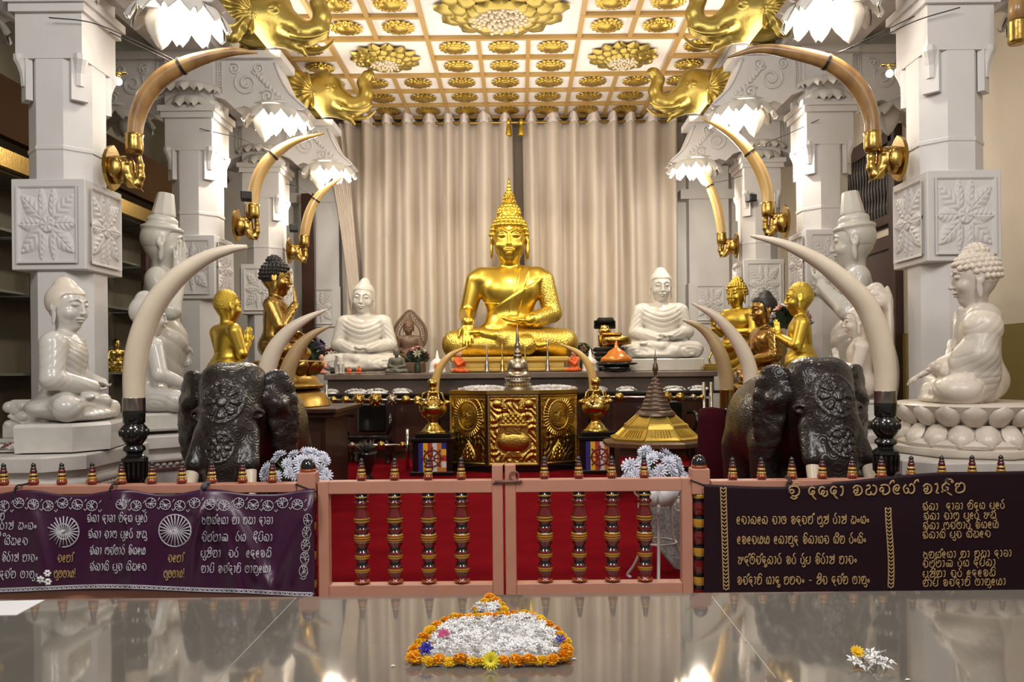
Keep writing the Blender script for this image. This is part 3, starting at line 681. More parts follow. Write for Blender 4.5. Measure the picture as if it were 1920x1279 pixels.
# ---- curtain
def curtain(name, label, x0, x1, seed, y=16.70, z0=1.2, z1=6.78, pitch=.43):
    t = thing(name, label, 'curtain', ((x0 + x1) / 2, y, z0)); rnd = random.Random(seed); xs = [x0]
    while xs[-1] < x1: xs.append(xs[-1] + pitch * rnd.uniform(.75, 1.25))
    n = int((x1 - x0) / .028); X = np.linspace(x0, x1, n); ph = np.interp(X, xs, np.arange(len(xs))); am = np.interp(X, xs, [rnd.uniform(.13, .24) for _ in xs]); am2 = np.interp(X, xs, [rnd.uniform(-.5, .5) for _ in xs])
    Z = np.linspace(z0, z1, 24); V = []
    for z in Z:
        k = (z - z0) / (z1 - z0); cs = np.cos(2 * PI * ph); yy = am * (1.05 - .1 * k) * np.sign(cs) * np.abs(cs) ** .75 + .025 * am2 * np.cos(4 * PI * ph + am2 * 3 + (1 - k) * .6)
        for x, q in zip(X, yy): V.append((x + .03 * math.sin(3 * x + z * .3) * (1 - k) - (x0 + x1) / 2, q, z - z0))
    V = np.array(V); i, j = np.meshgrid(np.arange(23), np.arange(n - 1), indexing='ij'); a = (i * n + j).ravel(); Q = np.stack([a, a + 1, a + n + 1, a + n], 1)
    o = link('drape', fmesh('drape', V, Q, CURT), t); m = o.modifiers.new('thick', 'SOLIDIFY'); m.thickness = .006
    # header with grommets: scalloped upright folds
    hz = np.linspace(0, .17, 5); V = []
    for z in hz:
        for x, p_, q in zip(X, ph, am): V.append((x - (x0 + x1) / 2, q * 1.15 * math.cos(2 * PI * p_), z1 - z0 - .12 + z * (1 + .45 * (math.cos(2 * PI * p_) < -.1) - .25 * (math.cos(2 * PI * p_) > .3))))
    i, j = np.meshgrid(np.arange(4), np.arange(n - 1), indexing='ij'); a = (i * n + j).ravel()
    o = link('heading', fmesh('heading', np.array(V), np.stack([a, a + 1, a + n + 1, a + n], 1), CURTH), t); m = o.modifiers.new('thick', 'SOLIDIFY'); m.thickness = .012
    return t
def curt_mat(name, c):
    m = mat(name, c, .75, noise=(9, tuple(x * .93 for x in c), .6, 3, (6, 6, .3)), sheen=.2); return m
CURT = curt_mat('curtain_cloth', (.60, .52, .44)); CURTH = mat('curtain_heading', (.74, .66, .62), .7)
curtain('curtain', 'left cream curtain panel hanging behind the gold Buddha', P(636, 300, 16.72)[0], P(962, 300, 16.72)[0], 3)
curtain('curtain', 'right cream curtain panel hanging behind the gold Buddha', P(980, 300, 16.72)[0], P(1268, 300, 16.72)[0], 8)
T(MB().box(((-.22), 17.0, 3.6), (.5, .02, 3.2)).obj('gap_shade_sheet', mat('gap_shade_dark', (.16, .13, .10), .8)), 'dark sheet standing in for shade in the gap between the curtain panels', 'shade sheet')  # dark colour stands in for the shaded fold where the panels meet
t = MB(); t.tube([(-4.0, 16.72, 6.70), (3.45, 16.72, 6.70)], .03, 10); t = T(t.obj('curtain_rod', BRONZE, None, True), 'bronze curtain rod running below the coffered ceiling', 'curtain rod')
# swag pulled to the left lower corner
sw = MB(); N = 40; V = []; Q = []; top = [P(600 + i * 48 / (N - 1), 232, 16.45) for i in range(N)]; bot = [P(655 + i * 22 / (N - 1), 570, 16.35) for i in range(N)]
for jv in range(22):
    tv = jv / 21
    for i in range(N):
        p = top[i] * (1 - tv) + bot[i] * tv; s = i / (N - 1); q = p.copy(); q[0] += .35 * math.sin(PI * tv) * (.15) * (1 - s); q[1] += .05 * math.cos(2 * PI * s * 4.5) * (1 - .5 * tv); V.append(q)
V = np.array(V); i, j = np.meshgrid(np.arange(21), np.arange(N - 1), indexing='ij'); a = (i * N + j).ravel()
o = link('curtain_swag', fmesh('curtain_swag', V, np.stack([a, a + N, a + N + 1, a + 1], 1), CURT)); m = o.modifiers.new('thick', 'SOLIDIFY'); m.thickness = .006
T(o, 'narrow pale curtain swag slanting down behind the left marble Buddha', 'curtain swag')
for px, lab in ((953, 'gold tassel hanging at the curtain gap, the left one'), (977, 'gold tassel hanging at the curtain gap, the right one')):
    p = P(px, 222, 16.55); t = thing('curtain_tassel', lab, 'tassel', p, 0, 'tassels at the curtain gap')
    MB().lathe([(.01, 0), (.05, -.04), (.055, -.10), (.03, -.14)], 12).obj('knot', GOLDM, t, True)
    MB().lathe([(.03, -.13), (.055, -.2), (.075, -.34), (.07, -.36)], 12).obj('skirt', GOLDM, t, True)

# ---- gilded elephant heads above the brackets (face +x, mirrored on the right)
def gold_elephant():
    h = [E((0, 0, .42), (.50, .34, .40), .08), E((-.16, 0, .42), (.36, .33, .38), .1), E((.16, .0, .66), (.26, .26, .18), .1), E((.34, 0, .30), (.26, .22, .24), .12)]
    h += chain([(.45, 0, .30), (.66, 0, .20), (.84, 0, .26), (.90, 0, .46), (.84, 0, .66), (.90, 0, .78)], [.2, .165, .145, .125, .115, .10], .06)
    h += [E((.95, 0, .80), (.12, .11, .10), .05), Su(E((1.05, 0, .76), (.05, .05, .06), .04))]
    h += [E((.36, 0, .08), (.2, .1, .07), .06)] + chain([(.42, 0, .06), (.58, 0, -.02), (.66, 0, -.12)], [.09, .06, .03], .04)
    for s in (-1, 1):
        h += [E((.24, s * .27, .47), (.10, .06, .07), .02), Su(E((.24, s * .34, .46), (.06, .03, .02), .02)), Cc((.16, s * .27, .56), (.34, s * .25, .53), .025, .02, .02)]
        for k in range(3): h += [Cc((.1 + .03 * k, s * (.27 - .01 * k), .36 - .05 * k), (.36, s * .235, .32 - .04 * k), .014, .01, .02)]
        h += [Cc((.36, s * .17, .2), (.5, s * .19, .12), .07, .07, .04)]
    return h
GEL_V, GEL_Q = sdf_mesh(gold_elephant(), .017); GEL = fmesh('head', relax(GEL_V, GEL_Q, 1), GEL_Q, GOLDF)
def g_ear():
    p = [E((-.24, -.36, .36), (.27, .05, .34), .05, rz(.18)), E((-.32, -.40, .14), (.20, .045, .22), .08, rz(.2)), E((-.30, -.37, .62), (.22, .05, .16), .08, rz(.15))]
    def post(f, X, Y, Z): return f - .018 * np.sin(14 * np.arctan2(Z - .40, X + .02) + 0 * Y) - .012 * np.sin(26 * np.sqrt((X - .1) ** 2 + (Z - .4) ** 2) + 0 * Y)
    return sdf_mesh(p, .018, post)
eV, eQ = g_ear(); GEAR = fmesh('ear', relax(eV, eQ, 1), eQ, GOLDF)
eV2 = eV * (1, -1, 1); GEAR2 = fmesh('ear', relax(eV2, eQ, 1), eQ[:, ::-1].copy(), GOLDF)
b = MB()
for s in (-1, 1): p = crom([(.46, s * .20, .13), (.66, s * .23, .06), (.88, s * .22, .08), (1.04, s * .18, .19)], 6); b.tube(p, np.linspace(.06, .018, len(p)), 10)
GTSK = b.mesh('tusks', GOLDF, True)
for x, y, sc, sx, lab in ((-3.42, 10.75, .90, 1, 'gilded elephant head with raised trunk above nearer left bracket'), (-3.40, 13.75, .90, 1, 'gilded elephant head with raised trunk above farther left bracket'),
                          (3.20, 10.75, .90, -1, 'gilded elephant head with raised trunk above nearer right bracket'), (3.18, 13.75, .90, -1, 'gilded elephant head with raised trunk above farther right bracket')):
    t = thing('gilded_elephant_head', lab, 'elephant head', (x, y, 5.90 if y < 15 else 5.6), 0, 'gilded elephant heads under the ceiling', (sc * sx, sc, sc))
    link('head', GEL, t); link('tusks', GTSK, t); link('ear', GEAR, t); link('ear', GEAR2, t)
# bulbs beside the front columns
for px, py, lab in ((222, 153, 'small lit round bulb beside nearest left column'), (1668, 138, 'small lit round bulb beside nearest right column'), ):
    p = P(px, py, 8.4); t = thing('light_bulb', lab, 'bulb', p)
    MB().ball((0, 0, 0), .038, 14).obj('globe', BULB, t, True); MB().lathe([(.018, .03), (.022, .09)], 12).box((0, 0, .09), (.09, .02, .01)).obj('socket', BRASS, t, True)
# ================================================================ statues
V0 = .0130
def ring_hand_lap(z=.62, L=.5):
    return hand((-.30, -.55, z), (1, -.12, -.02), (0, -.25, 1), 1, L, .18) + hand((.30, -.58, z + .07), (-1, -.12, -.02), (0, -.25, 1), -1, L, .18)
def arms_lap(r=(.23, .2, .14), w=.80): return arm(-1, (-w, .02, .82), (-.25, -.52, .64), r) + arm(1, (w, .02, .82), (.25, -.54, .69), r)
# -- the large gold Buddha
t = thing('gold_buddha_statue', 'large bright gold seated Buddha with pointed spire, centre of the altar', 'statue', P(957, 672, 15.25), 0, None, 1.0165)
set_head(0, .06, 0)
b = torso(1.0, .98) + legs_lotus() + arm(-1, (-.80, .03, .84), (-.76, -.50, .66), (.185, .155, .115), (.64, .04, 1.46)) + hand((-.76, -.52, .64), (.04, -.42, -.9), (0, .9, -.42), -1, .56, .16, .06)
b += arm(1, (.80, .02, .84), (.34, -.52, .68), (.185, .155, .115), (.64, .04, 1.46)) + hand((.36, -.52, .68), (-1, -.15, -.05), (0, -.2, 1), -1, .54, .2) + headp()
b += [Cc((-.50, -.34, 1.02), (-.2, -.37, 1.0), .012, .012, .03)]
def sash(f, X, Y, Z):   # robe edge from left shoulder to right waist and a hanging shoulder cloth
    e = Z - (1.12 + .62 * X); m = (1 - sstep(.5, .62, np.abs(X))) * (1 - sstep(.0, .1, Y)) * sstep(.55, .62, Z)
    f = f - .012 * m * sstep(.0, -.03, e); q = X - (.30 - .26 * (1.7 - Z)); f = f - .016 * m * (1 - sstep(.075, .10, np.abs(q))) * sstep(.75, .8, Z); return f
put_figure(t, b, GOLD, hair('spire'), GOLDM, V0, sash)
s = spire(); s.v = [tuple(np.array([p[0], p[1], (p[2] - .60) * .80 + .56]) + HC) for p in s.v]; s.obj('flame_spire', GOLD, t, True)
# robe cloth shows a beaten pattern : left arm sleeve as own part
sl = [Cc((.64, .04, 1.46), (.80, .02, .84), .20, .172, .05), Cc((.80, .02, .84), (.45, -.42, .69), .172, .150, .05)]
sdf_obj('patterned_sleeve', sl, .02, GOLDP, t)
lg = [Cc((-.98, -.32, .25), (.3, -.72, .22), .235, .185, .06), Cc((.98, -.32, .27), (-.1, -.66, .36), .235, .175, .04), Cc((.36, 0, .3), (.98, -.28, .27), .325, .262, .1), Cc((-.36, 0, .3), (-.98, -.28, .27), .325, .262, .1)]
sdf_obj('patterned_robe', lg, .022, GOLDP, t)
bs = MB(); bs.box((0, -.12, -.03), (1.06, .72, .05), bev=.03); bs.box((0, -.12, -.13), (.98, .68, .06), bev=.02); bs.box((0, -.12, -.215), (1.06, .74, .035), bev=.02); bs.obj('throne_slab', mat('slab_gold', (.62, .43, .12), .35, .8), t)
# -- marble Buddhas left and right of it
def marble_lap(name, label, px, py, d, s, hairm='bun', tilt=0, slab=None, group=None, m=MARBLE, hm=MARBLE_G):
    t = thing(name, label, 'statue', P(px, py, d), 0, group, s); set_head(0, .12, tilt)
    b = torso(1.04, 1.15) + legs_lotus() + arms_lap() + ring_hand_lap() + headp() + [E((0, -.5, .12), (.9, .35, .13), .08)]
    put_figure(t, b, m, hair(hairm), hm, V0 * 1.15, ufolds(.024, 6.4, arms=True))
    if slab: MB().box((0, -.15, -slab / 2), (1.12, .72, slab / 2), bev=.02).obj('plinth', MARBLE_G, t)
    return t
marble_lap('marble_buddha_statue', 'white marble seated Buddha left of the gold Buddha, hands in lap', 683, 696, 14.75, .605, 'bun', .10)
marble_lap('marble_buddha_statue', 'white marble seated Buddha on plain slab right of the gold Buddha', 1240, 673, 14.75, .60, 'smooth', 0, .36)
# -- front left marble Buddha
t = thing('marble_buddha_statue', 'white glossy marble Buddha seated at far left, hands in lap, facing right', 'statue', P(126, 788, 6.75), 1.80, None, .43); set_head(-.46, .08, 0)
b = torso(1.02, 1.18) + legs_lotus() + arms_lap((.24, .21, .14), .78) + ring_hand_lap() + headp() + [E((0, -.45, .12), (.98, .42, .15), .08), E((0, .10, .26), (.80, .62, .26), .12)]
def folds_l(f, X, Y, Z): return ufolds(.010, 9.0, arms=True)(f, X, Y, Z)
put_figure(t, b, MARBLE, hair('smooth'), MARBLE_C, V0, folds_l)
pl = MB(); pp = [(-1.15, .55), (-1.25, -.45), (-.75, -.98), (.5, -1.0), (1.2, -.55), (1.15, .55)]
n = len(pp); pl.add([(x * .98, y * .98, -.52) for x, y in pp] + [(x, y, -.06) for x, y in pp] + [(x * .96, y * .96, 0) for x, y in pp], [tuple(range(n))[::-1]] + [(k * n + i, k * n + (i + 1) % n, (k + 1) * n + (i + 1) % n, (k + 1) * n + i) for k in (0, 1) for i in range(n)] + [tuple(range(2 * n, 3 * n))])
pl.obj('plinth', MARBLE, t)
# -- second left marble Buddha, touching the earth
t = thing('marble_buddha_statue', 'white marble Buddha seen from behind the white tusk, one hand reaching to ground', 'statue', P(278, 772, 8.1), 2.3, None, .435); set_head(0, .05, 0)
b = torso(1.0, 1.12) + legs_lotus() + arm(-1, (-.80, -.02, .86), (-.78, -.52, .66), (.20, .17, .12)) + hand((-.78, -.54, .64), (.05, -.35, -.95), (.0, .95, -.35), -1, .6, .12, .06) + arm(1, (.8, .02, .84), (.3, -.52, .66), (.22, .19, .13)) + hand((.3, -.54, .66), (-1, -.1, 0), (0, -.3, 1), -1, .5, .2) + headp()
put_figure(t, b, MARBLE, hair('smooth'), MARBLE, V0, ufolds(.015, 4.6, diag=True))
MB().box((0, -.12, -.20), (.98, .80, .20), bev=.05).obj('plinth', MARBLE, t)
# -- front right Buddha with curls on a lotus throne
t = thing('marble_buddha_statue', 'large cream marble curly-haired Buddha at far right on double lotus throne', 'statue', P(1832, 757, 6.7), -2.0, None, .47); set_head(.12, .10, 0)
b = torso(1.05, 1.2) + legs_lotus() + arm(-1, (-.84, -.04, .86), (-.58, -.62, .62), (.26, .24, .14)) + hand((-.58, -.64, .62), (.1, -.8, -.35), (0, .3, -1), -1, .6, .2, .04)
b += arm(1, (.88, -.02, .84), (.35, -.58, .62), (.28, .26, .17)) + hand((.36, -.6, .62), (-1, -.15, 0), (0, -.3, 1), -1, .54, .2) + headp()
b += [E((.66, .05, 1.42), (.27, .26, .30), .08), E((-.66, .05, 1.42), (.27, .26, .30), .08), E((.78, -.1, .6), (.30, .40, .55), .1), Cc((-.25, -.28, 1.62), (.35, -.36, .98), .06, .05, .05), Cc((.30, -.25, 1.66), (.25, -.36, .98), .06, .05, .05), E((0, -.5, .1), (1.0, .4, .12), .08)]
def folds_r(f, X, Y, Z):
    m = sstep(.35, .5, Z) * (1 - sstep(1.5, 1.7, Z)) * sstep(.32, .5, np.abs(X)); f = f - .009 * m * (np.abs(np.sin(PI * 7 * (Z * .9 + np.abs(X) * .6 - Y * .7))) ** .45 - .5)
    return ufolds(.014, 4.4, .62, 1.1)(f, X, Y, Z)
put_figure(t, b, mat('tan_marble', (.52, .46, .40), .35), hair('curls'), MARBLE_C, V0, folds_r)
rb = [E((0, .02, .42), (.64, .49, .42), .1), E((0, .02, .85), (.49, .36, .52), .15), E((0, -.0, 1.27), (.61, .38, .44), .15), Cc((-.54, .04, 1.52), (.54, .04, 1.52), .225, .225, .12)]
rb += [Cc((.62, .05, 1.47), (.86, -.02, .84), .285, .26, .06), Cc((.86, -.02, .84), (.45, -.5, .66), .26, .20, .04), E((.80, -.05, .58), (.24, .34, .46), .08), Cc((-.62, .05, 1.47), (-.82, 0, 1.0), .30, .25, .08)]
rb += [Cc((.36, 0, .3), (.98, -.28, .27), .34, .28, .1), Cc((-.36, 0, .3), (-.98, -.28, .27), .34, .28, .1), Cc((.98, -.32, .27), (-.1, -.66, .36), .25, .19, .05), Cc((-.98, -.32, .25), (.3, -.72, .22), .25, .20, .05), E((0, -.5, .1), (1.05, .45, .13), .08)]
rb += [E((.74, .03, 1.32), (.285, .31, .34), .02), E((.98, -.36, .26), (.36, .40, .27), .05), E((.66, -.38, .58), (.20, .24, .22), .03), Cc((-.36, -.30, 1.5), (.40, -.46, .85), .07, .06, .02)]
rb += [Su(E((-.12, -.42, 1.42), (.26, .30, .50), .04)), Su(E((0, 0, 1.92), (.26, .30, .22), .05)), Su(E((-.15, -.45, .95), (.22, .16, .25), .05))]
sdf_obj('robe', rb, V0 * 1.1, MARBLE_C, t, folds_r)
lb = lotus_base(1.42, -.70, .04, 17, .86); lb.lathe([(1.46, -.85), (1.5, -.82), (1.5, -.72), (1.44, -.69)], 8, sq=.9, rot0=PI / 8); lb.v = [tuple(np.array(p) + (0, -.15, 0)) for p in lb.v]; o = lb.obj('lotus_throne', MARBLE_C, t, True); autosmooth(o, 50)
# -- tall standing marble figures, hand raised to the face
def standing(name, label, px, py, d, s, rot, side, m, hm, mode, lift=0, group=None, hairs='cap', base=None, hmat=None):
    hm = hmat or hm
    """torso raised on robed legs; local unit as before with the hips at 2.75"""
    p = P(px, py, d); t = thing(name, label, 'statue', p, rot, group, s); up = np.array([0, 0, 2.45]); q = side
    b = torso(1.0, 1.0) + headp()
    if mode == 'cheek':
        b += arm(q, (q * .80, -.20, .90), (q * .42, -.34, 1.58), (.20, .16, .10)) + hand((q * .42, -.33, 1.62), (-q * .04, .02, 1), (-q, .35, 0), q, .66, .04, .03)
        b += arm(-q, (-q * .74, .0, .86), (-q * .62, -.30, .36), (.20, .16, .11)) + hand((-q * .62, -.31, .34), (0, -.2, -1), (q, 0, 0), q, .5, .15)
    elif mode == 'front':
        b += arm(q, (q * .80, -.15, .86), (q * .36, -.58, 1.40), (.20, .16, .10)) + hand((q * .36, -.59, 1.44), (0, .06, 1), (-q, .1, 0), q, .62, .05, .03)
        b += arm(-q, (-q * .74, -.1, .9), (-q * .25, -.62, 1.35), (.20, .16, .10)) + hand((-q * .25, -.63, 1.38), (q * .3, -.1, 1), (q, .1, 0), -q, .5, .4)
    elif mode == 'praise':
        b += arm(q, (q * .74, .02, .86), (q * .55, -.60, 1.0), (.20, .15, .10)) + hand((q * .55, -.62, 1.02), (0, -.25, 1), (0, -1, -.2), -q, .52, .15)
        b += arm(-q, (-q * .78, -.05, .84), (-q * .3, -.50, .88), (.20, .16, .10)) + hand((-q * .3, -.52, .9), (q * .9, -.1, .5), (0, -.3, 1), q, .5, .3)
    elif mode == 'pray':
        b += arm(-1, (-.70, -.12, .84), (-.10, -.60, 1.14), (.19, .15, .10)) + arm(1, (.70, -.12, .84), (.10, -.60, 1.14), (.19, .15, .10))
        b += hand((-.07, -.62, 1.16), (0, -.10, 1), (1, 0, 0), -1, .54, .03, .02) + hand((.07, -.62, 1.16), (0, -.10, 1), (-1, 0, 0), 1, .54, .03, .02)
    b = trp(b, I3, up)
    b += [Cc((-.26, .05, 2.75), (-.24, .05, .15), .40, .30, .2), Cc((.26, .05, 2.75), (.24, .05, .15), .40, .30, .2), E((0, .05, .25), (.62, .36, .3), .15), E((-.22, -.32, .08), (.14, .3, .09), .04), E((.22, -.32, .08), (.14, .3, .09), .04)]
    if mode in ('cheek', 'front'): b += [E((q * .0, .12, 2.0), (.70, .26, 2.0), .15), E((-.62, .10, 2.2), (.16, .20, 1.9), .12), E((.62, .10, 2.2), (.16, .20, 1.9), .12)]
    def post(f, X, Y, Z):
        mm = (1 - sstep(3.3, 3.5, Z)) * sstep(.1, .3, Z); return f - .018 * mm * (np.abs(np.sin(PI * 3.4 * (Z - .55 * np.abs(X - .1 * q) ** 1.5 - .2 * Y))) ** .7 - .5)
    o = sdf_obj('body', b, V0 * 1.5, m, t, post)
    if hairs: sdf_obj('hair', trp(hair(hairs), HROT, HC + up), V0 * 1.0, hm, t, (lambda f, X, Y, Z: f - .010 * np.sin(50 * X) * np.sin(50 * Y) * np.sin(50 * Z)) if hairs == 'tight' else None)
    if hairs == 'cap': c = MB(); c.lathe([(.19, .48), (.215, .54), (.212, .58), (.150, .94), (.14, .955)], 8, c=(0, .05, 0)); c.v = [tuple(HROT @ np.array(v) + HC + up) for v in c.v]; c.obj('tall_cap', hm, t)
    if base: MB().box((0, 0, -base / 2), (.75, .6, base / 2), bev=.03).obj('plinth', m, t)
    return t
def zpx(z, d): return CY - (z - CAMZ) / d * F
set_head(0, .10, 0)
standing('standing_marble_statue', 'tall grey marble standing figure on left holding palm against its cheek', 308, zpx(.10, 9.5), 9.5, .63, 1.92, -1, MARBLE_G, MARBLE_G, 'cheek', base=.15)
standing('standing_marble_statue', 'tall grey marble standing figure on right with raised palm before its mouth', 1607, zpx(.12, 9.5), 9.5, .63, -1.95, 1, MARBLE_G, MARBLE_G, 'front', base=.17)
# -- gold praying monks
set_head(0, .05, 0)
standing('praying_monk_statue', 'bright gold monk with joined palms, back turned, behind left elephant', 428, zpx(.46, 8.95), 8.95, .385, 2.35, 1, GOLDM, GOLDM, 'pray', hairs='tight', hmat=GOLDH, base=1.13)
standing('praying_monk_statue', 'bright gold monk with joined palms facing left, behind right elephant', 1503, zpx(.54, 9.05), 9.05, .388, -1.88, 1, GOLDM, GOLDM, 'pray', hairs='tight', hmat=GOLDH, base=1.25)
set_head(.1, .05, 0)
standing('standing_gold_buddha_statue', 'matte gold standing Buddha with raised hand behind the amber figure', 1384, zpx(.70, 12.4), 12.4, .43, -.95, -1, GOLDM, GOLDM, 'praise', hairs='curls', base=1.6)
# -- gold Buddha with black hair, left
t = thing('black_haired_buddha_statue', 'shiny gold seated Buddha with black curled hair touching chin, left side', 'statue', P(518, 678, 10.05), 1.75, None, .468); set_head(0, .04, 0)
b = torso(1.0, 1.0) + legs_lotus() + arm(-1, (-.72, -.20, .92), (-.22, -.52, 1.50), (.20, .16, .10)) + hand((-.20, -.53, 1.52), (.2, .05, 1), (.1, 1, 0), -1, .56, .10, .05) + arm(1, (.76, -.05, .86), (.3, -.55, .72), (.20, .16, .11)) + hand((.3, -.57, .72), (-1, -.1, 0), (0, -.3, 1), -1, .5, .2) + headp()
put_figure(t, b, BRONZE, hair('curls'), HAIRB, V0 * 1.2, ufolds(.014, 5))
lb = lotus_base(1.16, -.72, .02, 15, .86, 1); lb.lathe([(.98, -.74), (1.16, -.86), (1.26, -1.04), (1.32, -1.18), (1.2, -1.22)][::-1], 32, sq=.88); lb.v = [tuple(np.array(p) + (0, -.25, 0)) for p in lb.v]; o = lb.obj('lotus_throne', BRONZE, t, True); autosmooth(o, 50)
# -- amber lacquered figure with black hair, right
t = thing('amber_buddha_statue', 'amber lacquered seated Buddha with plain black hair behind right elephant', 'statue', P(1434, 722, 10.95), -1.45, None, .462); set_head(0, .10, 0)
b = torso(1.0, 1.08) + legs_lotus() + arm(-1, (-.74, -.1, .88), (-.3, -.55, 1.0), (.22, .18, .11)) + hand((-.3, -.57, 1.0), (.4, -.1, 1), (0, -1, 0), 1, .5, .3) + arm(1, (.76, .0, .86), (.3, -.55, .72), (.22, .18, .12)) + hand((.3, -.57, .72), (-1, -.1, 0), (0, -.3, 1), -1, .5, .2) + headp()
put_figure(t, b, AMBER, hair('smooth'), HAIRB, V0 * 1.3, ufolds(.020, 3.6, diag=True, arms=True))
lb = lotus_base(1.2, -.6, .02, 14, .86, 2); lb.obj('lotus_throne', BRONZE, t, True)
# -- praying marble figure under a cobra hood
t = thing('naga_buddha_statue', 'cream marble praying figure under cobra hood beside the right tusk', 'statue', P(1612, 748, 8.35), -1.92, None, .36); set_head(0, .02, 0)
b = torso(.95, 1.0) + legs_lotus() + arm(-1, (-.68, -.12, .86), (-.09, -.58, 1.02), (.18, .15, .10)) + arm(1, (.68, -.12, .86), (.09, -.58, 1.02), (.18, .15, .10)) + hand((-.065, -.6, 1.04), (0, -.15, 1), (1, 0, 0), -1, .52, .03, .02) + hand((.065, -.6, 1.04), (0, -.15, 1), (-1, 0, 0), 1, .52, .03, .02) + headp()
put_figure(t, b, MARBLE_C, hair('bun'), MARBLE_C, V0 * 1.2)
hd = [E((0, .75, 1.9), (.85, .16, 1.35), .1), E((0, .62, 2.75), (.75, .26, .4), .1), E((0, .8, .7), (.6, .25, .9), .1), Su(E((0, .50, 2.1), (.58, .14, .8), .1))]
for k in range(7): a = PI * (.12 + .76 * k / 6); hd += [E((.72 * math.cos(a), .46, 2.45 + .75 * math.sin(a)), (.13, .2, .16), .05), E((.72 * math.cos(a), .28, 2.42 + .75 * math.sin(a)), (.09, .14, .09), .05)]
sdf_obj('cobra_hood', hd, .025, MARBLE_C, t)
MB().box((0, 0, -.28), (1.0, .8, .26), bev=.04).box((0, 0, -.04), (1.06, .86, .05), bev=.02).box((0, 0, -.52), (1.08, .88, .05), bev=.02).obj('plinth', MARBLE, t)
# -- marble scroll end behind the far left Buddha
p = P(38, 778, 7.33); t = thing('marble_throne_end', 'small carved marble throne end behind the far left Buddha', 'carving', (p[0], p[1], .975))
s_ = [Bx((0, 0, .06), (.125, .07, .06), .01), Bx((.02, 0, .22), (.095, .05, .13), .03), E((-.085, -.02, .28), (.055, .06, .055), .02), E((-.09, -.02, .13), (.035, .06, .035), .02), E((-.02, -.05, .26), (.06, .03, .05), .01), E((.04, -.05, .19), (.06, .03, .04), .01), E((.04, -.05, .29), (.05, .03, .035), .01), Cc((-.06, -.06, .20), (.08, -.05, .12), .018, .014, .01)]
sdf_obj('scroll', s_, .006, MARBLE_G, t); MB().box((0, 0, -.02), (.14, .09, .02), bev=.005).obj('foot', MARBLE_G, t)
# ================================================================ marble pedestals
def pedestal(label, x0, x1, y0, y1, ztop, name='marble_pedestal'):
    t = thing(name, label, 'pedestal', ((x0 + x1) / 2, (y0 + y1) / 2, 0)); hx, hy = (x1 - x0) / 2, (y1 - y0) / 2; c = .22
    def ring(o, z): X, Y, K = hx + o, hy + o, c; return [(-X + K, -Y, z), (X - K, -Y, z), (X, -Y + K, z), (X, Y - K, z), (X - K, Y, z), (-X + K, Y, z), (-X, Y - K, z), (-X, -Y + K, z)]
    def stack(pr, nm, m):
        b = MB(); v = []; 
        for o, z in pr: v += ring(o, z)
        n = len(pr); f = [(k * 8 + i, k * 8 + (i + 1) % 8, (k + 1) * 8 + (i + 1) % 8, (k + 1) * 8 + i) for k in range(n - 1) for i in range(8)] + [tuple(range(7, -1, -1)), tuple((n - 1) * 8 + i for i in range(8))]
        b.add(v, f); o = b.obj(nm, m, t, True); autosmooth(o, 30)
    stack([(-.06, 0), (-.06, ztop - .34), (-.05, ztop - .33)], 'core', PEDM)
    mo = [(-.05, ztop - .34)]
    for z0, o0, r in ((ztop - .30, -.04, .022), (ztop - .225, -.015, .03)):
        mo += [(o0 + r * math.sin(a) , z0 - r * 1.2 * math.cos(a)) for a in np.linspace(0.1, PI - .1, 7)]
    mo += [(-.02, ztop - .17), (.0, ztop - .13), (.015, ztop - .12)]; stack(mo, 'moulding', PEDM)
    stack([(.0, ztop - .12), (.03, ztop - .115), (.03, ztop - .012), (.022, ztop)], 'top_slab', PEDM)
    b = MB(); P2 = ring(-.02, ztop - .275)   # twisted rope bead below the slab
    for i in range(8):
        a, e = np.array(P2[i]), np.array(P2[(i + 1) % 8]); L = np.linalg.norm(e - a); k = max(2, int(L / .055))
        if a[1] > 0 and e[1] > 0: continue
        for q in range(k): b.ball(a + (e - a) * (q + .5) / k, (.03, .03, .026), 8)
    b.obj('bead_course', PEDM, t, True)
    return t
pedestal('stepped marble pedestal under the far left seated Buddha', -5.2, -3.42, 6.05, 7.48, .93)
pedestal('stepped marble pedestal under the second left marble Buddha, behind the tusk', -4.08, -3.30, 7.55, 8.60, .955)
pedestal('stepped marble pedestal under the curly-haired marble Buddha', 2.98, 4.95, 6.0, 7.42, .83)
pedestal('stepped marble pedestal under the praying cobra-hood figure', 3.10, 3.86, 7.55, 8.70, .915)
# ================================================================ dark carved elephants
def eleph():
    h = [E((0, .02, 1.27), (.25, .27, .29), .06), E((-.10, .05, 1.44), (.15, .17, .14), .08), E((.10, .05, 1.44), (.15, .17, .14), .08), E((0, -.18, 1.10), (.19, .16, .26), .1)]
    h += chain([(0, -.18, 1.05), (0, -.29, .84), (0, -.34, .58), (0, -.33, .32), (0, -.38, .14), (0, -.46, .08)], [.185, .135, .112, .092, .075, .06], .05)
    h += [E((0, .75, 1.02), (.42, .66, .46), .12), E((0, .32, 1.16), (.30, .34, .34), .15), E((0, 1.05, 1.0), (.38, .42, .42), .1)]
    for s in (-1, 1):
        h += [Cc((s * .24, .42, .85), (s * .24, .40, .06), .17, .145, .08), Cc((s * .23, 1.12, .8), (s * .23, 1.14, .06), .19, .145, .08), E((s * .24, .36, .05), (.16, .17, .06), .04), E((s * .23, 1.1, .05), (.16, .17, .06), .04)]
        h += [Cc((s * .145, -.16, 1.04), (s * .19, -.30, .84), .095, .075, .05), E((s * .20, -.12, 1.20), (.07, .07, .05), .03), Su(E((s * .235, -.17, 1.195), (.03, .03, .018), .02))]
    h += [Cc((0, 1.40, 1.1), (0, 1.52, .55), .05, .03, .04)]
    return h
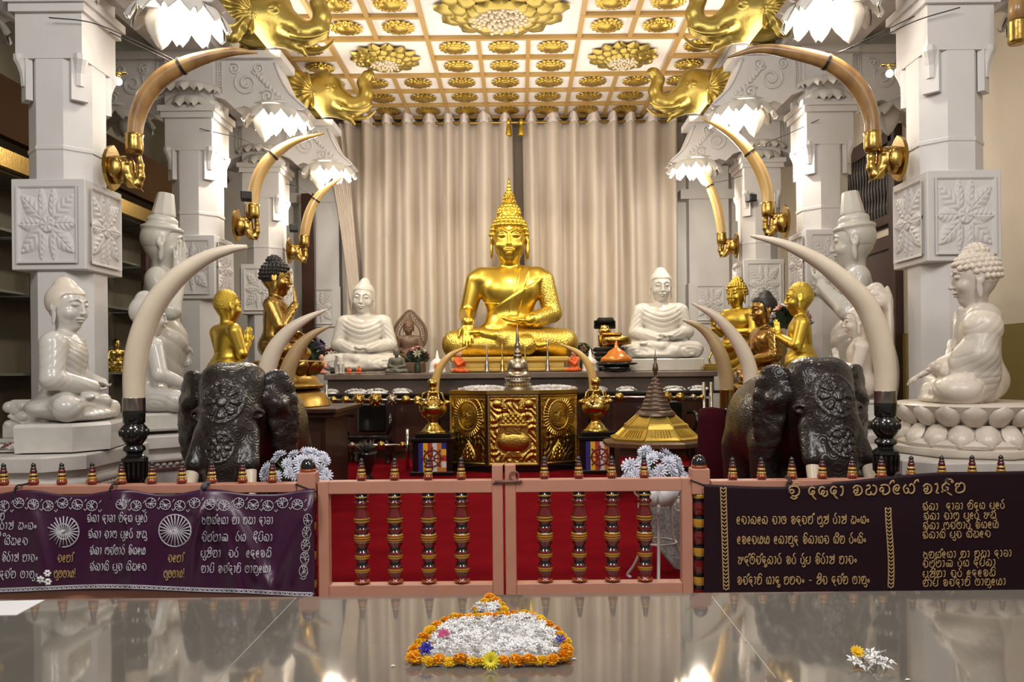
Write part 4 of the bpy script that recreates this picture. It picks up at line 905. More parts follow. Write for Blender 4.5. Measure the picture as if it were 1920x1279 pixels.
def carve(f, X, Y, Z):
    front = 1 - sstep(-.06, .06, Y)
    for cz, R in ((1.30, .17), (.97, .115)):
        r = np.sqrt(X ** 2 + (Z - cz) ** 2) + 0 * Y; a = np.arctan2(Z - cz, X) + 0 * Y; m = front * (1 - sstep(R * .97, R * 1.02, r)); q = r / R
        w = np.abs(np.cos(4 * a)); pet = sstep(.28, .34, q) * (1 - sstep(.60 + .12 * w, .66 + .12 * w, q)) * sstep(.25, .5, w); groove = np.exp(-((w - .35) / .10) ** 2) * sstep(.28, .34, q) * (1 - sstep(.7, .76, q))
        ring = np.exp(-((q - .88) / .05) ** 2); beads = np.abs(np.sin(10 * a)) * np.exp(-((q - .88) / .07) ** 2)
        f = f - m * (.012 * pet + .006 * ring + .006 * beads + .014 * (1 - sstep(.2, .26, q)) - .008 * groove)
    return f
EV, EQ = sdf_mesh(eleph(), .0085, carve); EL = fmesh('body', relax(EV, EQ, 1), EQ, EBONY)
def ear_f(f, X, Y, Z):
    r = np.sqrt((X - .44) ** 2 + (Z - 1.14) ** 2) + 0 * Y; a = np.arctan2(Z - 1.14, X - .44) + 0 * Y
    return f - .008 * np.abs(np.sin(30 * r)) * np.abs(np.sin(5 * a))
ep = [E((.345, .12, 1.24), (.145, .04, .27), .05, rz(.85)), E((.37, .14, 1.02), (.10, .035, .24), .08, rz(.85)), E((.30, .08, 1.42), (.10, .045, .10), .06, rz(.7)), Cc((.24, .02, 1.3), (.34, .05, 1.25), .07, .06, .06)]
aV, aQ = sdf_mesh(ep, .011, ear_f); aV = relax(aV, aQ, 1); EAR1 = fmesh('ear', aV, aQ, EBONY); EAR2 = fmesh('ear', aV * (-1, 1, 1), aQ[:, ::-1].copy(), EBONY)
def etusk(s): p = crom([(s * .185, -.285, .88), (s * .21, -.36, .70), (s * .225, -.46, .50), (s * .22, -.60, .34)], 8); return MB().tube(p, np.linspace(.058, .018, len(p)), 14).mesh('tusk', IVORY, True)
ET = [etusk(-1), etusk(1)]
for px, d, yaw, lab in ((435, 6.2, .10, 'dark carved wooden elephant on the left behind the silver-printed banner'), (1538, 6.2, .05, 'dark carved wooden elephant on the right behind the gold-lettered banner')):
    p = P(px, 700, d); t = thing('carved_elephant', lab, 'elephant', (p[0], d, .026), yaw, 'pair of carved elephants', 1.015)
    link('body', EL, t); link('ear', EAR1, t); link('ear', EAR2, t); link('tusk', ET[0], t); link('tusk', ET[1], t)
# ================================================================ tusks
def tusk_pts(px, d, dd=0.0, n=10):
    """px [(x,y,r_px)] from base to tip at depth d ; dd extra depth at the tip"""
    c = crom(px, n); k = np.linspace(0, 1, len(c)); return np.array([P(a, b, d + dd * q) for (a, b, r), q in zip(c, k)]), np.maximum(c[:, 2], .8) * mpp(d)
def standing_tusk(label, px, d, m, collar=None, ch=50, stand=True, dd=0, group='mounted elephant tusks', cr=1.05, sr=21, st_m=None, zbot=0.0):
    pts, rad = tusk_pts(px, d, dd); base = pts[0].copy(); t = thing('mounted_tusk', label, 'tusk', (base[0], base[1], zbot), 0, group); o = np.array([base[0], base[1], zbot])
    MB().tube(pts - o, rad, 20).obj('tusk', m, t, True)
    zb = base[2] - zbot; c = ch * mpp(d); r0 = rad[0]
    if collar: b = MB(); b.lathe([(r0 * cr, zb - c * .7), (r0 * cr * 1.02, zb - c * .65), (r0 * cr * 1.0, zb + c * .26), (r0 * cr * 1.04, zb + c * .3)], 28); b.obj('collar', collar, t, True)
    if stand:
        m2 = st_m or BLACK; R = sr * mpp(d); z1 = zb - c * .62; b = MB()
        u = R / 21 * 1.0
        prof = [(r0 * 1.12, 0), (r0 * 1.0, -26), (r0 * .98 / R * 21 * u if 0 else r0 * .98, -30)]
        P2 = [(19, 2), (20, -1), (19.5, -24), (17, -27), (23, -34), (24, -44), (22, -54), (17, -62), (14, -66), (19, -70), (20, -76), (15, -80), (14, -84), (23, -90), (24, -96), (22, -98), (20, -130), (17, -136), (22, -142), (22, -150), (17, -156), (19, -170), (24, -176), (25, -186)]
        pr = [(a * u, z1 + q * u) for a, q in P2 if z1 + q * u > .16] ; pr += [(24 * u, .15), (30 * u, .12), (32 * u, .04), (33 * u, 0)]
        b.lathe(pr[::-1], 32)
        for k in range(16):
            a = 2 * PI * k / 16
            if z1 - 130 * u > .1: b.tube([(22 * u * math.cos(a), 22 * u * math.sin(a), z1 - 98 * u), (20.5 * u * math.cos(a), 20.5 * u * math.sin(a), z1 - 128 * u)], 2.6 * u, 6)
        for k in range(12):
            a = 2 * PI * k / 12
            b.ball((23 * u * math.cos(a), 23 * u * math.sin(a), z1 - 43 * u), (4 * u, 4 * u, 8 * u), 8)
        o2 = b.obj('turned_stand', m2, t, True); autosmooth(o2, 45)
    return t
standing_tusk('large white tusk on black turned stand behind the left banner', [(251, 753, 19), (252, 700, 20), (262, 640, 21), (288, 575, 20.5), (332, 520, 18), (385, 484, 13), (430, 468, 8.5), (463, 463, 4)], 5.63, IVORY, SILVER, 24, dd=-.1)
standing_tusk('large white tusk on black turned stand behind the right banner', [(1660, 740, 18.5), (1659, 690, 20), (1648, 630, 21), (1622, 570, 20), (1580, 525, 17.5), (1530, 487, 13.5), (1470, 458, 8.5), (1408, 442, 3)], 5.63, IVORY, SILVER, 24, dd=-.1)
standing_tusk('slim white tusk rising behind the left elephant', [(497, 720, 17), (503, 685, 16.5), (518, 650, 15), (545, 618, 11.5), (578, 596, 7), (614, 580, 1.5)], 7.9, IVORY, SILVER, 30)
standing_tusk('brownish old tusk rising right of the left elephant', [(533, 752, 15), (535, 715, 15), (545, 680, 14), (564, 648, 11), (588, 626, 7), (620, 611, 1.5)], 8.55, IVORYO, SILVER, 20)
standing_tusk('slim white tusk rising behind the right elephant', [(1408, 735, 14), (1406, 695, 14), (1394, 660, 13.5), (1372, 625, 11.5), (1340, 592, 8), (1296, 568, 1.5)], 8.5, IVORY, SILVER, 30)
standing_tusk('brown old tusk with gold ferrule left of the right elephant', [(1363, 742, 12.5), (1361, 705, 13), (1352, 668, 13), (1335, 635, 10.5), (1312, 613, 7), (1280, 600, 1.5)], 9.2, IVORYO, BRONZE, 40, sr=17)
standing_tusk('small honey-coloured tusk curving over left side of embossed cabinet', [(815, 738, 8), (817, 712, 8), (827, 686, 7), (846, 665, 5), (874, 651, 1.5)], 13.35, IVORYG, None, 14, sr=9, zbot=.0)
standing_tusk('small honey-coloured tusk curving over right side of embossed cabinet', [(1113, 735, 8), (1111, 708, 8), (1101, 680, 7), (1082, 660, 5), (1050, 645, 1.5)], 13.35, IVORYG, None, 14, sr=9, zbot=.0)
# ---- tusks held by elephant-head sconces on the columns
def sconce_head():
    h = [E((0, 0, 0), (.09, .11, .12), .03), E((.07, 0, .04), (.08, .07, .08), .04)] + chain([(.09, 0, -.03), (.125, 0, -.11), (.175, 0, -.125), (.20, 0, -.06), (.20, 0, .03), (.19, 0, .11)], [.065, .045, .034, .03, .026, .022], .03)
    for s in (-1, 1): h += [E((.02, s * .10, .0), (.06, .03, .09), .02), E((.11, s * .055, .05), (.02, .015, .015), .01), Cc((.10, s * .05, -.07), (.20, s * .06, -.18), .014, .006, .01)]
    return h
sV, sQ = sdf_mesh(sconce_head(), .009); SCH = fmesh('elephant_head', relax(sV, sQ, 1), sQ, BRONZE)
def sconce(label, px, d, m, plq, s, strap, wires, side):
    pts, rad = tusk_pts(px, d); p = P(plq[0], plq[1], d); t = thing('tusk_sconce', label, 'tusk sconce', p, 0, 'elephant tusks on wall sconces')
    MB().tube(pts - p, rad, 20).obj('tusk', m, t, True)
    b = MB(); b.lathe([(rad[0] * 1.02, -.10 * s), (rad[0] * 1.2, -.06 * s), (rad[0] * 1.22, .0), (rad[0] * 1.15, .05 * s), (rad[0] * 1.28, .09 * s), (rad[0] * 1.1, .1 * s)], 20, c=tuple(pts[0] - p + (0, 0, -.02)))
    b.obj('ferrule', BRONZE, t, True)
    link('elephant_head', SCH, t, (side * .03, 0, -.02), None, (side * s * 1.15, s * 1.15, s * 1.15))
    pl = MB(); N = 20; v = []
    for xx in (-.035, .0):
        for i in range(N): a = 2 * PI * i / N; r = 1 + .16 * math.cos(2 * a) - .10 * abs(math.sin(2 * a)); v.append((side * xx, .15 * r * math.cos(a) * s, .27 * r * math.sin(a) * s))
    f = [tuple(range(N))[::side], tuple(N + i for i in range(N))[::-side]] + [(i, (i + 1) % N, N + (i + 1) % N, N + i)[::-side] for i in range(N)]; pl.add(v, f); pl.obj('wall_plaque', BRONZE, t)
    k = strap; c = crom(px, 10); i = min(range(len(c)), key=lambda q: (c[q][0] - k[0]) ** 2 + (c[q][1] - k[1]) ** 2)
    tg = pts[min(i + 1, len(pts) - 1)] - pts[i - 1]; tg /= np.linalg.norm(tg); b = MB(); b.tube([pts[i] - p - tg * .014, pts[i] - p + tg * .014], rad[i] * 1.12, 20); b.obj('strap', WIRE, t)
    b = MB()
    for w in wires: q = [P(x, y, dd) - p for x, y, dd in w]; b.tube(crom(q, 6), .0055 if len(wires) else .004, 6)
    b.obj('retaining_wire', WIRE, t, True)
    return t
sconce('uppermost long tusk on left, held by sconce on nearest left column', [(252, 266, 13), (257, 222, 14.5), (274, 180, 16), (304, 146, 16.5), (345, 122, 15), (395, 105, 11), (440, 97, 7.5), (482, 99, 2)], 7.9, IVORYA, (214, 315), 1.0, (338, 124), [[(338, 118, 7.9), (240, 70, 7.75), (170, 42, 7.55), (92, 33, 7.5)], [(330, 120, 7.9), (205, 60, 7.6)]], 1)
sconce('middle tusk on left, held by sconce on second left column', [(474, 394, 10), (476, 362, 11), (485, 330, 11.5), (503, 301, 11), (530, 278, 9), (562, 262, 6), (608, 250, 1.5)], 11.1, IVORYG, (447, 422), 1.0, (512, 290), [[(510, 284, 11.1), (445, 258, 11.0), (420, 252, 10.9), (374, 241, 10.7)]], 1)
sconce('smallest rearmost tusk on left, held by sconce on third left column', [(570, 450, 8), (573, 428, 9), (580, 400, 9), (592, 375, 8), (610, 355, 6), (643, 331, 1.5)], 14.0, IVORYG, (545, 470), 1.0, (592, 375), [[(586, 366, 14.0), (556, 350, 13.9), (536, 345, 13.9)]], 1)
sconce('uppermost long tusk on right, held by sconce on nearest right column', [(1636, 262, 13), (1634, 222, 14.5), (1620, 180, 16), (1592, 144, 16), (1550, 116, 14.5), (1490, 100, 12), (1425, 92, 8), (1364, 108, 2)], 7.9, IVORYA, (1682, 297), 1.0, (1550, 116), [[(1565, 100, 7.9), (1650, 70, 7.75), (1720, 38, 7.55), (1800, 14, 7.5)], [(1565, 103, 7.9), (1715, 30, 7.6)]], -1)
sconce('middle tusk on right, held by sconce on second right column', [(1440, 390, 10), (1438, 358, 11), (1428, 325, 11.5), (1410, 293, 11), (1385, 263, 9.5), (1355, 240, 7), (1316, 222, 1.5)], 11.1, IVORYG, (1470, 415), 1.0, (1410, 281), [[(1420, 275, 11.1), (1480, 250, 11.0), (1536, 224, 10.7)]], -1)
sconce('smallest rearmost tusk on right, held by sconce on third right column', [(1353, 445, 7.5), (1351, 420, 8.5), (1344, 385, 8.5), (1332, 352, 7.5), (1318, 322, 6), (1294, 291, 1.2)], 14.0, IVORYG, (1378, 460), 1.0, (1331, 347), [[(1336, 343, 14.0), (1375, 335, 13.9), (1412, 322, 13.9)]], -1)
# black loudspeaker boxes by the columns
for px, py, d, lab in ((462, 368, 10.6, 'small black box speaker hung beside second left column'), (551, 428, 13.6, 'small black box speaker hung beside third left column'), (1408, 372, 13.6, 'small dark box speaker hung beside third right column')):
    t = thing('speaker_box', lab, 'speaker', P(px, py, d), .3); MB().box((0, 0, 0), (.07, .08, .06), bev=.01).obj('cabinet', BLACKM, t); MB().box((0, -.085, 0), (.055, .006, .045)).box((0, .10, .03), (.012, .06, .012)).obj('grille', mat('speaker_grille', (.03, .03, .03), .7), t)

p = P(1908, 40, 7.2); t = thing('tusk_end', 'lower end of a hanging dark tusk with gold ferrule at top right edge', 'tusk', p)
MB().tube([(0, 0, .35), (-.005, 0, .12), (.0, 0, .0)], [.06, .07, .075], 20).obj('tusk', IVORYA, t, True); MB().lathe([(.075, -.20), (.082, -.18), (.080, -.02), (.086, .0), (.07, .01)], 20).obj('ferrule', BRONZE, t, True)
b = MB(); b.box((.16, 0, -.1), (.12, .015, .015)); b.box((.16, 0, .3), (.12, .012, .012)); b.obj('bracket_arm', BRONZE, t)
# ================================================================ embossed brass cabinet (three faces)
def relief_cab(kind, nx=150, ny=190):
    u, v = np.meshgrid(np.linspace(-1, 1, nx), np.linspace(-1.3, 1.3, ny), indexing='ij'); h = np.zeros_like(u)
    w = .5 + .5 * np.sin(13 * u + 3.2 * np.sin(6 * v + 2)) * np.sin(12 * v + 3 * np.sin(7 * u)); h = .30 * w ** 1.2     # scrolling foliage ground
    if kind == 'face':
        cz = .52; r = np.hypot(u, v - cz); a = np.arctan2(v - cz, u); ray = (r > .56) & (r < .80); h = np.where(ray, .30 + .30 * np.abs(np.sin(20 * a)), h); h = np.where(np.abs(r - .54) < .04, .75, h)
        disc = r < .5; fc = .45 + .45 * np.sqrt(np.clip(1 - (r / .5) ** 2, 0, 1))
        x, z = u, v - cz
        for s in (-1, 1): fc -= .22 * np.exp(-((x - s * .17) / .10) ** 2 - ((z - .06) / .04) ** 2); fc += .12 * np.exp(-((x - s * .17) / .12) ** 2 - ((z - .15) / .03) ** 2)
        fc += .28 * np.exp(-(x / .05) ** 2) * ((z < .1) & (z > -.13)); fc -= .2 * np.exp(-(x / .15) ** 2 - ((z + .24) / .025) ** 2); h = np.where(disc, fc, h)
        for i in range(3):   # leaf sprays below the disc
            a0 = PI * (.35 + .15 * i); h = np.maximum(h, .9 * leaf_h(u, v, -.35 + .35 * i, -1.15, a0, .75, .16))
    else:
        r = np.hypot(u / .62, (v + .45) / .40); halo = (np.hypot(u / .74, (v + .45) / .52) < 1) | ((np.abs(u) < .60) & (v > -.2) & (v < .62 - .5 * np.abs(u))); h = np.where(halo, .06, h); pot = r < 1; h = np.where(pot, .40 + .75 * np.sqrt(np.clip(1 - r ** 2, 0, 1)), h)
        neck = (np.abs(u) < .30 + .9 * np.clip(v - .02, 0, 1) ** 1.2) & (v > -.15) & (v < .16); h = np.where(neck, .9, h); rim = (np.abs(u) < .52) & (v > .12) & (v < .22); h = np.where(rim, 1.0, h)
        foot = (np.abs(u) < .24 + .7 * np.clip(-.83 - v, 0, 1)) & (v < -.8) & (v > -1.0); h = np.where(foot, .8, h)
        dome = (v > .22) & (np.hypot(u / .46, (v - .22) / .42) < 1); h = np.where(dome, .55 + .3 * np.abs(np.sin(16 * (u + v)) * np.sin(16 * (u - v))), h)
        for s in (-1, 1): q = np.hypot((u - s * .62) / .2, (v - .98) / .16); h = np.where(q < 1, .4 + .5 * np.sqrt(np.clip(1 - q * q, 0, 1)), h); h = np.maximum(h, .8 * leaf_h(u, v, s * .2, .75, PI / 2 - s * .9, .7, .14))
    fr = np.maximum(np.abs(u), np.abs(v) / 1.3); h = np.where(fr > .95, .8, np.where(fr > .90, .1, h)); return u, v, h
t = thing('embossed_cabinet', 'three-sided embossed brass cabinet with pot and faces before the altar', 'cabinet', P(963, 880, 11.95) * (1, 1, 0) + (0, 0, .013))
zt = P(963, 737, 11.9)[2]; zb = P(963, 878, 11.9)[2]; H = zt - zb; zm = (zt + zb) / 2; W = 97 * mpp(11.9); wl = 82 * mpp(12.2); an = .50
bd = MB(); cw = wl * math.cos(an); sw_ = wl * math.sin(an); poly = [(-W / 2, 0), (W / 2, 0), (W / 2 + cw, sw_), (W / 2 + cw, .95), (-W / 2 - cw, .95), (-W / 2 - cw, sw_)]
def pslab(b, poly, z0, z1, g=1.0, oy=0): n = len(poly); b.add([(x * g, y * g + oy, z0) for x, y in poly] + [(x * g, y * g + oy, z1) for x, y in poly], [tuple(range(n))[::-1], tuple(range(n, 2 * n))] + [(i, (i + 1) % n, n + (i + 1) % n, n + i) for i in range(n)]); return b
pslab(bd, poly, zb - .0, zt - .03); bd.obj('carcass', WOODD, t)
pslab(MB(), poly, zt - .03, zt + .02, 1.02, -.005).obj('top', BRONZE, t); pslab(MB(), poly, 0, zb, .98, .01).obj('plinth', BLACK, t)
link('embossed_panel', height_mesh('front_panel', *relief_cab('pot'), W * .97, H * .93, .060, REPOU), t, (0, -.006, zm - .01))
fu, fv, fh = relief_cab('face')
link('embossed_panel', height_mesh('side_panel', fu, fv, fh, wl * .96, H * .93, .035, REPOU), t, (-W / 2 - cw / 2 - .003, sw_ / 2 - .005, zm - .01), (0, 0, -an))
link('embossed_panel', height_mesh('side_panel', fu, fv, fh, wl * .96, H * .93, .035, REPOU), t, (W / 2 + cw / 2 + .003, sw_ / 2 - .005, zm - .01), (0, 0, an))
CABTOP = zt + .02; CABY = 11.95
# jasmine heaps ------------------------------------------------------------
def jas_flower(b, c, s, R=None, n=5):
    R = R if R is not None else rz(random.uniform(0, 6.28)) @ rx(random.uniform(-.9, .9)) @ ry(random.uniform(-.9, .9))
    for k in range(n):
        a = 2 * PI * k / n; d = np.array([math.cos(a), math.sin(a), .25]); q = np.array([-math.sin(a), math.cos(a), 0]); pts = [d * s * .12, d * s * .55 + q * s * .2 + (0, 0, .06 * s), d * s * 1.0 - (0, 0, .1 * s), d * s * .55 - q * s * .2 + (0, 0, .06 * s)]
        b.add([R @ p + c for p in pts], [(0, 1, 2, 3)])
        b.add([R @ (p * (1, 1, 1) - (0, 0, s * .06)) + c for p in pts], [(3, 2, 1, 0)])
def heap(name, label, c, hx, hy, hz, n, s, m=PETW, cat='flower heap'):
    b = MB(); b.ball((0, 0, 0), (hx * .8, hy * .8, hz * .5), 16)
    b.v = [(x, y, max(z, 0)) for x, y, z in b.v]
    for i in range(n):
        a = random.uniform(0, 2 * PI); r = math.sqrt(random.random()); x, y = hx * r * math.cos(a), hy * r * math.sin(a); z = hz * math.sqrt(max(0, 1 - r * r)) * .85
        jas_flower(b, np.array([x, y, z + s * .2]), s)
    o = b.obj(name, m, None, False, loc=c); o['kind'] = 'stuff'; T(o, label, cat); return o
for s, lab in ((-1, 'white jasmine heaped on cabinet top left of the silver stupa'), (1, 'white jasmine heaped on cabinet top right of the silver stupa')): heap('jasmine_heap', lab, (P(963, 0, 11.95)[0] + s * .52, 12.35, CABTOP + .004), .40, .22, .075, 300, .032)
for px, w, lab in ((622, 14, 'tiny white flower heap on altar ledge by lotus throne'), (668, 24, 'white flower heap on altar ledge, second from the left'), (706, 26, 'white flower heap on altar ledge below the left marble Buddha'), (752, 24, 'white flower heap on ledge left of the brass vase'), (1122, 22, 'white flower heap on ledge behind right brass vase'), (1174, 22, 'white flower heap on ledge left of the bronze spire'), (1226, 14, 'tiny white flower heap peeping right of the bronze spire'), (1264, 24, 'white flower heap on ledge below right marble Buddha'), (1308, 22, 'white flower heap at far right end of altar ledge')):
    p = P(px, 730, 13.85); heap('jasmine_heap', lab, (p[0], 13.85, 1.157), w * mpp(13.85) * .85, .09, .075, 60, .028)
# silver stupa on the cabinet
t = thing('silver_stupa', 'ornate silver stupa reliquary on top of the embossed cabinet', 'stupa', (P(964, 0, 12.3)[0], 12.3, CABTOP)); u = mpp(12.3)
b = MB(); b.lathe([(26 * u, 0), (27 * u, 4 * u), (22 * u, 7 * u), (24 * u, 9 * u), (23 * u, 16 * u), (24.5 * u, 18 * u), (22.5 * u, 20 * u), (22 * u, 27 * u), (23 * u, 29 * u), (20 * u, 31 * u), (20 * u, 36 * u)], 32)
for rr, zz, n in ((24, 12, 26), (23, 23, 24)):
    for k in range(n): a = 2 * PI * k / n; b.ball((rr * u * math.cos(a), rr * u * math.sin(a), zz * u), 1.9 * u, 8)
b.obj('tiered_base', OLDSILVER, t, True)
b = MB(); b.lathe([(19.5 * u, 36 * u), (19.5 * u, 44 * u), (18.5 * u, 52 * u), (14 * u, 59 * u), (7 * u, 63 * u)], 32); b.obj('bell_dome', OLDSILVER, t, True)
b = MB(); b.box((0, 0, 65 * u), (7.5 * u, 7.5 * u, 3 * u)); b.lathe([(7 * u, 68 * u), (6 * u, 74 * u), (4 * u, 76 * u), (5 * u, 82 * u), (5.5 * u, 86 * u), (3 * u, 92 * u), (4 * u, 95 * u), (2.6 * u, 101 * u), (3 * u, 104 * u), (1.5 * u, 112 * u), (.3 * u, 124 * u)], 16); b.obj('spire', OLDSILVER, t, True)
# brass vases on flag pedestals ---------------------------------------------
FLAG = [mat('flag_blue', (.015, .02, .22), .5), mat('flag_yellow', (.80, .48, .03), .5), mat('flag_red', (.50, .04, .02), .5), mat('flag_white', (.74, .70, .68), .5), mat('flag_orange', (.60, .20, .03), .5)]
WHEELR = mat('wheel_red', (.15, .015, .01), .5)
def vase_set(px, py_top, lab1, lab2, d=11.7):
    zt = P(px, 815 if px < 900 else 812, d)[2]; t = thing('flag_pedestal', lab2, 'pedestal', (P(px + 3, 0, d)[0], d, .013), 0, 'black pedestals with flag panels'); hw = 40 * mpp(d); g = mpp(d)
    b = MB(); b.box((0, .26, zt - .03), (hw * .82, .24, .03), bev=.006); b.box((0, .26, zt - .09), (hw * 1.0, .32, .025), bev=.006); b.box((0, .26, (zt - .11) / 2 + .03), (hw * .93, .29, (zt - .11) / 2 - .03)); b.box((0, .26, .03), (hw * 1.05, .34, .03), bev=.01); b.obj('box', BLACK, t)
    z1, z0 = zt - .135, zt - .58; fw = hw * 1.30; b = MB(); x0 = -fw / 2
    for i in range(5): b.box((x0 + fw / 6 * (i + .5), -.036, (z0 + z1) / 2), (fw / 12, .004, (z1 - z0) / 2), i)
    seg = [0, 1, 2, 3, 4]
    for k in range(5): b.box((x0 + fw / 6 * 5.5, -.036, z1 - (z1 - z0) / 5 * (k + .5)), (fw / 12, .004, (z1 - z0) / 10), seg[k])
    b.obj('flag_panel', FLAG, t)
    b = MB(); R = .12; zc = (z0 + z1) / 2; th = np.linspace(0, 2 * PI, 33); b.tube([(R * math.cos(a), -.045, zc + R * math.sin(a)) for a in th], .013, 6, cap=False)
    for k in range(8): a = PI * k / 4; b.tube([(.025 * math.cos(a), -.045, zc + .025 * math.sin(a)), (R * 1.28 * math.cos(a), -.045, zc + R * 1.28 * math.sin(a))], .009, 6); b.ball((R * 1.28 * math.cos(a), -.045, zc + R * 1.28 * math.sin(a)), .016, 8)
    b.tube([(.03 * math.cos(a), -.045, zc + .03 * math.sin(a)) for a in th], .011, 6, cap=False); b.obj('wheel_emblem', WHEELR, t, True)
    t = thing('brass_vase', lab1, 'vase', (P(px, 0, d)[0], d + .26, zt + .002), 0, 'brass ewers on flag pedestals'); u = mpp(d + .26)
    b = MB(); b.lathe([(24 * u, 0), (25 * u, 3 * u), (20 * u, 6 * u), (17 * u, 10 * u), (12 * u, 16 * u), (9 * u, 20 * u), (10 * u, 22 * u), (10 * u, 25 * u), (14 * u, 28 * u), (22 * u, 34 * u), (26 * u, 42 * u), (26 * u, 49 * u), (22 * u, 57 * u), (14 * u, 63 * u), (9 * u, 67 * u), (8 * u, 72 * u), (12 * u, 75 * u), (13 * u, 77 * u), (8 * u, 79 * u), (5 * u, 81 * u)], 36); b.obj('vase_body', BRASS, t, True)
    b = MB(); b.lathe([(5 * u, 80 * u), (7 * u, 83 * u), (5 * u, 86 * u)], 16); b.ball((0, 0, 93 * u), 9.5 * u, 20); b.obj('ball_lid', BRASS, t, True)
    for k in range(6):
        a = 2 * PI * k / 6 + .2; b = MB(); dr = np.array([math.cos(a), math.sin(a), 0]); p = [dr * 22 * u + (0, 0, 54 * u), dr * 27 * u + (0, 0, 58 * u), dr * 30 * u + (0, 0, 56 * u), dr * 31 * u + (0, 0, 52 * u)]; b.tube(p, [4 * u, 4 * u, 5 * u, 2 * u], 8)
        b.tube([dr * 12 * u + (0, 0, 76 * u), dr * 18 * u + (0, 0, 74 * u), dr * 20 * u + (0, 0, 66 * u), dr * 24 * u + (0, 0, 60 * u)], 1.6 * u, 6); b.obj('spout', BRASS, t, True)
vase_set(800, 715, 'brass spouted vase with ball lid left of embossed cabinet', 'black pedestal with striped flag panel left of embossed cabinet')
vase_set(1113, 712, 'brass spouted vase with ball lid right of embossed cabinet', 'black pedestal with striped flag panel half hidden right of cabinet', 11.7)
# bronze spire roof over golden octagonal canopy ------------------------------
d = 9.9; u = mpp(d); X0 = P(1222, 0, d)[0]; zt = P(1222, 836, d)[2]; t = thing('canopy_stand', 'wooden stand with golden octagonal roof and dark bronze spire on right', 'canopy', (X0, d, .013))
b = MB(); b.lathe([(98 * u, zt - .01), (104 * u, zt + .0), (104 * u, zt + 7 * u), (98 * u, zt + 10 * u)], 8, rot0=PI / 8, sq=.8); b.obj('wooden_board', WOODM, t)
for sx in (-1, 1):
    for sy in (-1, 1): MB().box((sx * 78 * u, sy * 45 * u, zt / 2), (.03, .03, zt / 2)).obj('leg', WOODD, t)
for sy in (-1, 1): MB().box((0, sy * 45 * u, .25), (78 * u - .03, .02, .03)).obj('stretcher', WOODD, t)
b = MB(); z0 = zt + 10 * u; b.lathe([(88 * u, z0), (88 * u, z0 + 4 * u), (78 * u, z0 + 8 * u), (62 * u, z0 + 22 * u), (60 * u, z0 + 28 * u), (54 * u, z0 + 31 * u), (36 * u, z0 + 47 * u)], 8, rot0=PI / 8, sq=.85)
for k in range(8):
    a = PI / 8 + k * PI / 4; pr = [(88, 4), (78, 8), (62, 22), (60, 28), (54, 31), (36, 47)]; b.tube([(r * u * math.cos(a), .85 * r * u * math.sin(a), z0 + z * u) for r, z in pr], 1.8 * u, 6)
    a2 = a + PI / 8
    for q in range(-3, 4):
        pr2 = [(78, 9), (64, 21.5)]; b.tube([(r * u * (math.cos(a2) * .93 - math.sin(a2) * q * .075), .85 * r * u * (math.sin(a2) * .93 + math.cos(a2) * q * .075), z0 + z * u) for r, z in pr2], .9 * u, 5)
b.obj('golden_roof', mat('old_gold', (.55, .38, .08), .38, .9), t)
b = MB(); z1 = z0 + 45 * u; pr = [(37 * u, z1), (36 * u, z1 + 5 * u), (31 * u, z1 + 10 * u)]
for k in range(9): r = 29 * (1 - k / 9.6); pr += [(r * u, z1 + (10 + k * 7.6) * u), ((r + .2) * u, z1 + (13 + k * 7.6) * u), ((r - 1.6) * u, z1 + (14 + k * 7.6) * u)]
pr += [(3.5 * u, z1 + 80 * u), (5.5 * u, z1 + 86 * u), (4.5 * u, z1 + 96 * u), (2 * u, z1 + 99 * u), (3 * u, z1 + 106 * u), (1 * u, z1 + 112 * u), (.3 * u, z1 + 125 * u)]
b.lathe(pr, 32); o = b.obj('ringed_spire', mat('dark_bronze', (.14, .095, .07), .38, .75), t, True); autosmooth(o, 50)
# rods with gilt balls in front of the altar -----------------------------------
def rod(label, x0, x1, y, d, balls, r=5, posts=()):
    p0, p1 = P(x0, y, d), P(x1, y, d); c = (p0 + p1) / 2; t = thing('ornamental_rod', label, 'rod', c, 0)
    MB().tube([p0 - c, p1 - c], .022, 12).obj('rod', STEEL, t, True)
    for px, rr, m in balls:
        q = P(px, y, d) - c; b = MB(); R = rr * mpp(d); b.ball((q[0], -.0, q[2]), R, 16)
        if rr > 9:
            for k in range(26): a = k * 2.4; zz = -1 + 2 * (k + .5) / 26; s = math.sqrt(1 - zz * zz); b.ball((q[0] + R * s * math.cos(a), R * s * math.sin(a), q[2] + R * zz), R * .22, 6)
        b.obj('ball', m, t, True)
    if posts:
        for px in posts: q = P(px, y, d) - c; MB().tube([(q[0], 0, q[2] + .25), (q[0], 0, -c[2] + .013)], .028, 12).obj('post', STEEL, t, True)
rod('steel rod strung with gilt balls left of the cabinet, the upper one', 606, 800, 750, 13.0, [(625, 7, BRASS), (648, 8, BRASS), (673, 11, BRONZE), (704, 12, BRONZE), (735, 10, OLDSILVER), (761, 9, BRONZE), (783, 8, BRASS)], posts=(612,))
rod('steel rod low beside the red carpet on the left', 634, 770, 835, 12.4, [(660, 6, OLDSILVER), (715, 8, BRONZE), (755, 7, BRONZE)], posts=(638, 764))
rod('steel rail with gilt balls right of the cabinet', 1118, 1332, 745, 13.0, [(1140, 5, BRASS), (1161, 9, BRONZE), (1250, 10, BRONZE), (1275, 9, BRONZE), (1300, 6, OLDSILVER), (1316, 5, BRASS)], posts=(1320, 1334))
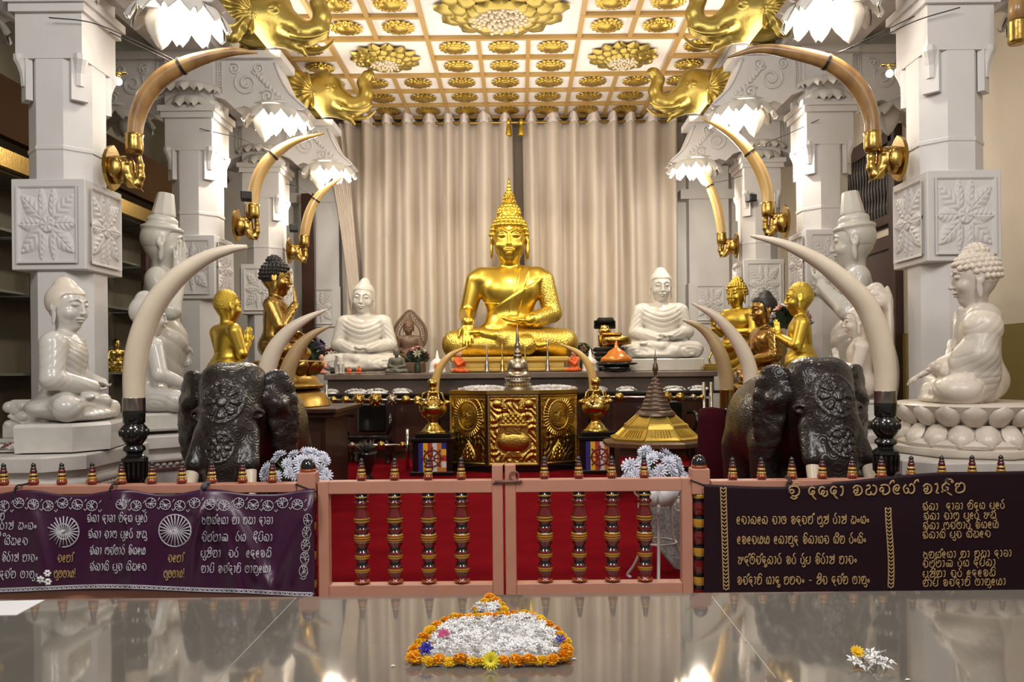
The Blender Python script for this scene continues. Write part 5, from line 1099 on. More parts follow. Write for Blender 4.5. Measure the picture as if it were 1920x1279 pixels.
# dark scroll-armed seats in the shadow below the ledge
for px, lab in ((678, 'black carved scroll-armed chair in shadow left of the brass vase'), (1275, 'black carved scroll-armed chair in shadow right of the bronze spire')):
    p = P(px, 860, 12.6); t = thing('scroll_chair', lab, 'chair', (p[0], 13.3, .013), 0, 'dark carved chairs in front of the altar')
    MB().box((0, 0, .42), (.34, .22, .05), bev=.02).obj('seat', BLACK, t); MB().box((0, .2, .74), (.24, .03, .24), bev=.06).obj('backrest', BLACK, t)
    for s in (-1, 1):
        q = crom([(s * .32, .18, .78), (s * .36, -.1, .80), (s * .38, -.26, .70), (s * .36, -.24, .56), (s * .33, -.15, .5)], 6); MB().tube(q, .035, 8).obj('arm_rest', BLACK, t, True)
        for yy in (-.18, .18): q = crom([(s * .30, yy, .40), (s * .34, yy * 1.1, .25), (s * .31, yy * 1.1, .10), (s * .34, yy * 1.2, .0)], 5); MB().tube(q, [.04] * 5 + [.03] * 5 + [.028] * 5 + [.03], 8).obj('leg', BLACK, t, True)
# black urn with plants left of the red carpet
p = P(686, 880, 11.0); t = thing('black_urn', 'black urn with dark silvery foliage on the carpet left', 'urn', (p[0], 11.0, .013))
MB().lathe([(.11, 0), (.12, .03), (.07, .09), (.10, .2), (.15, .33), (.14, .38), (.16, .42), (.14, .42)], 20).obj('urn', BLACK, t, True); b = MB()
for k in range(26): a = k * 2.4; r = .06 + .10 * random.random(); b.tube([(0, 0, .40), (r * .6 * math.cos(a), r * .6 * math.sin(a), .48), (r * math.cos(a), r * math.sin(a), .50 + .10 * random.random())], [.006, .014, .002], 5)
b.obj('foliage', mat('grey_leaf', (.06, .06, .05), .4), t, True)
# red velvet drum
p = P(1343, 870, 8.75); t = thing('velvet_stool', 'maroon velvet covered round stool left of right elephant', 'stool', (p[0], 8.95, .013)); MB().lathe([(.155, 0), (.16, .3), (.15, .98), (.13, 1.08), (.01, 1.10)], 28).obj('velvet_cover', MAROON, t, True)
# left wooden altar under the lotus throne
z1 = P(560, 776, 9.8)[2]; t = thing('side_altar_table', 'dark carved wooden table under the black-haired gold Buddha', 'table', (P(540, 0, 10.0)[0], 10.12, .013)); zz = P(518, 678, 10.05)[2] - 1.22 * .468 - .002
MB().box((0, -.1, zz - .03), (.72, .75, .03), bev=.012).box((0, -.1, zz - .085), (.68, .70, .025), bev=.01).obj('table_top', WOODD, t); MB().box((0, -.1, (zz - .11) / 2), (.56, .60, (zz - .11) / 2)).obj('body', WOODD, t)
b = MB()
for x in (-.3, .3): b.box((x, -.705, zz * .45), (.2, .012, zz * .30), bev=.008); b.tube([(x + .1 * math.sin(3 * q), -.72, zz * (.2 + .06 * q)) for q in np.linspace(0, 8, 20)], .018, 6)
b.obj('carved_panel', mat('carved_dark', (.06, .025, .016), .35), t)
# plain plinths under gold figures on the right
for px, d, s, lab in ((1434, 10.95, .462, 'dark wooden plinth under the amber figure behind right elephant'),):
    zz = P(px, 722, d)[2] - .6 * s - .002; t = thing('wooden_plinth', lab, 'plinth', (P(px, 0, d)[0], d, 0)); MB().box((0, 0, zz / 2), (.36, .34, zz / 2 - .04)).box((0, 0, zz - .03), (.40, .38, .03), bev=.01).box((0, 0, .04), (.40, .38, .04), bev=.01).obj('block', WOODD, t)
for px, d, h, lab in ((428, 9.4, .02, 'monk'),): pass
# ================================================================ small things on the altar
ALT = 1.492
def apos(px, d=14.3): p = P(px, 700, d); return np.array([p[0], d, ALT])
def mini_stupa(px, lab):
    t = thing('mini_stupa', lab, 'stupa', apos(px, 14.25), 0, 'small white stupa models'); u = mpp(14.2)
    MB().lathe([(17 * u, 0), (17 * u, 4 * u), (15 * u, 5 * u), (15 * u, 12 * u), (13 * u, 20 * u), (8 * u, 25 * u), (3.5 * u, 28 * u), (3 * u, 34 * u), (.5 * u, 43 * u)], 24).obj('dome', mat('white_glaze', (.72, .70, .68), .4), t, True)
    b = MB(); b.ball((0, -14.0 * u, 13 * u), (6 * u, 2.5 * u, 8 * u), 14); b.obj('niche', mat('niche_rim', (.70, .55, .40), .5), t, True); b = MB(); b.ball((0, -15.6 * u, 13 * u), (4 * u, 1.8 * u, 5 * u), 12); b.obj('niche_figure', ORANGE, t, True)
mini_stupa(820, 'small white stupa model with orange niche left of gold Buddha'); mini_stupa(1107, 'small white stupa model with orange niche right of gold Buddha')
def mini_spire(px, lab, h=60, m=SILVER, d=14.15):
    t = thing('mini_spire', lab, 'spire ornament', apos(px, d) + (0, 0, 0), 0, 'slim spire ornaments before the gold Buddha'); u = mpp(d)
    MB().lathe([(5.5 * u, 0), (5.5 * u, 3 * u), (4 * u, 6 * u), (4.6 * u, 12 * u), (3 * u, 18 * u), (2.6 * u, 24 * u), (1.8 * u, 30 * u), (1 * u, h * .7 * u), (.3 * u, h * u)], 12).obj('spire', m, t, True)
mini_spire(913, 'slim grey spire ornament, leftmost of four before the gold Buddha', 62); mini_spire(942, 'slim gilt spire ornament just left of the silver stupa', 58, BRASS); mini_spire(985, 'slim gilt spire ornament just right of the silver stupa', 60, BRASS); mini_spire(1027, 'slim grey spire ornament, rightmost of four before the gold Buddha', 66)
# orange-robed kneeling monks
def kneel(name, lab, px, h, yaw, d=14.16, robe=ORANGE, skin=SKINC, group=None, sm=1):
    t = thing(name, lab, 'figurine', apos(px, d), yaw, group, h * mpp(d) / 1.75); b = [E((0, .1, .2), (.42, .5, .24), .1), E((0, .12, .7), (.34, .26, .5), .12), Cc((-.30, .12, 1.02), (.30, .12, 1.02), .16, .16, .1), Cc((-.4, .1, .95), (-.34, -.18, .6), .14, .11, .08), Cc((.4, .1, .95), (.34, -.18, .6), .14, .11, .08), Cc((-.34, -.18, .6), (-.05, -.42, .86), .11, .07, .06), Cc((.34, -.18, .6), (.05, -.42, .86), .11, .07, .06), E((-.3, -.3, .14), (.2, .35, .15), .1), E((.3, -.3, .14), (.2, .35, .15), .1)]
    sdf_obj('robe', b, .035, robe, t); hh = [E((0, .05, 1.45), (.20, .22, .27), .05), Cc((0, .1, 1.05), (0, .07, 1.3), .1, .1, .05), E((0, -.16, 1.42), (.04, .05, .06), .03), E((0, -.44, .98), (.07, .06, .15), .03)] + [E((s * .2, .05, 1.42), (.03, .05, .1), .02) for s in (-1, 1)]
    sdf_obj('head', hh, .03, skin, t); return t
kneel('kneeling_monk_figurine', 'orange-robed kneeling monk figurine at left corner of gold throne', 862, 43, .9); kneel('kneeling_monk_figurine', 'orange-robed kneeling monk figurine at right corner of gold throne', 1076, 43, -.9)
kneel('kneeling_monk_figurine', 'pale pink clay figurine at left end of the altar', 603, 38, .2, 14.1, SKINC)
kneel('kneeling_monk_figurine', 'tiny orange figurine before left marble Buddha, the left one', 655, 15, 0, 14.0, ORANGE); kneel('kneeling_monk_figurine', 'tiny orange figurine before left marble Buddha, the right one', 673, 17, 0, 14.0, ORANGE)
t = thing('elephant_figurine', 'small white elephant figurine before the left marble Buddha', 'figurine', apos(638, 14.02), .3, None, .21); link('body', fmesh('small_elephant', EV, EQ, MARBLE), t); 
# small green-grey seated Buddha, wooden Buddha with pierced halo : a low-detail seated figure
set_head(0, .1, 0); SB = trp(hair('smooth'), HROT, HC) + torso(1.0, 1.1) + legs_lotus() + arms_lap() + headp() + [E((0, -.55, .6), (.3, .12, .1), .05)]; qV, qQ = sdf_mesh(SB, .035); qV = relax(qV, qQ, 1)
t = thing('small_buddha_statue', 'small dark green-grey seated Buddha beside the left marble one', 'statue', apos(744, 14.1), .1, None, .165); link('body', fmesh('body', qV, qQ, GREYG), t); MB().box((0, -.1, -.0), (1.2, .8, .06), bev=.03).obj('plinth', GREYG, t)
t = thing('halo_buddha_statue', 'brown wooden seated Buddha with pierced leaf-shaped halo', 'statue', apos(767, 15.4) + (0, 0, .21), 0, None, .30); link('body', fmesh('body', qV, qQ, WOODC), t)
MB().box((0, 0, -.34), (1.0, .8, .33), bev=.06).obj('plinth', WOODC, t)
b = MB()
def halo_r(a): return 1.0
pts = []
for k in range(61): a = -PI * .25 + PI * 1.5 * k / 60; x = 1.08 * math.cos(a); z = 1.75 + (1.35 if math.sin(a) > 0 else 1.2) * math.sin(a); pts.append((x * (1 - .25 * max(0, math.sin(a)) ** 3), .55, z + .25 * max(0, math.sin(a)) ** 8))
b.tube(pts, .075, 6); pts2 = [(x * .62, .55, 1.75 + (z - 1.75) * .66) for x, y, z in pts]; b.tube(pts2, .05, 6)
for k in range(0, 61, 2):
    for f_ in (.72, .84, .94):
        x, z = pts[k][0] * f_, 1.75 + (pts[k][2] - 1.75) * f_; b.tube([(x + .085 * math.cos(q), .55, z + .085 * math.sin(q)) for q in np.linspace(0, 2 * PI, 9)], .026, 5, cap=False)
b.box((0, .55, .35), (.7, .05, .4)); b.obj('pierced_halo', WOODC, t)
# bouquets on the altar
def petal_flower(b, c, R, s, n, m=0, tilt=.35, layers=1, width=.42):
    for L in range(layers):
        for k in range(n):
            a = 2 * PI * (k + .5 * L) / n; ss = s * (1 - .22 * L); d = np.array([math.cos(a), math.sin(a), tilt + .45 * L]); d /= np.linalg.norm(d); q = np.array([-math.sin(a), math.cos(a), 0])
            pts = [d * ss * .1, d * ss * .6 + q * ss * width / 2 + (0, 0, .05 * ss), d * ss + q * ss * width * .25, d * ss - q * ss * width * .25, d * ss * .6 - q * ss * width / 2 + (0, 0, .05 * ss)]
            b.add([R @ p + c for p in pts], [(0, 1, 2, 3, 4)], m); b.add([R @ (p - (0, 0, s * .05)) + c for p in pts], [(4, 3, 2, 1, 0)], m)
def up_to(d): d = np.asarray(d, float) / np.linalg.norm(d); x = np.cross((0, 1, .01), d); x /= np.linalg.norm(x); return np.stack([x, np.cross(d, x), d], 1)
def leafy(b, n, r, z0, z1, m, s=.06):
    for k in range(n):
        a = random.uniform(0, 2 * PI); el = random.uniform(-.1, 1.1); rr = r * random.uniform(.5, 1); c = np.array([rr * math.cos(a) * math.cos(el), rr * math.sin(a) * math.cos(el), z0 + (z1 - z0) * math.sin(max(el, 0))]); R = up_to((math.cos(a), math.sin(a), random.uniform(.1, .9)))
        v = [R @ (np.array(p) * s) + c for p in ((0, 0, -.5), (.35, .1, .1), (0, 0, 1.2), (-.35, .1, .1))]; b.add(v, [(0, 1, 2, 3)], m)
def bouquet(lab, px, d, hv, rv, cols, n, s, r, z=ALT, vm=DGREEN, y=None):
    p = P(px, 700, d); t = thing('flower_vase', lab, 'flowers', (p[0], d, z)); MB().lathe([(rv * .7, 0), (rv * .8, .01), (rv, hv * .5), (rv * .6, hv * .85), (rv * .75, hv), (rv * .6, hv)], 16).obj('vase', vm, t, True)
    b = MB(); leafy(b, 40, r * .95, hv * 1.0, hv + r * 1.1, 0, s * 1.1); b.ball((0, 0, hv + r * .3), r * .55, 8); b.obj('foliage', DGREEN, t)
    for k in range(n):
        a = 2.4 * k; el = .15 + 1.2 * (k + .5) / n; dr = np.array([math.cos(a) * math.cos(el), math.sin(a) * math.cos(el), math.sin(el)]); b = MB(); petal_flower(b, dr * r + (0, 0, hv + r * .35), up_to(dr), s, 7, 0, .4, 2); b.obj('bloom', cols[k % len(cols)], t)
bouquet('vase of faded pink flowers beside the wooden halo Buddha', 783, 14.45, .22, .07, [PINKF, DUSTF, mat('pale_leaf', (.30, .28, .2), .6)], 11, .085, .17, vm=mat('green_vase', (.03, .04, .025), .3))
bouquet('magenta flower spray left of the left marble Buddha', 624, 15.4, .2, .06, [MAGF, DUSTF, mat('cream_petal', (.6, .52, .38), .6)], 9, .09, .20)
bouquet('dusty pink dried flower bunch behind the brown tusk', 572, 15.3, 1.63, .12, [DUSTF, DUSTF, mat('indigo_petal', (.02, .015, .05), .6)], 16, .13, .42, z=0, vm=BLACK)
bouquet('small brown dried flowers at right of the gold Buddha', 1092, 15.95, .3, .06, [mat('brown_petal', (.16, .075, .04), .6), GREEN], 10, .08, .17)
bouquet('pale pink lily bunch between the gold figures on right', 1483, 9.98, 2.05, .07, [mat('lily_pink', (.62, .33, .25), .5), PETW], 9, .10, .20, z=0, vm=MARBLE_G)
# offerings right of the gold Buddha
t = thing('folded_cloth_stack', 'neat stack of black folded cloths left of right marble Buddha', 'cloth stack', apos(1141, 14.6))
for k in range(5): MB().box((-.0 + .01 * (k % 2), 0, .045 + k * .088), (.27 - .01 * (k % 2), .22, .040), bev=.03).obj('folded_cloth', BLACKM, t, True)
t = thing('gold_casket', 'amber gold box with small figure and black hat on cloth stack', 'casket', apos(1143, 14.6) + (-.0, 0, .44)); g = mat('amber_gold', (.55, .26, .04), .3, .6)
MB().box((.02, 0, .13), (.21, .17, .13), bev=.04).obj('box', g, t, True); b = MB(); b.ball((-.08, 0, .34), (.09, .08, .10), 12); b.ball((-.08, 0, .30), (.12, .1, .07), 12); b.obj('gilt_figure', BRASS, t, True); b = MB(); b.box((-.07, .10, .42), (.20, .02, .08), bev=.03); b.box((-.07, 0, .50), (.15, .10, .04), bev=.03); b.obj('black_hat', BLACKM, t, True)
t = thing('amber_relic_box', 'tiered amber and gold reliquary on black stand before cloth stack', 'reliquary', apos(1156, 14.02)); u = mpp(14.02)
b = MB(); b.lathe([(34 * u, 12 * u), (40 * u, 14 * u), (40 * u, 16 * u), (30 * u, 17 * u)], 24, sq=.6); b.lathe([(22 * u, 0), (28 * u, 3 * u), (24 * u, 12 * u)], 20, sq=.6); b.obj('black_stand', BLACK, t, True)
b = MB(); b.lathe([(26 * u, 17 * u), (30 * u, 19 * u), (29 * u, 25 * u), (22 * u, 30 * u), (18 * u, 33 * u), (15 * u, 38 * u), (9 * u, 42 * u), (4 * u, 45 * u), (3 * u, 52 * u), (1 * u, 58 * u)], 24, sq=.7); b.obj('tiered_casket', mat('amber', (.55, .17, .02), .22, .3, coat=.4), t, True)
b = MB(); b.lathe([(15 * u, 50 * u), (27 * u, 52 * u), (27 * u, 64 * u), (24 * u, 66 * u), (12 * u, 66 * u)], 24, c=(4 * u, .18, 0), sq=.7); b.lathe([(4 * u, 20 * u), (4 * u, 52 * u)], 10, c=(4 * u, .18, 0)); b.obj('gold_bowl', BRONZE, t, True)
t = thing('small_gilt_shrine', 'small gilt stepped shrine with thin legs at right altar end', 'shrine', apos(1338, 14.1)); u = mpp(14.1)
MB().box((0, 0, 4 * u), (22 * u, 14 * u, 4 * u), bev=.01).box((0, 0, 10 * u), (18 * u, 11 * u, 2.5 * u), bev=.01).obj('stepped_base', BRASS, t); b = MB()
for s in (-1, 1): b.tube(crom([(s * 6 * u, 0, 12 * u), (s * 8 * u, 0, 22 * u), (s * 3 * u, 0, 34 * u), (s * 4 * u, 0, 42 * u), (s * 1 * u, 0, 55 * u)], 5), 2 * u, 8)
b.ball((0, 0, 58 * u), 3 * u, 10); b.obj('gilt_figure', BRASS, t, True)
# gilt figures inside the left display cases
for x, y, z, s, lab in ((-6.0, 8.75, 1.567, .16, 'gilt seated Buddha on the lowest shelf at far left edge'), (-6.0, 8.95, 2.517, .13, 'gilt seated Buddha on the middle shelf at far left edge'), (-6.0, 8.65, 3.217, .14, 'gilt seated Buddha on the top shelf at far left edge'), (-6.0, 11.9, 1.567, .15, 'gilt seated Buddha in the case behind tall left figure')):
    t = thing('gilt_buddha_figure', lab, 'statue', (x, y, z + .55 * s * 1.0), .9, None, s); link('body', fmesh('body', qV, qQ, BRASS), t); lotus_base(1.2, -.55, .02, 12, .85, 1).obj('lotus_throne', BRASS, t, True)
p = P(20, 838, 6.45); t = thing('flower_plate', 'pink and white flowers on plate at far left pedestal edge', 'flowers', (p[0], 6.5, .932)); MB().lathe([(.12, 0), (.17, .012), (.165, .02), (.01, .014)], 24).obj('plate', MARBLE_G, t, True)
b = MB()
for k in range(26): a = random.uniform(0, 6.28); r = .15 * math.sqrt(random.random()); petal_flower(b, np.array([r * math.cos(a), r * math.sin(a), .03 + .02 * random.random()]), up_to((.5 * math.cos(a), .5 * math.sin(a), 1)), .04, 7, 0 if r > .09 else 1)
b.obj('petals', [PETW, mat('soft_pink', (.70, .30, .34), .6)], t)
# ================================================================ lacquered railing, gates, banners
DR = 5.36; g_ = mpp(DR); ZR = P(770, 912, DR)[2]       # centre of the top rail
BP = [(0, 11, 2), (5, 11.5, 2), (6, 13, 1), (9, 13, 2), (11, 10, 2), (16, 10, 0), (18, 13.5, 0), (23, 13.5, 0), (26, 9.5, 1), (29, 10, 0), (31, 9.5, 0), (36, 10.5, 0), (46, 13.5, 0), (51, 15, 1), (54, 15.5, 2), (56, 15.5, 1), (60, 15, 0), (66, 11, 2), (70, 9.5, 2), (73, 13, 0), (80, 14, 0), (83, 10.5, 2), (85, 14, 1), (88, 15, 0), (90, 15.5, 1), (93, 15.8, 0), (95, 15.8, 1), (98, 15.5, 0), (100, 15, 1), (102, 14, 0), (108, 13.5, 0), (113, 9.5, 2), (118, 9.5, 2), (121, 12.5, 0), (128, 14, 1), (131, 14.5, 2), (132, 14.5, 1), (136, 14, 0), (143, 10, 2), (148, 9.5, 2), (151, 12.5, 0), (157, 14, 1), (160, 14.5, 2), (161, 14.5, 1), (164, 14, 0), (170, 11, 0), (178, 9.5, 0), (181, 13, 3), (184, 15, 3), (186, 15, 3)]
FP = [(0, 7.5, 0), (2, 9.6, 0), (5, 10, 3), (9, 9.6, 0), (10, 7.6, 1), (12, 9.2, 1), (14, 8.8, 1), (15, 7, 2), (17, 8, 2), (18, 7.8, 1), (21, 7.6, 1), (22, 5.6, 2), (24, 6.8, 0), (28, 6.2, 2), (29, 4.6, 2), (31, 5.6, 0), (33, 5.0, 2), (34, 3.8, 2), (37, 4.8, 2), (40, 3.4, 2), (42, .6, 2)]
LAC = [LRED, LYEL, LBLK, LORG]
def bal_mesh():
    b = MB(); pr = [(r * g_, -(y) * g_ * .897) for y, r, m in BP][::-1]; b.lathe(pr, 20, [m for y, r, m in BP][::-1][1:]); me = b.mesh('baluster', LAC, True); return me
def fin_mesh():
    b = MB(); b.lathe([(r * g_ * .92, y * g_) for y, r, m in FP], 18, [m for y, r, m in FP][:-1]); return b.mesh('finial', LAC, True)
BAL = bal_mesh(); FIN = fin_mesh()
def add_bal(t, x, ztop, zfin):
    o = link('baluster', BAL, t, (x, 0, ztop)); link('finial', FIN, o, (0, 0, zfin - ztop))
hr = .042
def gate(label, xl, xr, bx, tall):
    a, b_ = P(xl, 912, DR), P(xr, 912, DR); cx = (a[0] + b_[0]) / 2; t = thing('gate', label, 'gate', (cx, DR, 0), 0, None); W = (b_[0] - a[0]) / 2; z0, z1 = .075, ZR
    st = .036
    MB().box((0, 0, z1), (W - 2 * st, .042, hr), bev=.004).obj('top_rail', PINK, t); MB().box((0, 0, .085), (W - 2 * st, .046, .050), bev=.004).obj('bottom_rail', PINK, t)
    for s in (-1, 1):
        top = z1 + hr + (.10 if s == tall else .0); MB().box((s * (W - st), 0, (top + .02) / 2), (st, .042, (top - .02) / 2), bev=.005).obj('stile', PINK, t)
    for px in bx: add_bal(t, P(px, 912, DR)[0] - cx, z1 - hr, z1 + hr)
    return t, cx
gl, c1 = gate('left pink-framed gate leaf with four lacquered balusters', 598, 943, [678, 740, 803, 865], 1)
gr, c2 = gate('right pink-framed gate leaf with four lacquered balusters', 947, 1296, [1021, 1085, 1147, 1208], -1)
b = MB(); x = P(945, 912, DR)[0] - c2; b.tube([(x - .06, -.05, ZR + .03), (x + .12, -.055, ZR + .035)], .010, 8); b.tube([(x + .07 + .03 * math.cos(a), -.055, ZR + .07 + .03 * math.sin(a)) for a in np.linspace(-1, 4.5, 14)], .005, 6); b.tube([(x - .07, -.046, ZR + .02), (x - .07, .046, ZR + .02), (x + .06, .046, ZR + .03), (x + .06, -.046, ZR + .03), (x - .07, -.046, ZR + .02)], .007, 6); b.obj('latch', mat('latch_metal', (.22, .10, .08), .4, .3), gr, True)
def newel(px, label):
    x = P(px, 912, DR)[0]; t = thing('newel_post', label, 'post', (x, DR, 0)); hw = .060
    MB().box((0, 0, ZR + .02), (hw, .06, .085), bev=.006).obj('post_block', PINK, t)
    b = MB(); b.lathe([(.050, ZR + .105), (.054, ZR + .115), (.052, ZR + .125)], 20, 3); b.lathe([(.050, ZR + .125), (.050, ZR + .145), (.042, ZR + .17), (.025, ZR + .188), (.004, ZR + .194)], 20, 2); b.obj('dome_cap', LAC, t, True)
    pr = []; mm = []; z = .06
    prof = [(.055, 0), (.058, 0), (.045, 2), (.05, 1), (.058, 1), (.052, 2), (.046, 0)]
    zz = np.linspace(.03, ZR - .065, 26)
    for i, q in enumerate(zz): r, m = prof[i % 7]; pr.append((r, q)); mm.append(m)
    b = MB(); b.lathe([(.06, 0), (.06, .03)], 20, 0); b.lathe(pr, 20, mm[:-1]); b.obj('turned_post', LAC, t, True)
    return t
newel(578, 'pink-blocked newel post with black dome left of the gates'); newel(1311, 'pink-blocked newel post with black dome right of the gates')
def railing(label, xl, xr, fx):
    a, b_ = P(xl, 914, DR), P(xr, 914, DR); cx = (a[0] + b_[0]) / 2; t = thing('railing', label, 'railing', (cx, DR, 0)); W = (b_[0] - a[0]) / 2; zr = P(290 if xl < 900 else 1600, 913 if xl < 900 else 903, DR)[2] - .01
    MB().box((0, 0, zr), (W, .05, .03), bev=.005).obj('top_rail', PINK, t); MB().box((0, 0, .075), (W, .042, .045), bev=.004).obj('bottom_rail', PINK, t)
    for px in fx: add_bal(t, P(px, 905, DR)[0] - cx, zr - .03, zr + .03)
    for s in (-1, 1): MB().box((s * (W - .03), 0, zr / 2), (.03, .03, zr / 2 - .01)).obj('end_post', PINK, t)
    return zr
RL = [-103, -48, 7, 63, 116, 173, 228, 285, 341, 397, 455, 511]; RR = [1374, 1428, 1485, 1542, 1598, 1653, 1709, 1766, 1823, 1877, 1932, 1988]
ZL = railing('long pink left railing with red, black and yellow turned finials', -150, 560, RL); ZRR = railing('long pink right railing with red, black and yellow turned finials', 1330, 2060, RR)
# ---------------------------------------------------------------- stroke letters
def arc(cx, cy, rx__, ry__, a0, a1, n=7): return [(cx + rx__ * math.cos(math.radians(a)), cy + ry__ * math.sin(math.radians(a))) for a in np.linspace(a0, a1, n)]
GL = {
 'r': (.85, [[(.72, 1.42), (.45, 1.32), (.34, 1.08), (.52, .90)] + arc(.42, .45, .36, .45, 70, -230, 9)]),
 'l': (1.15, [arc(.30, .52, .17, .20, 20, 380, 8) + [(.5, .2), (.72, .0), (1.02, .25), (1.0, .72), (.62, 1.0), (.2, .95)]]),
 'k': (1.2, [[(.52, .55), (.3, .70), (.08, .42), (.22, .05), (.48, .2), (.55, .55), (.6, .1), (.85, .0), (1.1, .35), (1.02, .8), (.7, 1.0), (.35, .92)]]),
 'n': (1.05, [[(.42, .6), (.22, .72), (.08, .45), (.25, .28), (.42, .5), (.35, .05), (.65, .0), (.95, .3), (.85, .85), (.5, 1.0), (.15, .92)]]),
 't': (1.1, [[(.1, .35), (.1, .8), (.4, 1.0), (.5, .6), (.3, .4), (.2, .1), (.55, .0), (.95, .15), (1.0, .7), (.75, 1.0), (.55, .85)]]),
 'T': (1.05, [[(.45, .95), (.15, .9), (.1, .3), (.45, .0), (.9, .2), (.95, .7), (.7, 1.0), (.5, .7), (.65, .45), (.85, .55)]]),
 'w': (1.0, [[(.5, .45), (.28, .55), (.18, .3), (.4, .2), (.55, .45), (.5, .8)], [(.1, .7), (.4, 1.0), (.82, .8), (.9, .3), (.6, .0), (.25, .05)]]),
 'd': (.9, [[(.75, .85), (.4, 1.0), (.1, .7), (.2, .3), (.55, .25), (.7, .5), (.5, .6), (.4, .35), (.55, .0), (.85, -.3)]]),
 'm': (1.05, [arc(.28, .75, .18, .2, -30, 330, 8) + [(.15, .4), (.2, .05), (.6, .0), (.95, .25), (.95, .8), (.65, 1.0), (.45, .85)]]),
 'b': (1.05, [[(.2, .95), (.08, .5), (.2, .05), (.6, .0), (.95, .3), (.9, .85), (.6, 1.0), (.5, .7), (.3, .6)]]),
 'j': (1.1, [[(.1, .75), (.35, 1.0), (.5, .6), (.25, .3), (.15, .1), (.5, .0), (.95, .2), (1.0, .75), (.7, .95), (.6, .65), (.85, .55), (1.05, .95), (.95, 1.25)]]),
 'h': (1.1, [[(.15, .9), (.4, 1.0), (.45, .7), (.15, .5), (.15, .1), (.5, .0), (.55, .35)], [(.55, .1), (.8, .0), (1.02, .3), (1.0, .8), (.7, 1.0)]]),
 's': (1.1, [[(.3, .95), (.08, .6), (.2, .1), (.45, .1), (.5, .5), (.3, .55)], [(.5, .2), (.75, .0), (1.02, .25), (1.0, .75), (.75, 1.0), (.6, .75)]]),
 'y': (1.15, [[(.1, .9), (.08, .3), (.3, .0), (.5, .3), (.5, .7)], [(.5, .3), (.7, .0), (1.0, .15), (1.05, .7), (.8, 1.0), (.65, .8), (.8, .6)]]),
 'g': (1.1, [[(.3, .1), (.1, .3), (.15, .85), (.45, .95), (.55, .5)], [(.6, .1), (.9, .0), (1.05, .4), (.95, .9), (.7, 1.0), (.55, .6)]]),
 'D': (1.05, [[(.4, 1.0), (.1, .75), (.15, .2), (.5, .0), (.9, .2), (.95, .75), (.65, 1.0), (.5, .8), (.55, .45)]]),
 'Q': (1.1, [[(.55, .6), (.3, .7), (.15, .45), (.4, .3), (.6, .5), (.55, .0), (.2, .1)], [(.1, .85), (.5, 1.05), (1.0, .75), (1.0, .2), (.7, .0)], [(.75, 1.0), (.95, 1.35)]]),
 'X': (.95, [[(.15, .85), (.5, 1.0), (.85, .75), (.85, .2), (.5, .0), (.15, .2), (.2, .55), (.5, .5), (.55, .3)]]),
 'p': (1.0, [[(.35, .95), (.1, .7), (.12, .2), (.5, .0), (.9, .25), (.9, 1.0)], [(.12, .35), (.4, .45)]]),
 'L': (1.1, [[(.75, .85), (.4, 1.0), (.1, .7), (.2, .3), (.55, .25), (.7, .5), (.5, .6), (.4, .3), (.7, .0), (1.0, .2), (.95, .6)]]),
 'c': (.95, [[(.1, .95), (.4, .85), (.15, .5), (.25, .1), (.65, .0), (.85, .4), (.65, .8), (.4, .6)]]),
 'N': (1.35, [[(.3, .6), (.12, .5), (.2, .1), (.45, .1), (.5, .6), (.55, .1), (.8, .1), (.85, .6), (.9, .05), (1.2, .15), (1.2, .8), (.9, 1.0), (.4, .98)]]),
 'S': (1.05, [[(.1, .5), (.3, .7), (.5, .5), (.3, .3), (.1, .5), (.1, .9), (.5, 1.05), (.9, .85), (.95, .3), (.65, .0), (.3, .05)], [(.2, -.1), (.5, -.3), (.8, -.1)]]),
 'z': (1.15, [[(.85, .85), (.5, 1.0), (.15, .75), (.2, .3), (.55, .25), (.7, .5), (.5, .6), (.45, .3), (.7, .0), (1.05, -.25)], [(.05, .2), (.15, .05)]]),
 'a': (1.15, [[(.1, .75), (.3, .95), (.45, .7), (.25, .5), (.15, .2), (.4, .0), (.7, .2), (.75, .95)], [(.75, .5), (1.05, .6), (1.05, .95)]]),
 'A': (.45, [[(.05, .9), (.28, .98), (.36, .6), (.28, .15), (.08, .02)]]),
 'q': (.5, [[(.05, .9), (.28, .98), (.34, .5), (.2, .1), (.44, .0)]]),
 'E': (.75, [arc(.40, .48, .14, .15, 90, 400, 7) + [(.62, .62), (.45, .95), (.12, .7), (.1, .25), (.35, .0), (.6, .05)]]),
 'i': (0, [[(-.85, .95), (-.75, 1.3), (-.4, 1.42), (-.12, 1.15)]]),
 'I': (0, [[(-.85, .95), (-.75, 1.3), (-.4, 1.42), (-.12, 1.15), (-.3, 1.1), (-.25, 1.28)]]),
 'u': (0, [[(-.2, .05), (-.05, -.22), (-.35, -.42), (-.65, -.25)]]),
 'U': (0, [[(-.2, .05), (.0, -.2), (-.25, -.45), (-.65, -.3), (-.5, -.15)]]),
 'M': (.5, [arc(.25, .4, .16, .2, 90, 450, 9)]),
 'v': (0, [[(-.25, 1.0), (-.12, 1.3), (.1, 1.4), (.12, 1.15)]]),
 '!': (.35, [[(.15, 1.3), (.15, .4)], [(.15, .1), (.16, .0)]]), '-': (.7, [[(.1, .5), (.6, .5)]]), ' ': (.55, [])}
def letter_strokes(text, x0, y0, size, width=None, slant=0.0):
    """pixel polylines of a line of text; size = letter body height in px"""
    tot = sum(GL[c][0] + (.16 if GL[c][0] else 0) for c in text); k = (width / tot) if width else size; x = 0; out = []
    for c in text:
        w, st = GL[c]
        for s in st: q = crom(s, 4); out.append(np.stack([x0 + (x + q[:, 0]) * k + slant * q[:, 1] * size, y0 - q[:, 1] * size], 1))
        x += w + (.16 if w else 0)
    return out
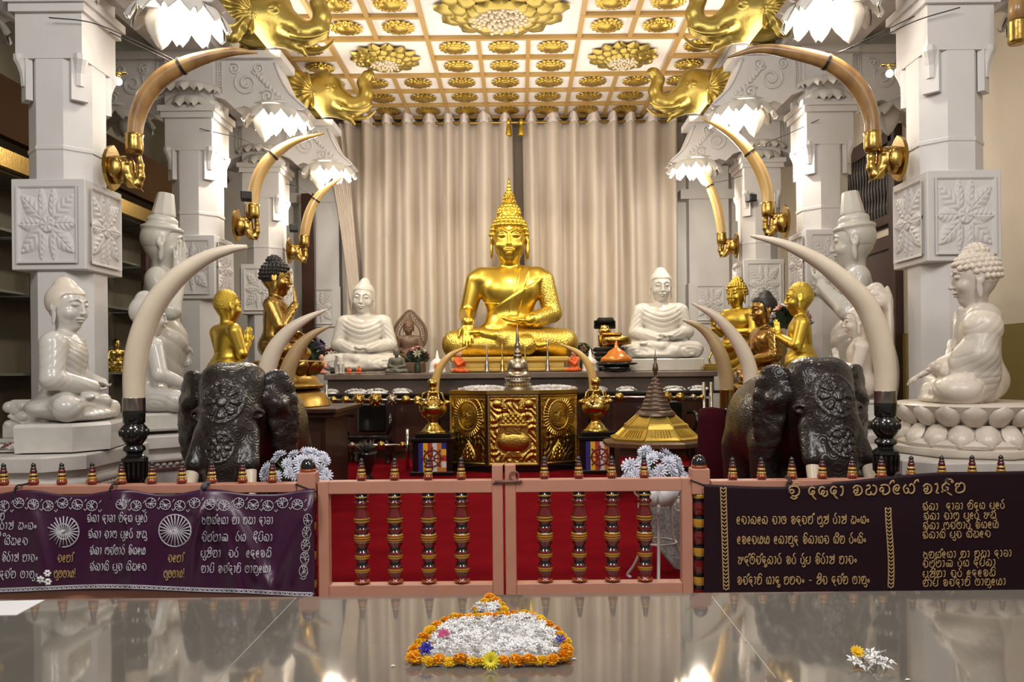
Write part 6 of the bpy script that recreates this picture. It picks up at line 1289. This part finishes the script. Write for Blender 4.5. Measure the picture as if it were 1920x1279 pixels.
def banner(name, label, x0, x1, ytop, ybot, depth, m, hem):
    nx, ny = 150, 34; xs = np.linspace(x0, x1, nx); V = []; base = P((x0 + x1) / 2, 1000, 5.28)
    def S(px, py, off=0.0): return P(px, py, depth(px, py) - off) - base
    for j in range(ny):
        for x in xs: a, b = ytop(x), ybot(x); V.append(S(x, a + (b - a) * j / (ny - 1)))
    i, j = np.meshgrid(np.arange(ny - 1), np.arange(nx - 1), indexing='ij'); a = (i * nx + j).ravel(); Q = np.stack([a, a + nx, a + nx + 1, a + 1], 1)
    t = thing(name, label, 'banner', base); o = link('cloth', fmesh('cloth', np.array(V), Q, m), t); mo = o.modifiers.new('thick', 'SOLIDIFY'); mo.thickness = .003; mo.offset = -1
    return t, S
def ribbons(t, name, S, lines, m, r, lab=None):
    b = MB()
    for q in lines: b.tube([S(x, y, .006) for x, y in q], r, 6, flat=.45 if 0 else 1)
    o = b.obj(name, m, t, True)
    if lab: o['label'] = lab
    return o
ties = [50, 228, 395, 592]
def lt_top(x):
    d = min(abs(x - k) for k in [-90] + ties); return 919 + 10 * sstep(0, 80, d) - 3 * (x / 590)
def lt_bot(x): return 1115 - 9 * math.exp(-((x - 200) / 160.) ** 2) + 6 * sstep(430, 590, x)
def lt_dep(x, y):
    f = sum(math.exp(-((x - k - (y - 920) * sl) / wd) ** 2) * am for k, sl, wd, am in ((395, .28, 16, .035), (380, -.16, 14, .03), (395, -.45, 18, .025), (228, .12, 14, .028), (228, -.25, 16, .022), (410, .5, 20, .03), (50, .22, 16, .022), (585, -.42, 20, .03), (588, -.18, 12, .02)))
    return 5.272 - f * sstep(912, 975, y) * 1.9 - .012 * math.sin(x / 31.0 + y / 90.) * sstep(930, 1020, y)
tl, S = banner('banner', 'purple satin banner with silver stitched wheels on left railing', -148, 590, lt_top, lt_bot, lt_dep, PURPLE, None)
SL = S; sz = 13; LW = .0031
def lline(nm, x, y, w, text, m=SILVT, size=13): ribbons(tl, 'lettering', SL, letter_strokes(text, x, y, size, w), m, LW)
for x, y, w, s in ((163, 979, 114, 'QkA dAXA tids puEr'), (165, 1009, 111, 'QkA nAg puEr ahu'), (168, 1040, 106, 'QkA gnvDAr wisEy'), (168, 1070, 108, 'QkAsi pun sihEl'), (378, 983, 135, 'ctsvEsA tA mhA dAXA'), (378, 1015, 134, 'nibvbAN  rs  dIpikA'), (376, 1045, 134, 'pUjitA  nr  EdEwhi'), (377, 1074, 132, 'tApi wnvdAmi DAtuEyA'),
                   (-10, 975, 20, 'nmv'), (-30, 993, 100, 'buj rAj hMsM'), (-30, 1008, 44, 'tnM'), (-30, 1022, 84, 'QkA sIhEl'), (-20, 1053, 92, 'rup wirAj mAnM'), (-30, 1084, 102, 'jin dnvt DAtuM')): lline('l', x, y, w, s)
for x, y, w, s in ((108, 1054, 30, 'nEmAv'), (101, 1083, 42, 'buDDAy!'), (315, 1054, 30, 'nEmAv'), (307, 1083, 40, 'buDDAy!')): lline('l', x, y, w, s, GOLDT)
for cx, cy, R, gap in ((119, 997, 29, 1), (328, 995, 30, 0)):
    L = []
    if gap: L += [arc(cx, cy, R, R, -60, 95, 20), arc(cx, cy, R * .45, R * .5, 0, 360, 20)]
    else: L += [arc(cx, cy, R, R, 0, 360, 40), arc(cx, cy, R * .2, R * .2, 0, 360, 14)]
    for k in range(24):
        a = 2 * PI * k / 24; r1 = R * (1 if not gap else (1 if -1.1 < math.atan2(math.sin(a), math.cos(a)) < 1.7 else .85 + .1 * (k % 3))); L.append([(cx + 4 * math.cos(a), cy + 4 * math.sin(a)), (cx + r1 * math.cos(a), cy - r1 * math.sin(a))])
    ribbons(tl, 'wheel_emblem', SL, L, SILVT, .0042)
L = []
for k in range(22):
    x = -20 + k * 27.5
    if x > 575 or 190 < x < 222: continue
    y = 946 + 3 * math.sin(k * 2.1); r = 10; L += [arc(x, y, r, r * .95, 0, 360, 14)] + [[(x, y), (x + r * .9 * math.cos(a), y + r * .9 * math.sin(a))] for a in np.linspace(.4 + k, 4.5 + k, 7)] + [[(x + 12, y + 8), (x + 15, y + 12), (x + 18, y + 7)], [(x + 13, y - 4), (x + 17, y - 10)]]
for k in range(5):
    y = 975 + k * 24; x = 577 - k * 2.0; L += [arc(x, y, 8, 11, 0, 360, 14)] + [[(x, y), (x + 7 * math.cos(a), y + 9 * math.sin(a))] for a in np.linspace(.4 + k, 4.5 + k, 6)] + [[(x - 6, y + 13), (x, y + 16), (x + 5, y + 12)]]
ribbons(tl, 'floral_border', SL, L, SILVT, .0028)
L = []
for q in (0, 5.5): L.append([(x, lt_bot(x) - 3.5 - q) for x in range(-140, 588, 6)])
for k in range(80): x = -138 + k * 9.1; L.append([(x, lt_bot(x) - 8), (x + 4, lt_bot(x) - 4.5), (x + 7, lt_bot(x) - 8)])
ribbons(tl, 'hem_braid', SL, L, SILVT, .0042)
L = []
for cx, cy in ((89, 1075), (76, 1087), (90, 1091)):
    for k in range(6): a = k * PI / 3 + cx; L.append([(cx + 1.5 * math.cos(a), cy + 1.5 * math.sin(a)), (cx + 6.5 * math.cos(a), cy + 6.5 * math.sin(a))])
ribbons(tl, 'applique_flower', SL, L, PETW, .008, 'white cloth flowers stitched on the banner')
def rt_top(x): return 908 - 23 * sstep(1480, 1800, x) + 5 * math.sin((x - 1320) / 90.) * (x < 1560) - 4 * sstep(1800, 2060, x)
def rt_bot(x): return 1117 - .008 * (x - 1320)
def rt_dep(x, y): return 5.272 - .012 * math.sin((x - 1400) / 130. + y / 160.) * sstep(920, 1000, y)
tr_, SRt = banner('banner', 'dark aubergine banner with gold lettering on right railing', 1320, 2058, rt_top, rt_bot, rt_dep, AUBER, None)
def rline(x, y, w, text, size=14, slope=0, r=.0036): ribbons(tr_, 'lettering', SRt, [np.stack([q[:, 0], q[:, 1] + slope * (q[:, 0] - x)], 1) for q in letter_strokes(text, x, y, size, w)], GOLDT, r)
for x, w, s, y in ((1478, 26, 'SI', 931), (1515, 70, 'dLdA', 932), (1597, 122, 'whnvEsv', 929), (1729, 84, 'wqzIm', 926)): rline(x, y, w, s, 18, -.03, .0056)
for x, y, w, s in ((1381, 983, 250, 'ElAkEk nAT wdnmv buj rAj hMsM'), (1382, 1020, 243, 'EwEnyy EkAmud wikAsn sIt rMsiM'), (1383, 1058, 225, 'advDinvdukAr wr rup wirAj mAnM'), (1382, 1096, 250, 'wnvdAmi sAdu mmlM - jin dnvt DAtuM')): rline(x, y, w, s, 14, -.004, .0038)
for x, y, w, s in ((1729, 957, 156, 'QkA  dAXA tids puEr'), (1731, 975, 138, 'QkA nAg puEr ahu'), (1730, 993, 144, 'QkA gnvDAr wisEy'), (1729, 1010, 130, 'QkAsi pun sIhEl'), (1730, 1047, 168, 'ctsvEsA tA mhA dAXA'), (1730, 1064, 138, 'nibvbAN rs dIpikA'), (1730, 1083, 138, 'pUjitA nr EdEwhi'), (1730, 1100, 157, 'tApi wnvdAmi DAtuEyA')): rline(x, y, w, s, 12, -.02, .0034)
for xf, y0, y1 in ((lambda y: 1356 + (y - 913) * .03, 914, 1110), (lambda y: 1668 + 3 * math.sin(y / 40.), 952, 1108)):
    L = []
    for o in (-5, 5): L.append([(xf(y) + o, y) for y in range(y0, y1, 6)])
    for y in range(y0, y1 - 4, 7): L += [[(xf(y) - 4, y), (xf(y), y + 4), (xf(y) + 4, y)]]
    ribbons(tr_, 'gold_braid', SRt, L, GOLDT, .0042)
# tie strings that fasten the banners
def tie(px, py, lab, m=STRING, wd=.007):
    zr = ZL if px < 900 else ZRR; x = P(px, py, DR)[0]; t = thing('tie_string', lab, 'string', (x, DR, zr)); b = MB(); y0 = -.085
    b.tube(crom([(-.02, y0 + .0, -.05), (-.028, y0, .0), (-.012, y0, .037), (.0, -.052, .039), (.004, .0, .039), (.01, .054, .034), (.012, .056, -.02), (.016, .0, -.04), (.014, y0, -.05)], 5), wd, 6)
    b.tube(crom([(-.015, y0 - .004, .02), (-.03, y0 - .008, -.01), (-.02, y0 - .01, -.05)], 5), wd * .8, 6); b.ball((-.012, y0 - .004, .022), wd * 1.8, 8); b.obj('cord', m, t, True)
tie(50, 905, 'dark cord tying the purple banner near its left end'); tie(226, 905, 'dark cord tying the purple banner below the left white tusk'); tie(396, 905, 'grey knotted cord tying the purple banner beside the left elephant tusk', mat('grey_cord', (.07, .07, .09), .7), .013); tie(1476, 895, 'dark cord tying the aubergine banner beside right elephant tusk', STRING, .010); tie(1766, 888, 'dark cord tying the aubergine banner under the curly-haired Buddha', STRING, .009)
for px, s, lab in ((578, 1, 'dark string wound round the left newel block'), (1311, 1, 'dark string wound round the right newel block')):
    x = P(px, 912, DR)[0]; t = thing('newel_string', lab, 'string', (x, DR, ZR)); b = MB(); q = .0645
    b.tube([(-q, -.062, .03), (q, -.0645, -.02), (q + .002, .064, .0), (-q, .064, .02), (-q - .002, -.062, .03)], .005, 6); b.obj('cord', STRING, t, True)
# ================================================================ polished table in front
ZT = P(975, 1114.5, 4.015)[2]; YE = 4.015
def TP(px, py, z=None):
    z = ZT if z is None else z; U, V = px - CX, CY - py; d = (z - CAMZ) * F / (-U * SR + V * CR); return P(px, py, d)
tt = thing('offering_table', 'wide polished stone offering table across the foreground', 'table', (0, 2.9, 0))
TAB = mat('polished_stone', (.34, .31, .275), .045, .55, noise=(1.2, (.25, .225, .195), .6, 5), bump=(3, .02, 'noise', .01))
MB().box((0, 0, ZT - .03), (3.9, YE - 2.9, .03), bev=.004).obj('table_top', TAB, tt); MB().box((0, 0, (ZT - .06) / 2), (3.8, YE - 2.95, (ZT - .06) / 2)).obj('base', WOODD, tt)
for a_, b_ in (((405, 1278), (555, 1121)), ((1335, 1119), (1455, 1272))):   # polished joints between the slabs
    p_, q_ = TP(*a_) - np.array([0, 2.9, 0]), TP(*b_) - np.array([0, 2.9, 0]); dv = (q_ - p_) / np.linalg.norm(q_ - p_); nv = np.array([-dv[1], dv[0], 0]) * .002; h_ = np.array([0, 0, .0006])
    c_ = [p_ - nv, p_ + nv, q_ + nv, q_ - nv]; obj('slab_joint', [x - h_ for x in c_] + [x + h_ for x in c_], [(0, 1, 2, 3), (7, 6, 5, 4), (0, 4, 5, 1), (1, 5, 6, 2), (2, 6, 7, 3), (3, 7, 4, 0)], mat('joint_grout', (.20, .18, .155), .3), tt, False)
T(MB().box((0, 0, 0), (.17, .12, .0012)).obj('paper_sheet', PAPER, None, False, loc=TP(-10, 1141) + (0, 0, .0015), rot=(0, 0, .05)), 'white paper sheet at the left edge of the table', 'paper')
# marigolds -------------------------------------------------------------------
def mari_mesh(seed, m):
    rnd = random.Random(seed); b = MB(); b.ball((0, 0, 0), (.72, .72, .5), 12)
    for L, (n, el, s) in enumerate(((13, -.15, .55), (14, .2, .52), (12, .55, .48), (9, .9, .42), (5, 1.25, .36))):
        for k in range(n):
            a = 2 * PI * (k + rnd.random() * .5) / n; e = el + rnd.uniform(-.12, .12); d = np.array([math.cos(a) * math.cos(e), math.sin(a) * math.cos(e), math.sin(e) * .8]); q = np.array([-math.sin(a), math.cos(a), 0]); c = d * .62; w = s * .52; up = np.cross(d, q) * -1
            p = [c - q * w * .5, c + q * w * .5, c + q * w * .8 + d * s * .6 + up * rnd.uniform(-.06, .1), c + d * s * .78 + up * rnd.uniform(-.1, .15), c - q * w * .8 + d * s * .6 + up * rnd.uniform(-.06, .1)]
            b.add(p, [(0, 1, 2, 3, 4)]); b.add([x - up * .05 for x in p], [(4, 3, 2, 1, 0)])
    return b.mesh('marigold', m, False)
MM = [mari_mesh(1, MARI), mari_mesh(2, MARI), mari_mesh(3, MARY), mari_mesh(4, MARY)]
def mari(px, py, r, k, where):
    zz = .020 if where is W4 else 0; p = TP(px, py, ZT + r * .55 + zz); o = link('marigold', MM[k], None, p + (0, 0, .003), (random.uniform(-.3, .3), random.uniform(-.3, .3), random.uniform(0, 6)), r)
    T(o, where[k // 2], 'marigold', where[2 + k // 2])
W1 = ('orange marigold in the front row of the flower offering', 'yellow marigold in the front row of the flower offering', 'orange front-row marigolds', 'yellow front-row marigolds')
W2 = ('orange marigold along the left sloping edge of the flower offering', 'yellow marigold along the left sloping edge of the flower offering', 'orange left-edge marigolds', 'yellow left-edge marigolds')
W3 = ('orange marigold along the right sloping edge of the flower offering', 'yellow marigold along the right sloping edge of the flower offering', 'orange right-edge marigolds', 'yellow right-edge marigolds')
W4 = ('orange marigold in the cross band near top of the flower offering', 'yellow marigold in the cross band near top of the flower offering', 'orange cross-band marigolds', 'yellow cross-band marigolds')
W5 = ('orange marigold at the pointed tip of the flower offering', 'yellow marigold at the pointed tip of the flower offering', 'orange tip marigolds', 'yellow tip marigolds')
for px, py, k, r in ((776, 1235, 0, .034), (802, 1242, 2, .026), (822, 1239, 1, .030), (843, 1243, 3, .025), (864, 1238, 0, .034), (886, 1243, 2, .026), (902, 1243, 3, .022), (944, 1241, 1, .028), (968, 1240, 0, .032), (992, 1239, 1, .032), (1014, 1241, 2, .028), (1036, 1239, 0, .030), (1058, 1233, 1, .036)): mari(px, py, r, k, W1)
for px, py, k, r in ((778, 1220, 0, .030), (786, 1208, 2, .028), (795, 1196, 0, .028), (806, 1184, 2, .028), (820, 1174, 1, .028), (836, 1166, 0, .028), (852, 1159, 2, .028)): mari(px, py, r, k, W2)
for px, py, k, r in ((1062, 1219, 0, .030), (1060, 1206, 2, .028), (1052, 1194, 3, .028), (1042, 1183, 0, .028), (1028, 1173, 1, .028), (1012, 1164, 2, .028), (998, 1157, 0, .028), (984, 1152, 3, .026)): mari(px, py, r, k, W3)
for px, py, k, r in ((866, 1160, 0, .026), (882, 1160, 1, .026), (898, 1159, 2, .026), (915, 1158, 0, .028), (932, 1157, 1, .028), (948, 1156, 0, .026), (964, 1153, 1, .026)): mari(px, py, r, k, W4)
for px, py, k, r in ((893, 1146, 3, .026), (902, 1138, 2, .026), (909, 1130, 3, .026), (918, 1122, 0, .030), (930, 1128, 1, .028), (939, 1137, 2, .028), (945, 1145, 3, .026)): mari(px, py, r, k, W5)
def jas_fill(name, label, poly, n, h, s):
    P3 = np.array([TP(x, y) for x, y in poly]); c = P3.mean(0); lo, hi = P3[:, :2].min(0), P3[:, :2].max(0); b = MB(); m = len(P3)
    b.add([tuple(c * .08 + p * .92 - c) for p in P3] + [tuple((c * .25 + p * .75 - c) + (0, 0, h * .25)) for p in P3] + [(0, 0, h * .3)], [(i, (i + 1) % m, m + (i + 1) % m, m + i) for i in range(m)] + [(m + i, m + (i + 1) % m, 2 * m) for i in range(m)])
    k = 0
    while k < n:
        x, y = np.random.uniform(lo, hi); ins = False; j = m - 1
        for i in range(m):
            if (P3[i, 1] > y) != (P3[j, 1] > y) and x < (P3[j, 0] - P3[i, 0]) * (y - P3[i, 1]) / (P3[j, 1] - P3[i, 1]) + P3[i, 0]: ins = not ins
            j = i
        if not ins: continue
        e = min(np.linalg.norm(P3[:, :2] - (x, y), axis=1)); jas_flower(b, np.array([x, y, ZT]) - c + (0, 0, .012 + h * (.35 + .65 * random.random()) * min(1, .3 + e / .1)), s * random.uniform(.85, 1.2), rz(random.uniform(0, 6.28)) @ rx(random.uniform(-.2, .75)) @ ry(random.uniform(-.5, .5)), 6); k += 1
    o = b.obj(name, PETW, None, False, loc=c + (0, 0, .0025)); o['kind'] = 'stuff'; return T(o, label, 'flower heap')
jas_fill('jasmine_bed', 'dense bed of white jasmine filling the marigold-edged offering', [(795, 1237), (808, 1205), (830, 1185), (858, 1172), (900, 1168), (950, 1165), (985, 1162), (1012, 1175), (1035, 1190), (1047, 1210), (1047, 1235), (920, 1241)], 620, .034, .021)
jas_fill('jasmine_bed', 'small white jasmine tuft below the yellow tip of the offering', [(880, 1154), (905, 1142), (930, 1141), (945, 1150), (915, 1156)], 70, .03, .019)
def bloom(name, label, px, py, s, n, m, layers=2, cat='flower', z=.02, cen=None, tilt=.5, R=None):
    b = MB(); petal_flower(b, np.zeros(3), R if R is not None else up_to((0, -.55, .8)), s, n, 0, tilt, layers, min(.5, 4.2 / n)); t = thing(name, label, cat, TP(px, py, ZT + z)); b.obj('petals', m, t)
    c = MB(); c.ball((0, 0, 0), s * .24, 10); c.obj('centre', cen or m, t, True)
bloom('yellow_daisy', 'lemon yellow daisy in the middle of the front marigold row', 920, 1239, .036, 16, YELF, 2, z=.030, cen=mat('daisy_centre', (.25, .22, .02), .6), tilt=.12, R=up_to((0, -.9, .45)))
bloom('blue_flower', 'deep blue flower at left corner of the jasmine bed', 799, 1219, .034, 6, BLUEF, 2, z=.045); bloom('blue_flower', 'small dark blue flower at right edge of the jasmine bed', 1051, 1200, .024, 6, BLUEF, 1, z=.045); bloom('pink_flower', 'small curled pink flower on the left of the jasmine bed', 832, 1192, .030, 7, PINKF, 2, z=.05)
bloom('yellow_flower', 'yellow chrysanthemum beside scattered jasmine at table right', 1607, 1225, .030, 14, MARY, 3, z=.025)
JS = [MB() for _ in range(3)]
for q in JS: jas_flower(q, np.zeros(3), .033, rz(random.random() * 6) @ rx(-.5), 6)
JM = [q.mesh('jasmine_flower', PETW, False) for q in JS]
for i, (px, py) in enumerate(((1600, 1240), (1612, 1246), (1624, 1238), (1620, 1228), (1636, 1248), (1640, 1234), (1652, 1243), (1660, 1250), (1665, 1240), (1648, 1226), (1632, 1226))):
    o = link('jasmine_flower', JM[i % 3], None, TP(px, py, ZT + .018 + .006 * (i % 3)), (random.uniform(-.2, .5), random.uniform(-.3, .3), i * 1.1)); T(o, 'loose white jasmine bloom in the little pile at table right', 'jasmine', 'loose jasmine blooms at the table right')
for px, py, lab in ((737, 1250, 'single white petal lying left of the flower offering'), (1076, 1237, 'single white petal lying right of the flower offering'), (1702, 1276, 'single white petal at the front right of the table')):
    b = MB(); b.add([(-.011, 0, 0), (0, -.005, .002), (.011, 0, .001), (0, .005, .003)], [(0, 1, 2, 3)]); b.add([(-.011, 0, .002), (0, -.005, .004), (.011, 0, .003), (0, .005, .005)], [(0, 1, 2, 3)]); T(b.obj('petal', PETW, None, loc=TP(px, py) + (0, 0, .001)), lab, 'petal')
# ================================================================ white chrysanthemum bouquets beside the gates
def mum_mesh():
    b = MB()
    for L, (n, t_, s) in enumerate(((13, -.1, 1.05), (12, .25, 1), (9, .8, .78), (6, 1.8, .5))):
        for k in range(n):
            a = 2 * PI * (k + .5 * (L % 2)) / n + .05 * L; d = np.array([math.cos(a), math.sin(a), t_]); d /= np.linalg.norm(d); q = np.array([-math.sin(a), math.cos(a), 0]); up = np.cross(d, q) * -1; w = .13
            p = [d * .12, d * s * .5 + q * w + up * .04, d * s * .92 + q * w * .7, d * s, d * s * .92 - q * w * .7, d * s * .5 - q * w + up * .04]; b.add(p, [(0, 1, 2, 3, 4, 5)]); b.add([x - up * .03 for x in p], [(5, 4, 3, 2, 1, 0)])
    return b.mesh('bloom', PETB, False)
MUM = mum_mesh(); c = MB(); c.ball((0, 0, .06), .19, 10); MUMC = c.mesh('bloom_centre', mat('green_yellow_centre', (.34, .38, .16), .6), True)
def big_bouquet(label, pts, d, s, zf, foot):
    P3 = [P(x, y, d + dd) for x, y, dd in pts]; c = np.mean(P3, axis=0); base = np.array([c[0], c[1], zf]); t = thing('chrysanthemum_bouquet', label, 'bouquet', base)
    for q in P3:
        q += (random.uniform(-.02, .02), random.uniform(-.04, .04), random.uniform(-.02, .03)); n = q - (c - (0, -.10, .16)); R = up_to(n / np.linalg.norm(n) + (random.uniform(-.45, .45), random.uniform(-.7, .1), random.uniform(-.3, .4))); o = link('bloom', MUM, t, q - base, Matrix(R.tolist()).to_euler(), s * random.uniform(.72, 1.05)); link('bloom_centre', MUMC, o)
    b = MB()
    for k in range(46): q = P3[k % len(P3)] - base; q = q * random.uniform(.80, .98) + (random.uniform(-.03, .03), .03, random.uniform(-.05, 0)); R = up_to((random.uniform(-1, 1), -.8, random.uniform(.1, 1))); b.add([R @ (np.array(p_) * .045) + q for p_ in ((0, 0, -.5), (.4, .1, .1), (0, 0, 1.3), (-.4, .1, .1))], [(0, 1, 2, 3)])
    for q in P3: q = q - base; b.tube([(0, 0, .01), q * (.5, .5, .6), q * .97], .004, 5)
    b.obj('stems_and_leaves', GREEN, t)
big_bouquet('white chrysanthemum bouquet behind the left railing by the gate post', [(500, 882, 0), (512, 868, .05), (525, 858, .1), (536, 876, -.05), (548, 852, .1), (560, 868, 0), (572, 848, .1), (570, 883, -.05), (590, 858, .1), (602, 850, .15), (608, 868, .05), (612, 888, 0), (598, 884, 0), (585, 872, .0), (545, 890, -.06), (520, 892, -.04), (496, 896, 0), (558, 890, -.07), (584, 845, .15), (603, 899, -.05)], 5.85, .062, P(560, 925, 5.85)[2], 0)
big_bouquet('white chrysanthemum bouquet in the white stand inside the right gate', [(1178, 882, 0), (1186, 868, .05), (1200, 858, .1), (1212, 846, .12), (1226, 850, .1), (1222, 866, 0), (1206, 878, -.05), (1190, 890, -.05), (1238, 860, .08), (1250, 872, .02), (1264, 862, .1), (1274, 880, .08), (1260, 888, -.03), (1242, 886, -.06), (1224, 888, -.07), (1280, 892, .05), (1174, 894, 0), (1205, 894, -.07), (1250, 850, .14)], 5.72, .062, P(1228, 922, 5.72)[2], 0)
# white wrought-iron stand with bowl
WI = mat('white_iron', (.62, .58, .56), .45); zb = P(1228, 922, 5.72)[2] - .012; t = thing('flower_stand', 'white wrought-iron flower stand with scroll legs inside right gate', 'flower stand', (P(1228, 0, 5.72)[0], 5.74, .013)); o3 = np.array(t.location)
b = MB(); zz = zb - .013; b.lathe([(.02, zz - .09), (.09, zz - .085), (.13, zz - .04), (.15, zz + .05), (.14, zz + .05), (.12, zz - .03), (.01, zz - .07)], 24); b.obj('bowl', mat('white_ceramic', (.70, .68, .70), .35), t, True)
for k in range(3):
    a = k * 2 * PI / 3 + 2.4; e = np.array([math.cos(a), math.sin(a), 0])
    q = [e * .10 + (0, 0, zz - .07), e * .10 + (0, 0, zz - .25), e * .13 + (0, 0, .28), e * .22 + (0, 0, .10), e * .28 + (0, 0, .02), e * .25 + (0, 0, .0)]; b = MB(); b.tube(crom(q, 6), .012, 8)
    b.tube([e * (.17 + .045 * math.cos(w)) + (0, 0, zz + .0 + .045 * math.sin(w)) for w in np.linspace(-2, 3.6, 16)], .008, 6); b.tube([e * (.15 + .03 * math.cos(w)) + (0, 0, zz - .11 + .03 * math.sin(w)) for w in np.linspace(-4, 2, 14)], .008, 6); b.obj('scroll_leg', WI, t, True)
b = MB(); b.tube([(.12 * math.cos(w), .12 * math.sin(w), .30) for w in np.linspace(0, 2 * PI, 25)], .008, 6, cap=False); b.obj('ring', WI, t, True)
# lace cloth draped over a low stool behind the stand
ST = P(1250, 940, 6.15); t = thing('lace_cloth', 'silvery patterned cloth hanging in a point behind the flower stand', 'cloth', (ST[0], 6.15, 0)); LACE = mat('lace', (.40, .38, .37), .6, noise=(45, (.20, .19, .18), .3), bump=(70, .4, 'voronoi', .006))
zt = ST[2]; V = []; N1, N2 = 22, 20
for j in range(N2):
    for i in range(N1): u_ = i / (N1 - 1); v_ = j / (N2 - 1); x = -.16 + .34 * u_; dep = (.28 + .42 * u_ ** 1.2) * 1.0; V.append((x, .015 * math.sin(u_ * 14) - .0, zt - dep * v_))
i, j = np.meshgrid(np.arange(N1 - 1), np.arange(N2 - 1), indexing='xy'); a = (j * N1 + i).ravel(); o = link('drape', fmesh('drape', np.array(V), np.stack([a, a + N1, a + N1 + 1, a + 1], 1), LACE), t); mo = o.modifiers.new('thick', 'SOLIDIFY'); mo.thickness = .004
MB().box((.01, .12, zt - .01), (.18, .12, .012)).obj('cloth_top', LACE, t)
t = thing('low_side_table', 'low grey table under the lace cloth inside right gate', 'table', (ST[0], 6.27, 0)); MB().box((.01, .0, zt - .05), (.17, .10, .022)).obj('table_top', WOODG, t)
for sx in (-1, 1):
    for sy in (-1, 1): MB().box((.01 + sx * .14, sy * .075, (zt - .07) / 2), (.014, .014, (zt - .07) / 2)).obj('leg', WOODG, t)
# ================================================================ light
def area(name, loc, target, size, energy, col=(1, .95, .88), sizey=None):
    l = bpy.data.lights.new(name, 'AREA'); l.energy = energy; l.size = size; l.color = col
    if sizey: l.shape = 'RECTANGLE'; l.size_y = sizey
    o = bpy.data.objects.new(name, l); COL.objects.link(o); o.location = loc
    o.rotation_euler = (Vector(target) - Vector(loc)).to_track_quat('-Z', 'Y').to_euler(); return o
def spot(name, loc, target, energy, ang=80, col=(1, .9, .72), r=.06, blend=.5):
    l = bpy.data.lights.new(name, 'SPOT'); l.energy = energy; l.color = col; l.spot_size = math.radians(ang); l.spot_blend = blend; l.shadow_soft_size = r
    o = bpy.data.objects.new(name, l); COL.objects.link(o); o.location = loc
    o.rotation_euler = (Vector(target) - Vector(loc)).to_track_quat('-Z', 'Y').to_euler(); return o
def point(name, loc, energy, col=(1, .9, .72), r=.08):
    l = bpy.data.lights.new(name, 'POINT'); l.energy = energy; l.color = col; l.shadow_soft_size = r
    o = bpy.data.objects.new(name, l); COL.objects.link(o); o.location = loc; return o
w = bpy.data.worlds.new('hall'); SC.world = w; w.use_nodes = True
w.node_tree.nodes['Background'].inputs[0].default_value = (1, .95, .88, 1); w.node_tree.nodes['Background'].inputs[1].default_value = .22
area('hall_ceiling_lamp', (-3.4, .6, 6.2), (-1.5, 8, 1.2), 1.6, 185, (1, .97, .94))
area('hall_ceiling_lamp', (3.2, .6, 6.2), (1.5, 8, 1.2), 1.6, 185, (1, .97, .94))
area('hall_ceiling_lamp', (0, 2.5, 6.6), (0, 10, .6), 1.6, 150, (1, .95, .90))
for sx, x in ((1, -3.33), (-1, 3.10)):
    for y, e in ((7.9, 55), (11.1, 185), (14.1, 215)):
        point('bracket_lamp', (x, y - .05, 4.90), e, (1, .92, .78), .13)
    # added unseen strip above the brackets, only there to brighten the coffered ceiling
    a = area('ceiling_side_fill', (x - .05 * sx, 12.4, 5.93), (x + .9 * sx, 12.4, 6.9), .25, 45, (1, .88, .74), 7.0); a.rotation_euler = (0, math.radians(180 + 50 * sx), 0); a.data.shape = 'RECTANGLE'; a.data.size = .25; a.data.size_y = 5.0
u_ = area('ceiling_fill', (-.2, 13.0, 4.9), (-.2, 13.0, 7), 4.6, 145, (1, .93, .84)); u_.rotation_euler = (PI, 0, 0)  # added up-facing fill in open air, no fitting, brightens the ceiling
spot('chandelier_lamp', (-.2, 11.4, 6.2), (-.2, 15.0, 2.2), 520, 75, (1, .86, .62), .25)
point('nave_lamp', (-.2, 8.2, 6.2), 80, (1, .92, .8), .3)
SC.view_settings.exposure = 0.08
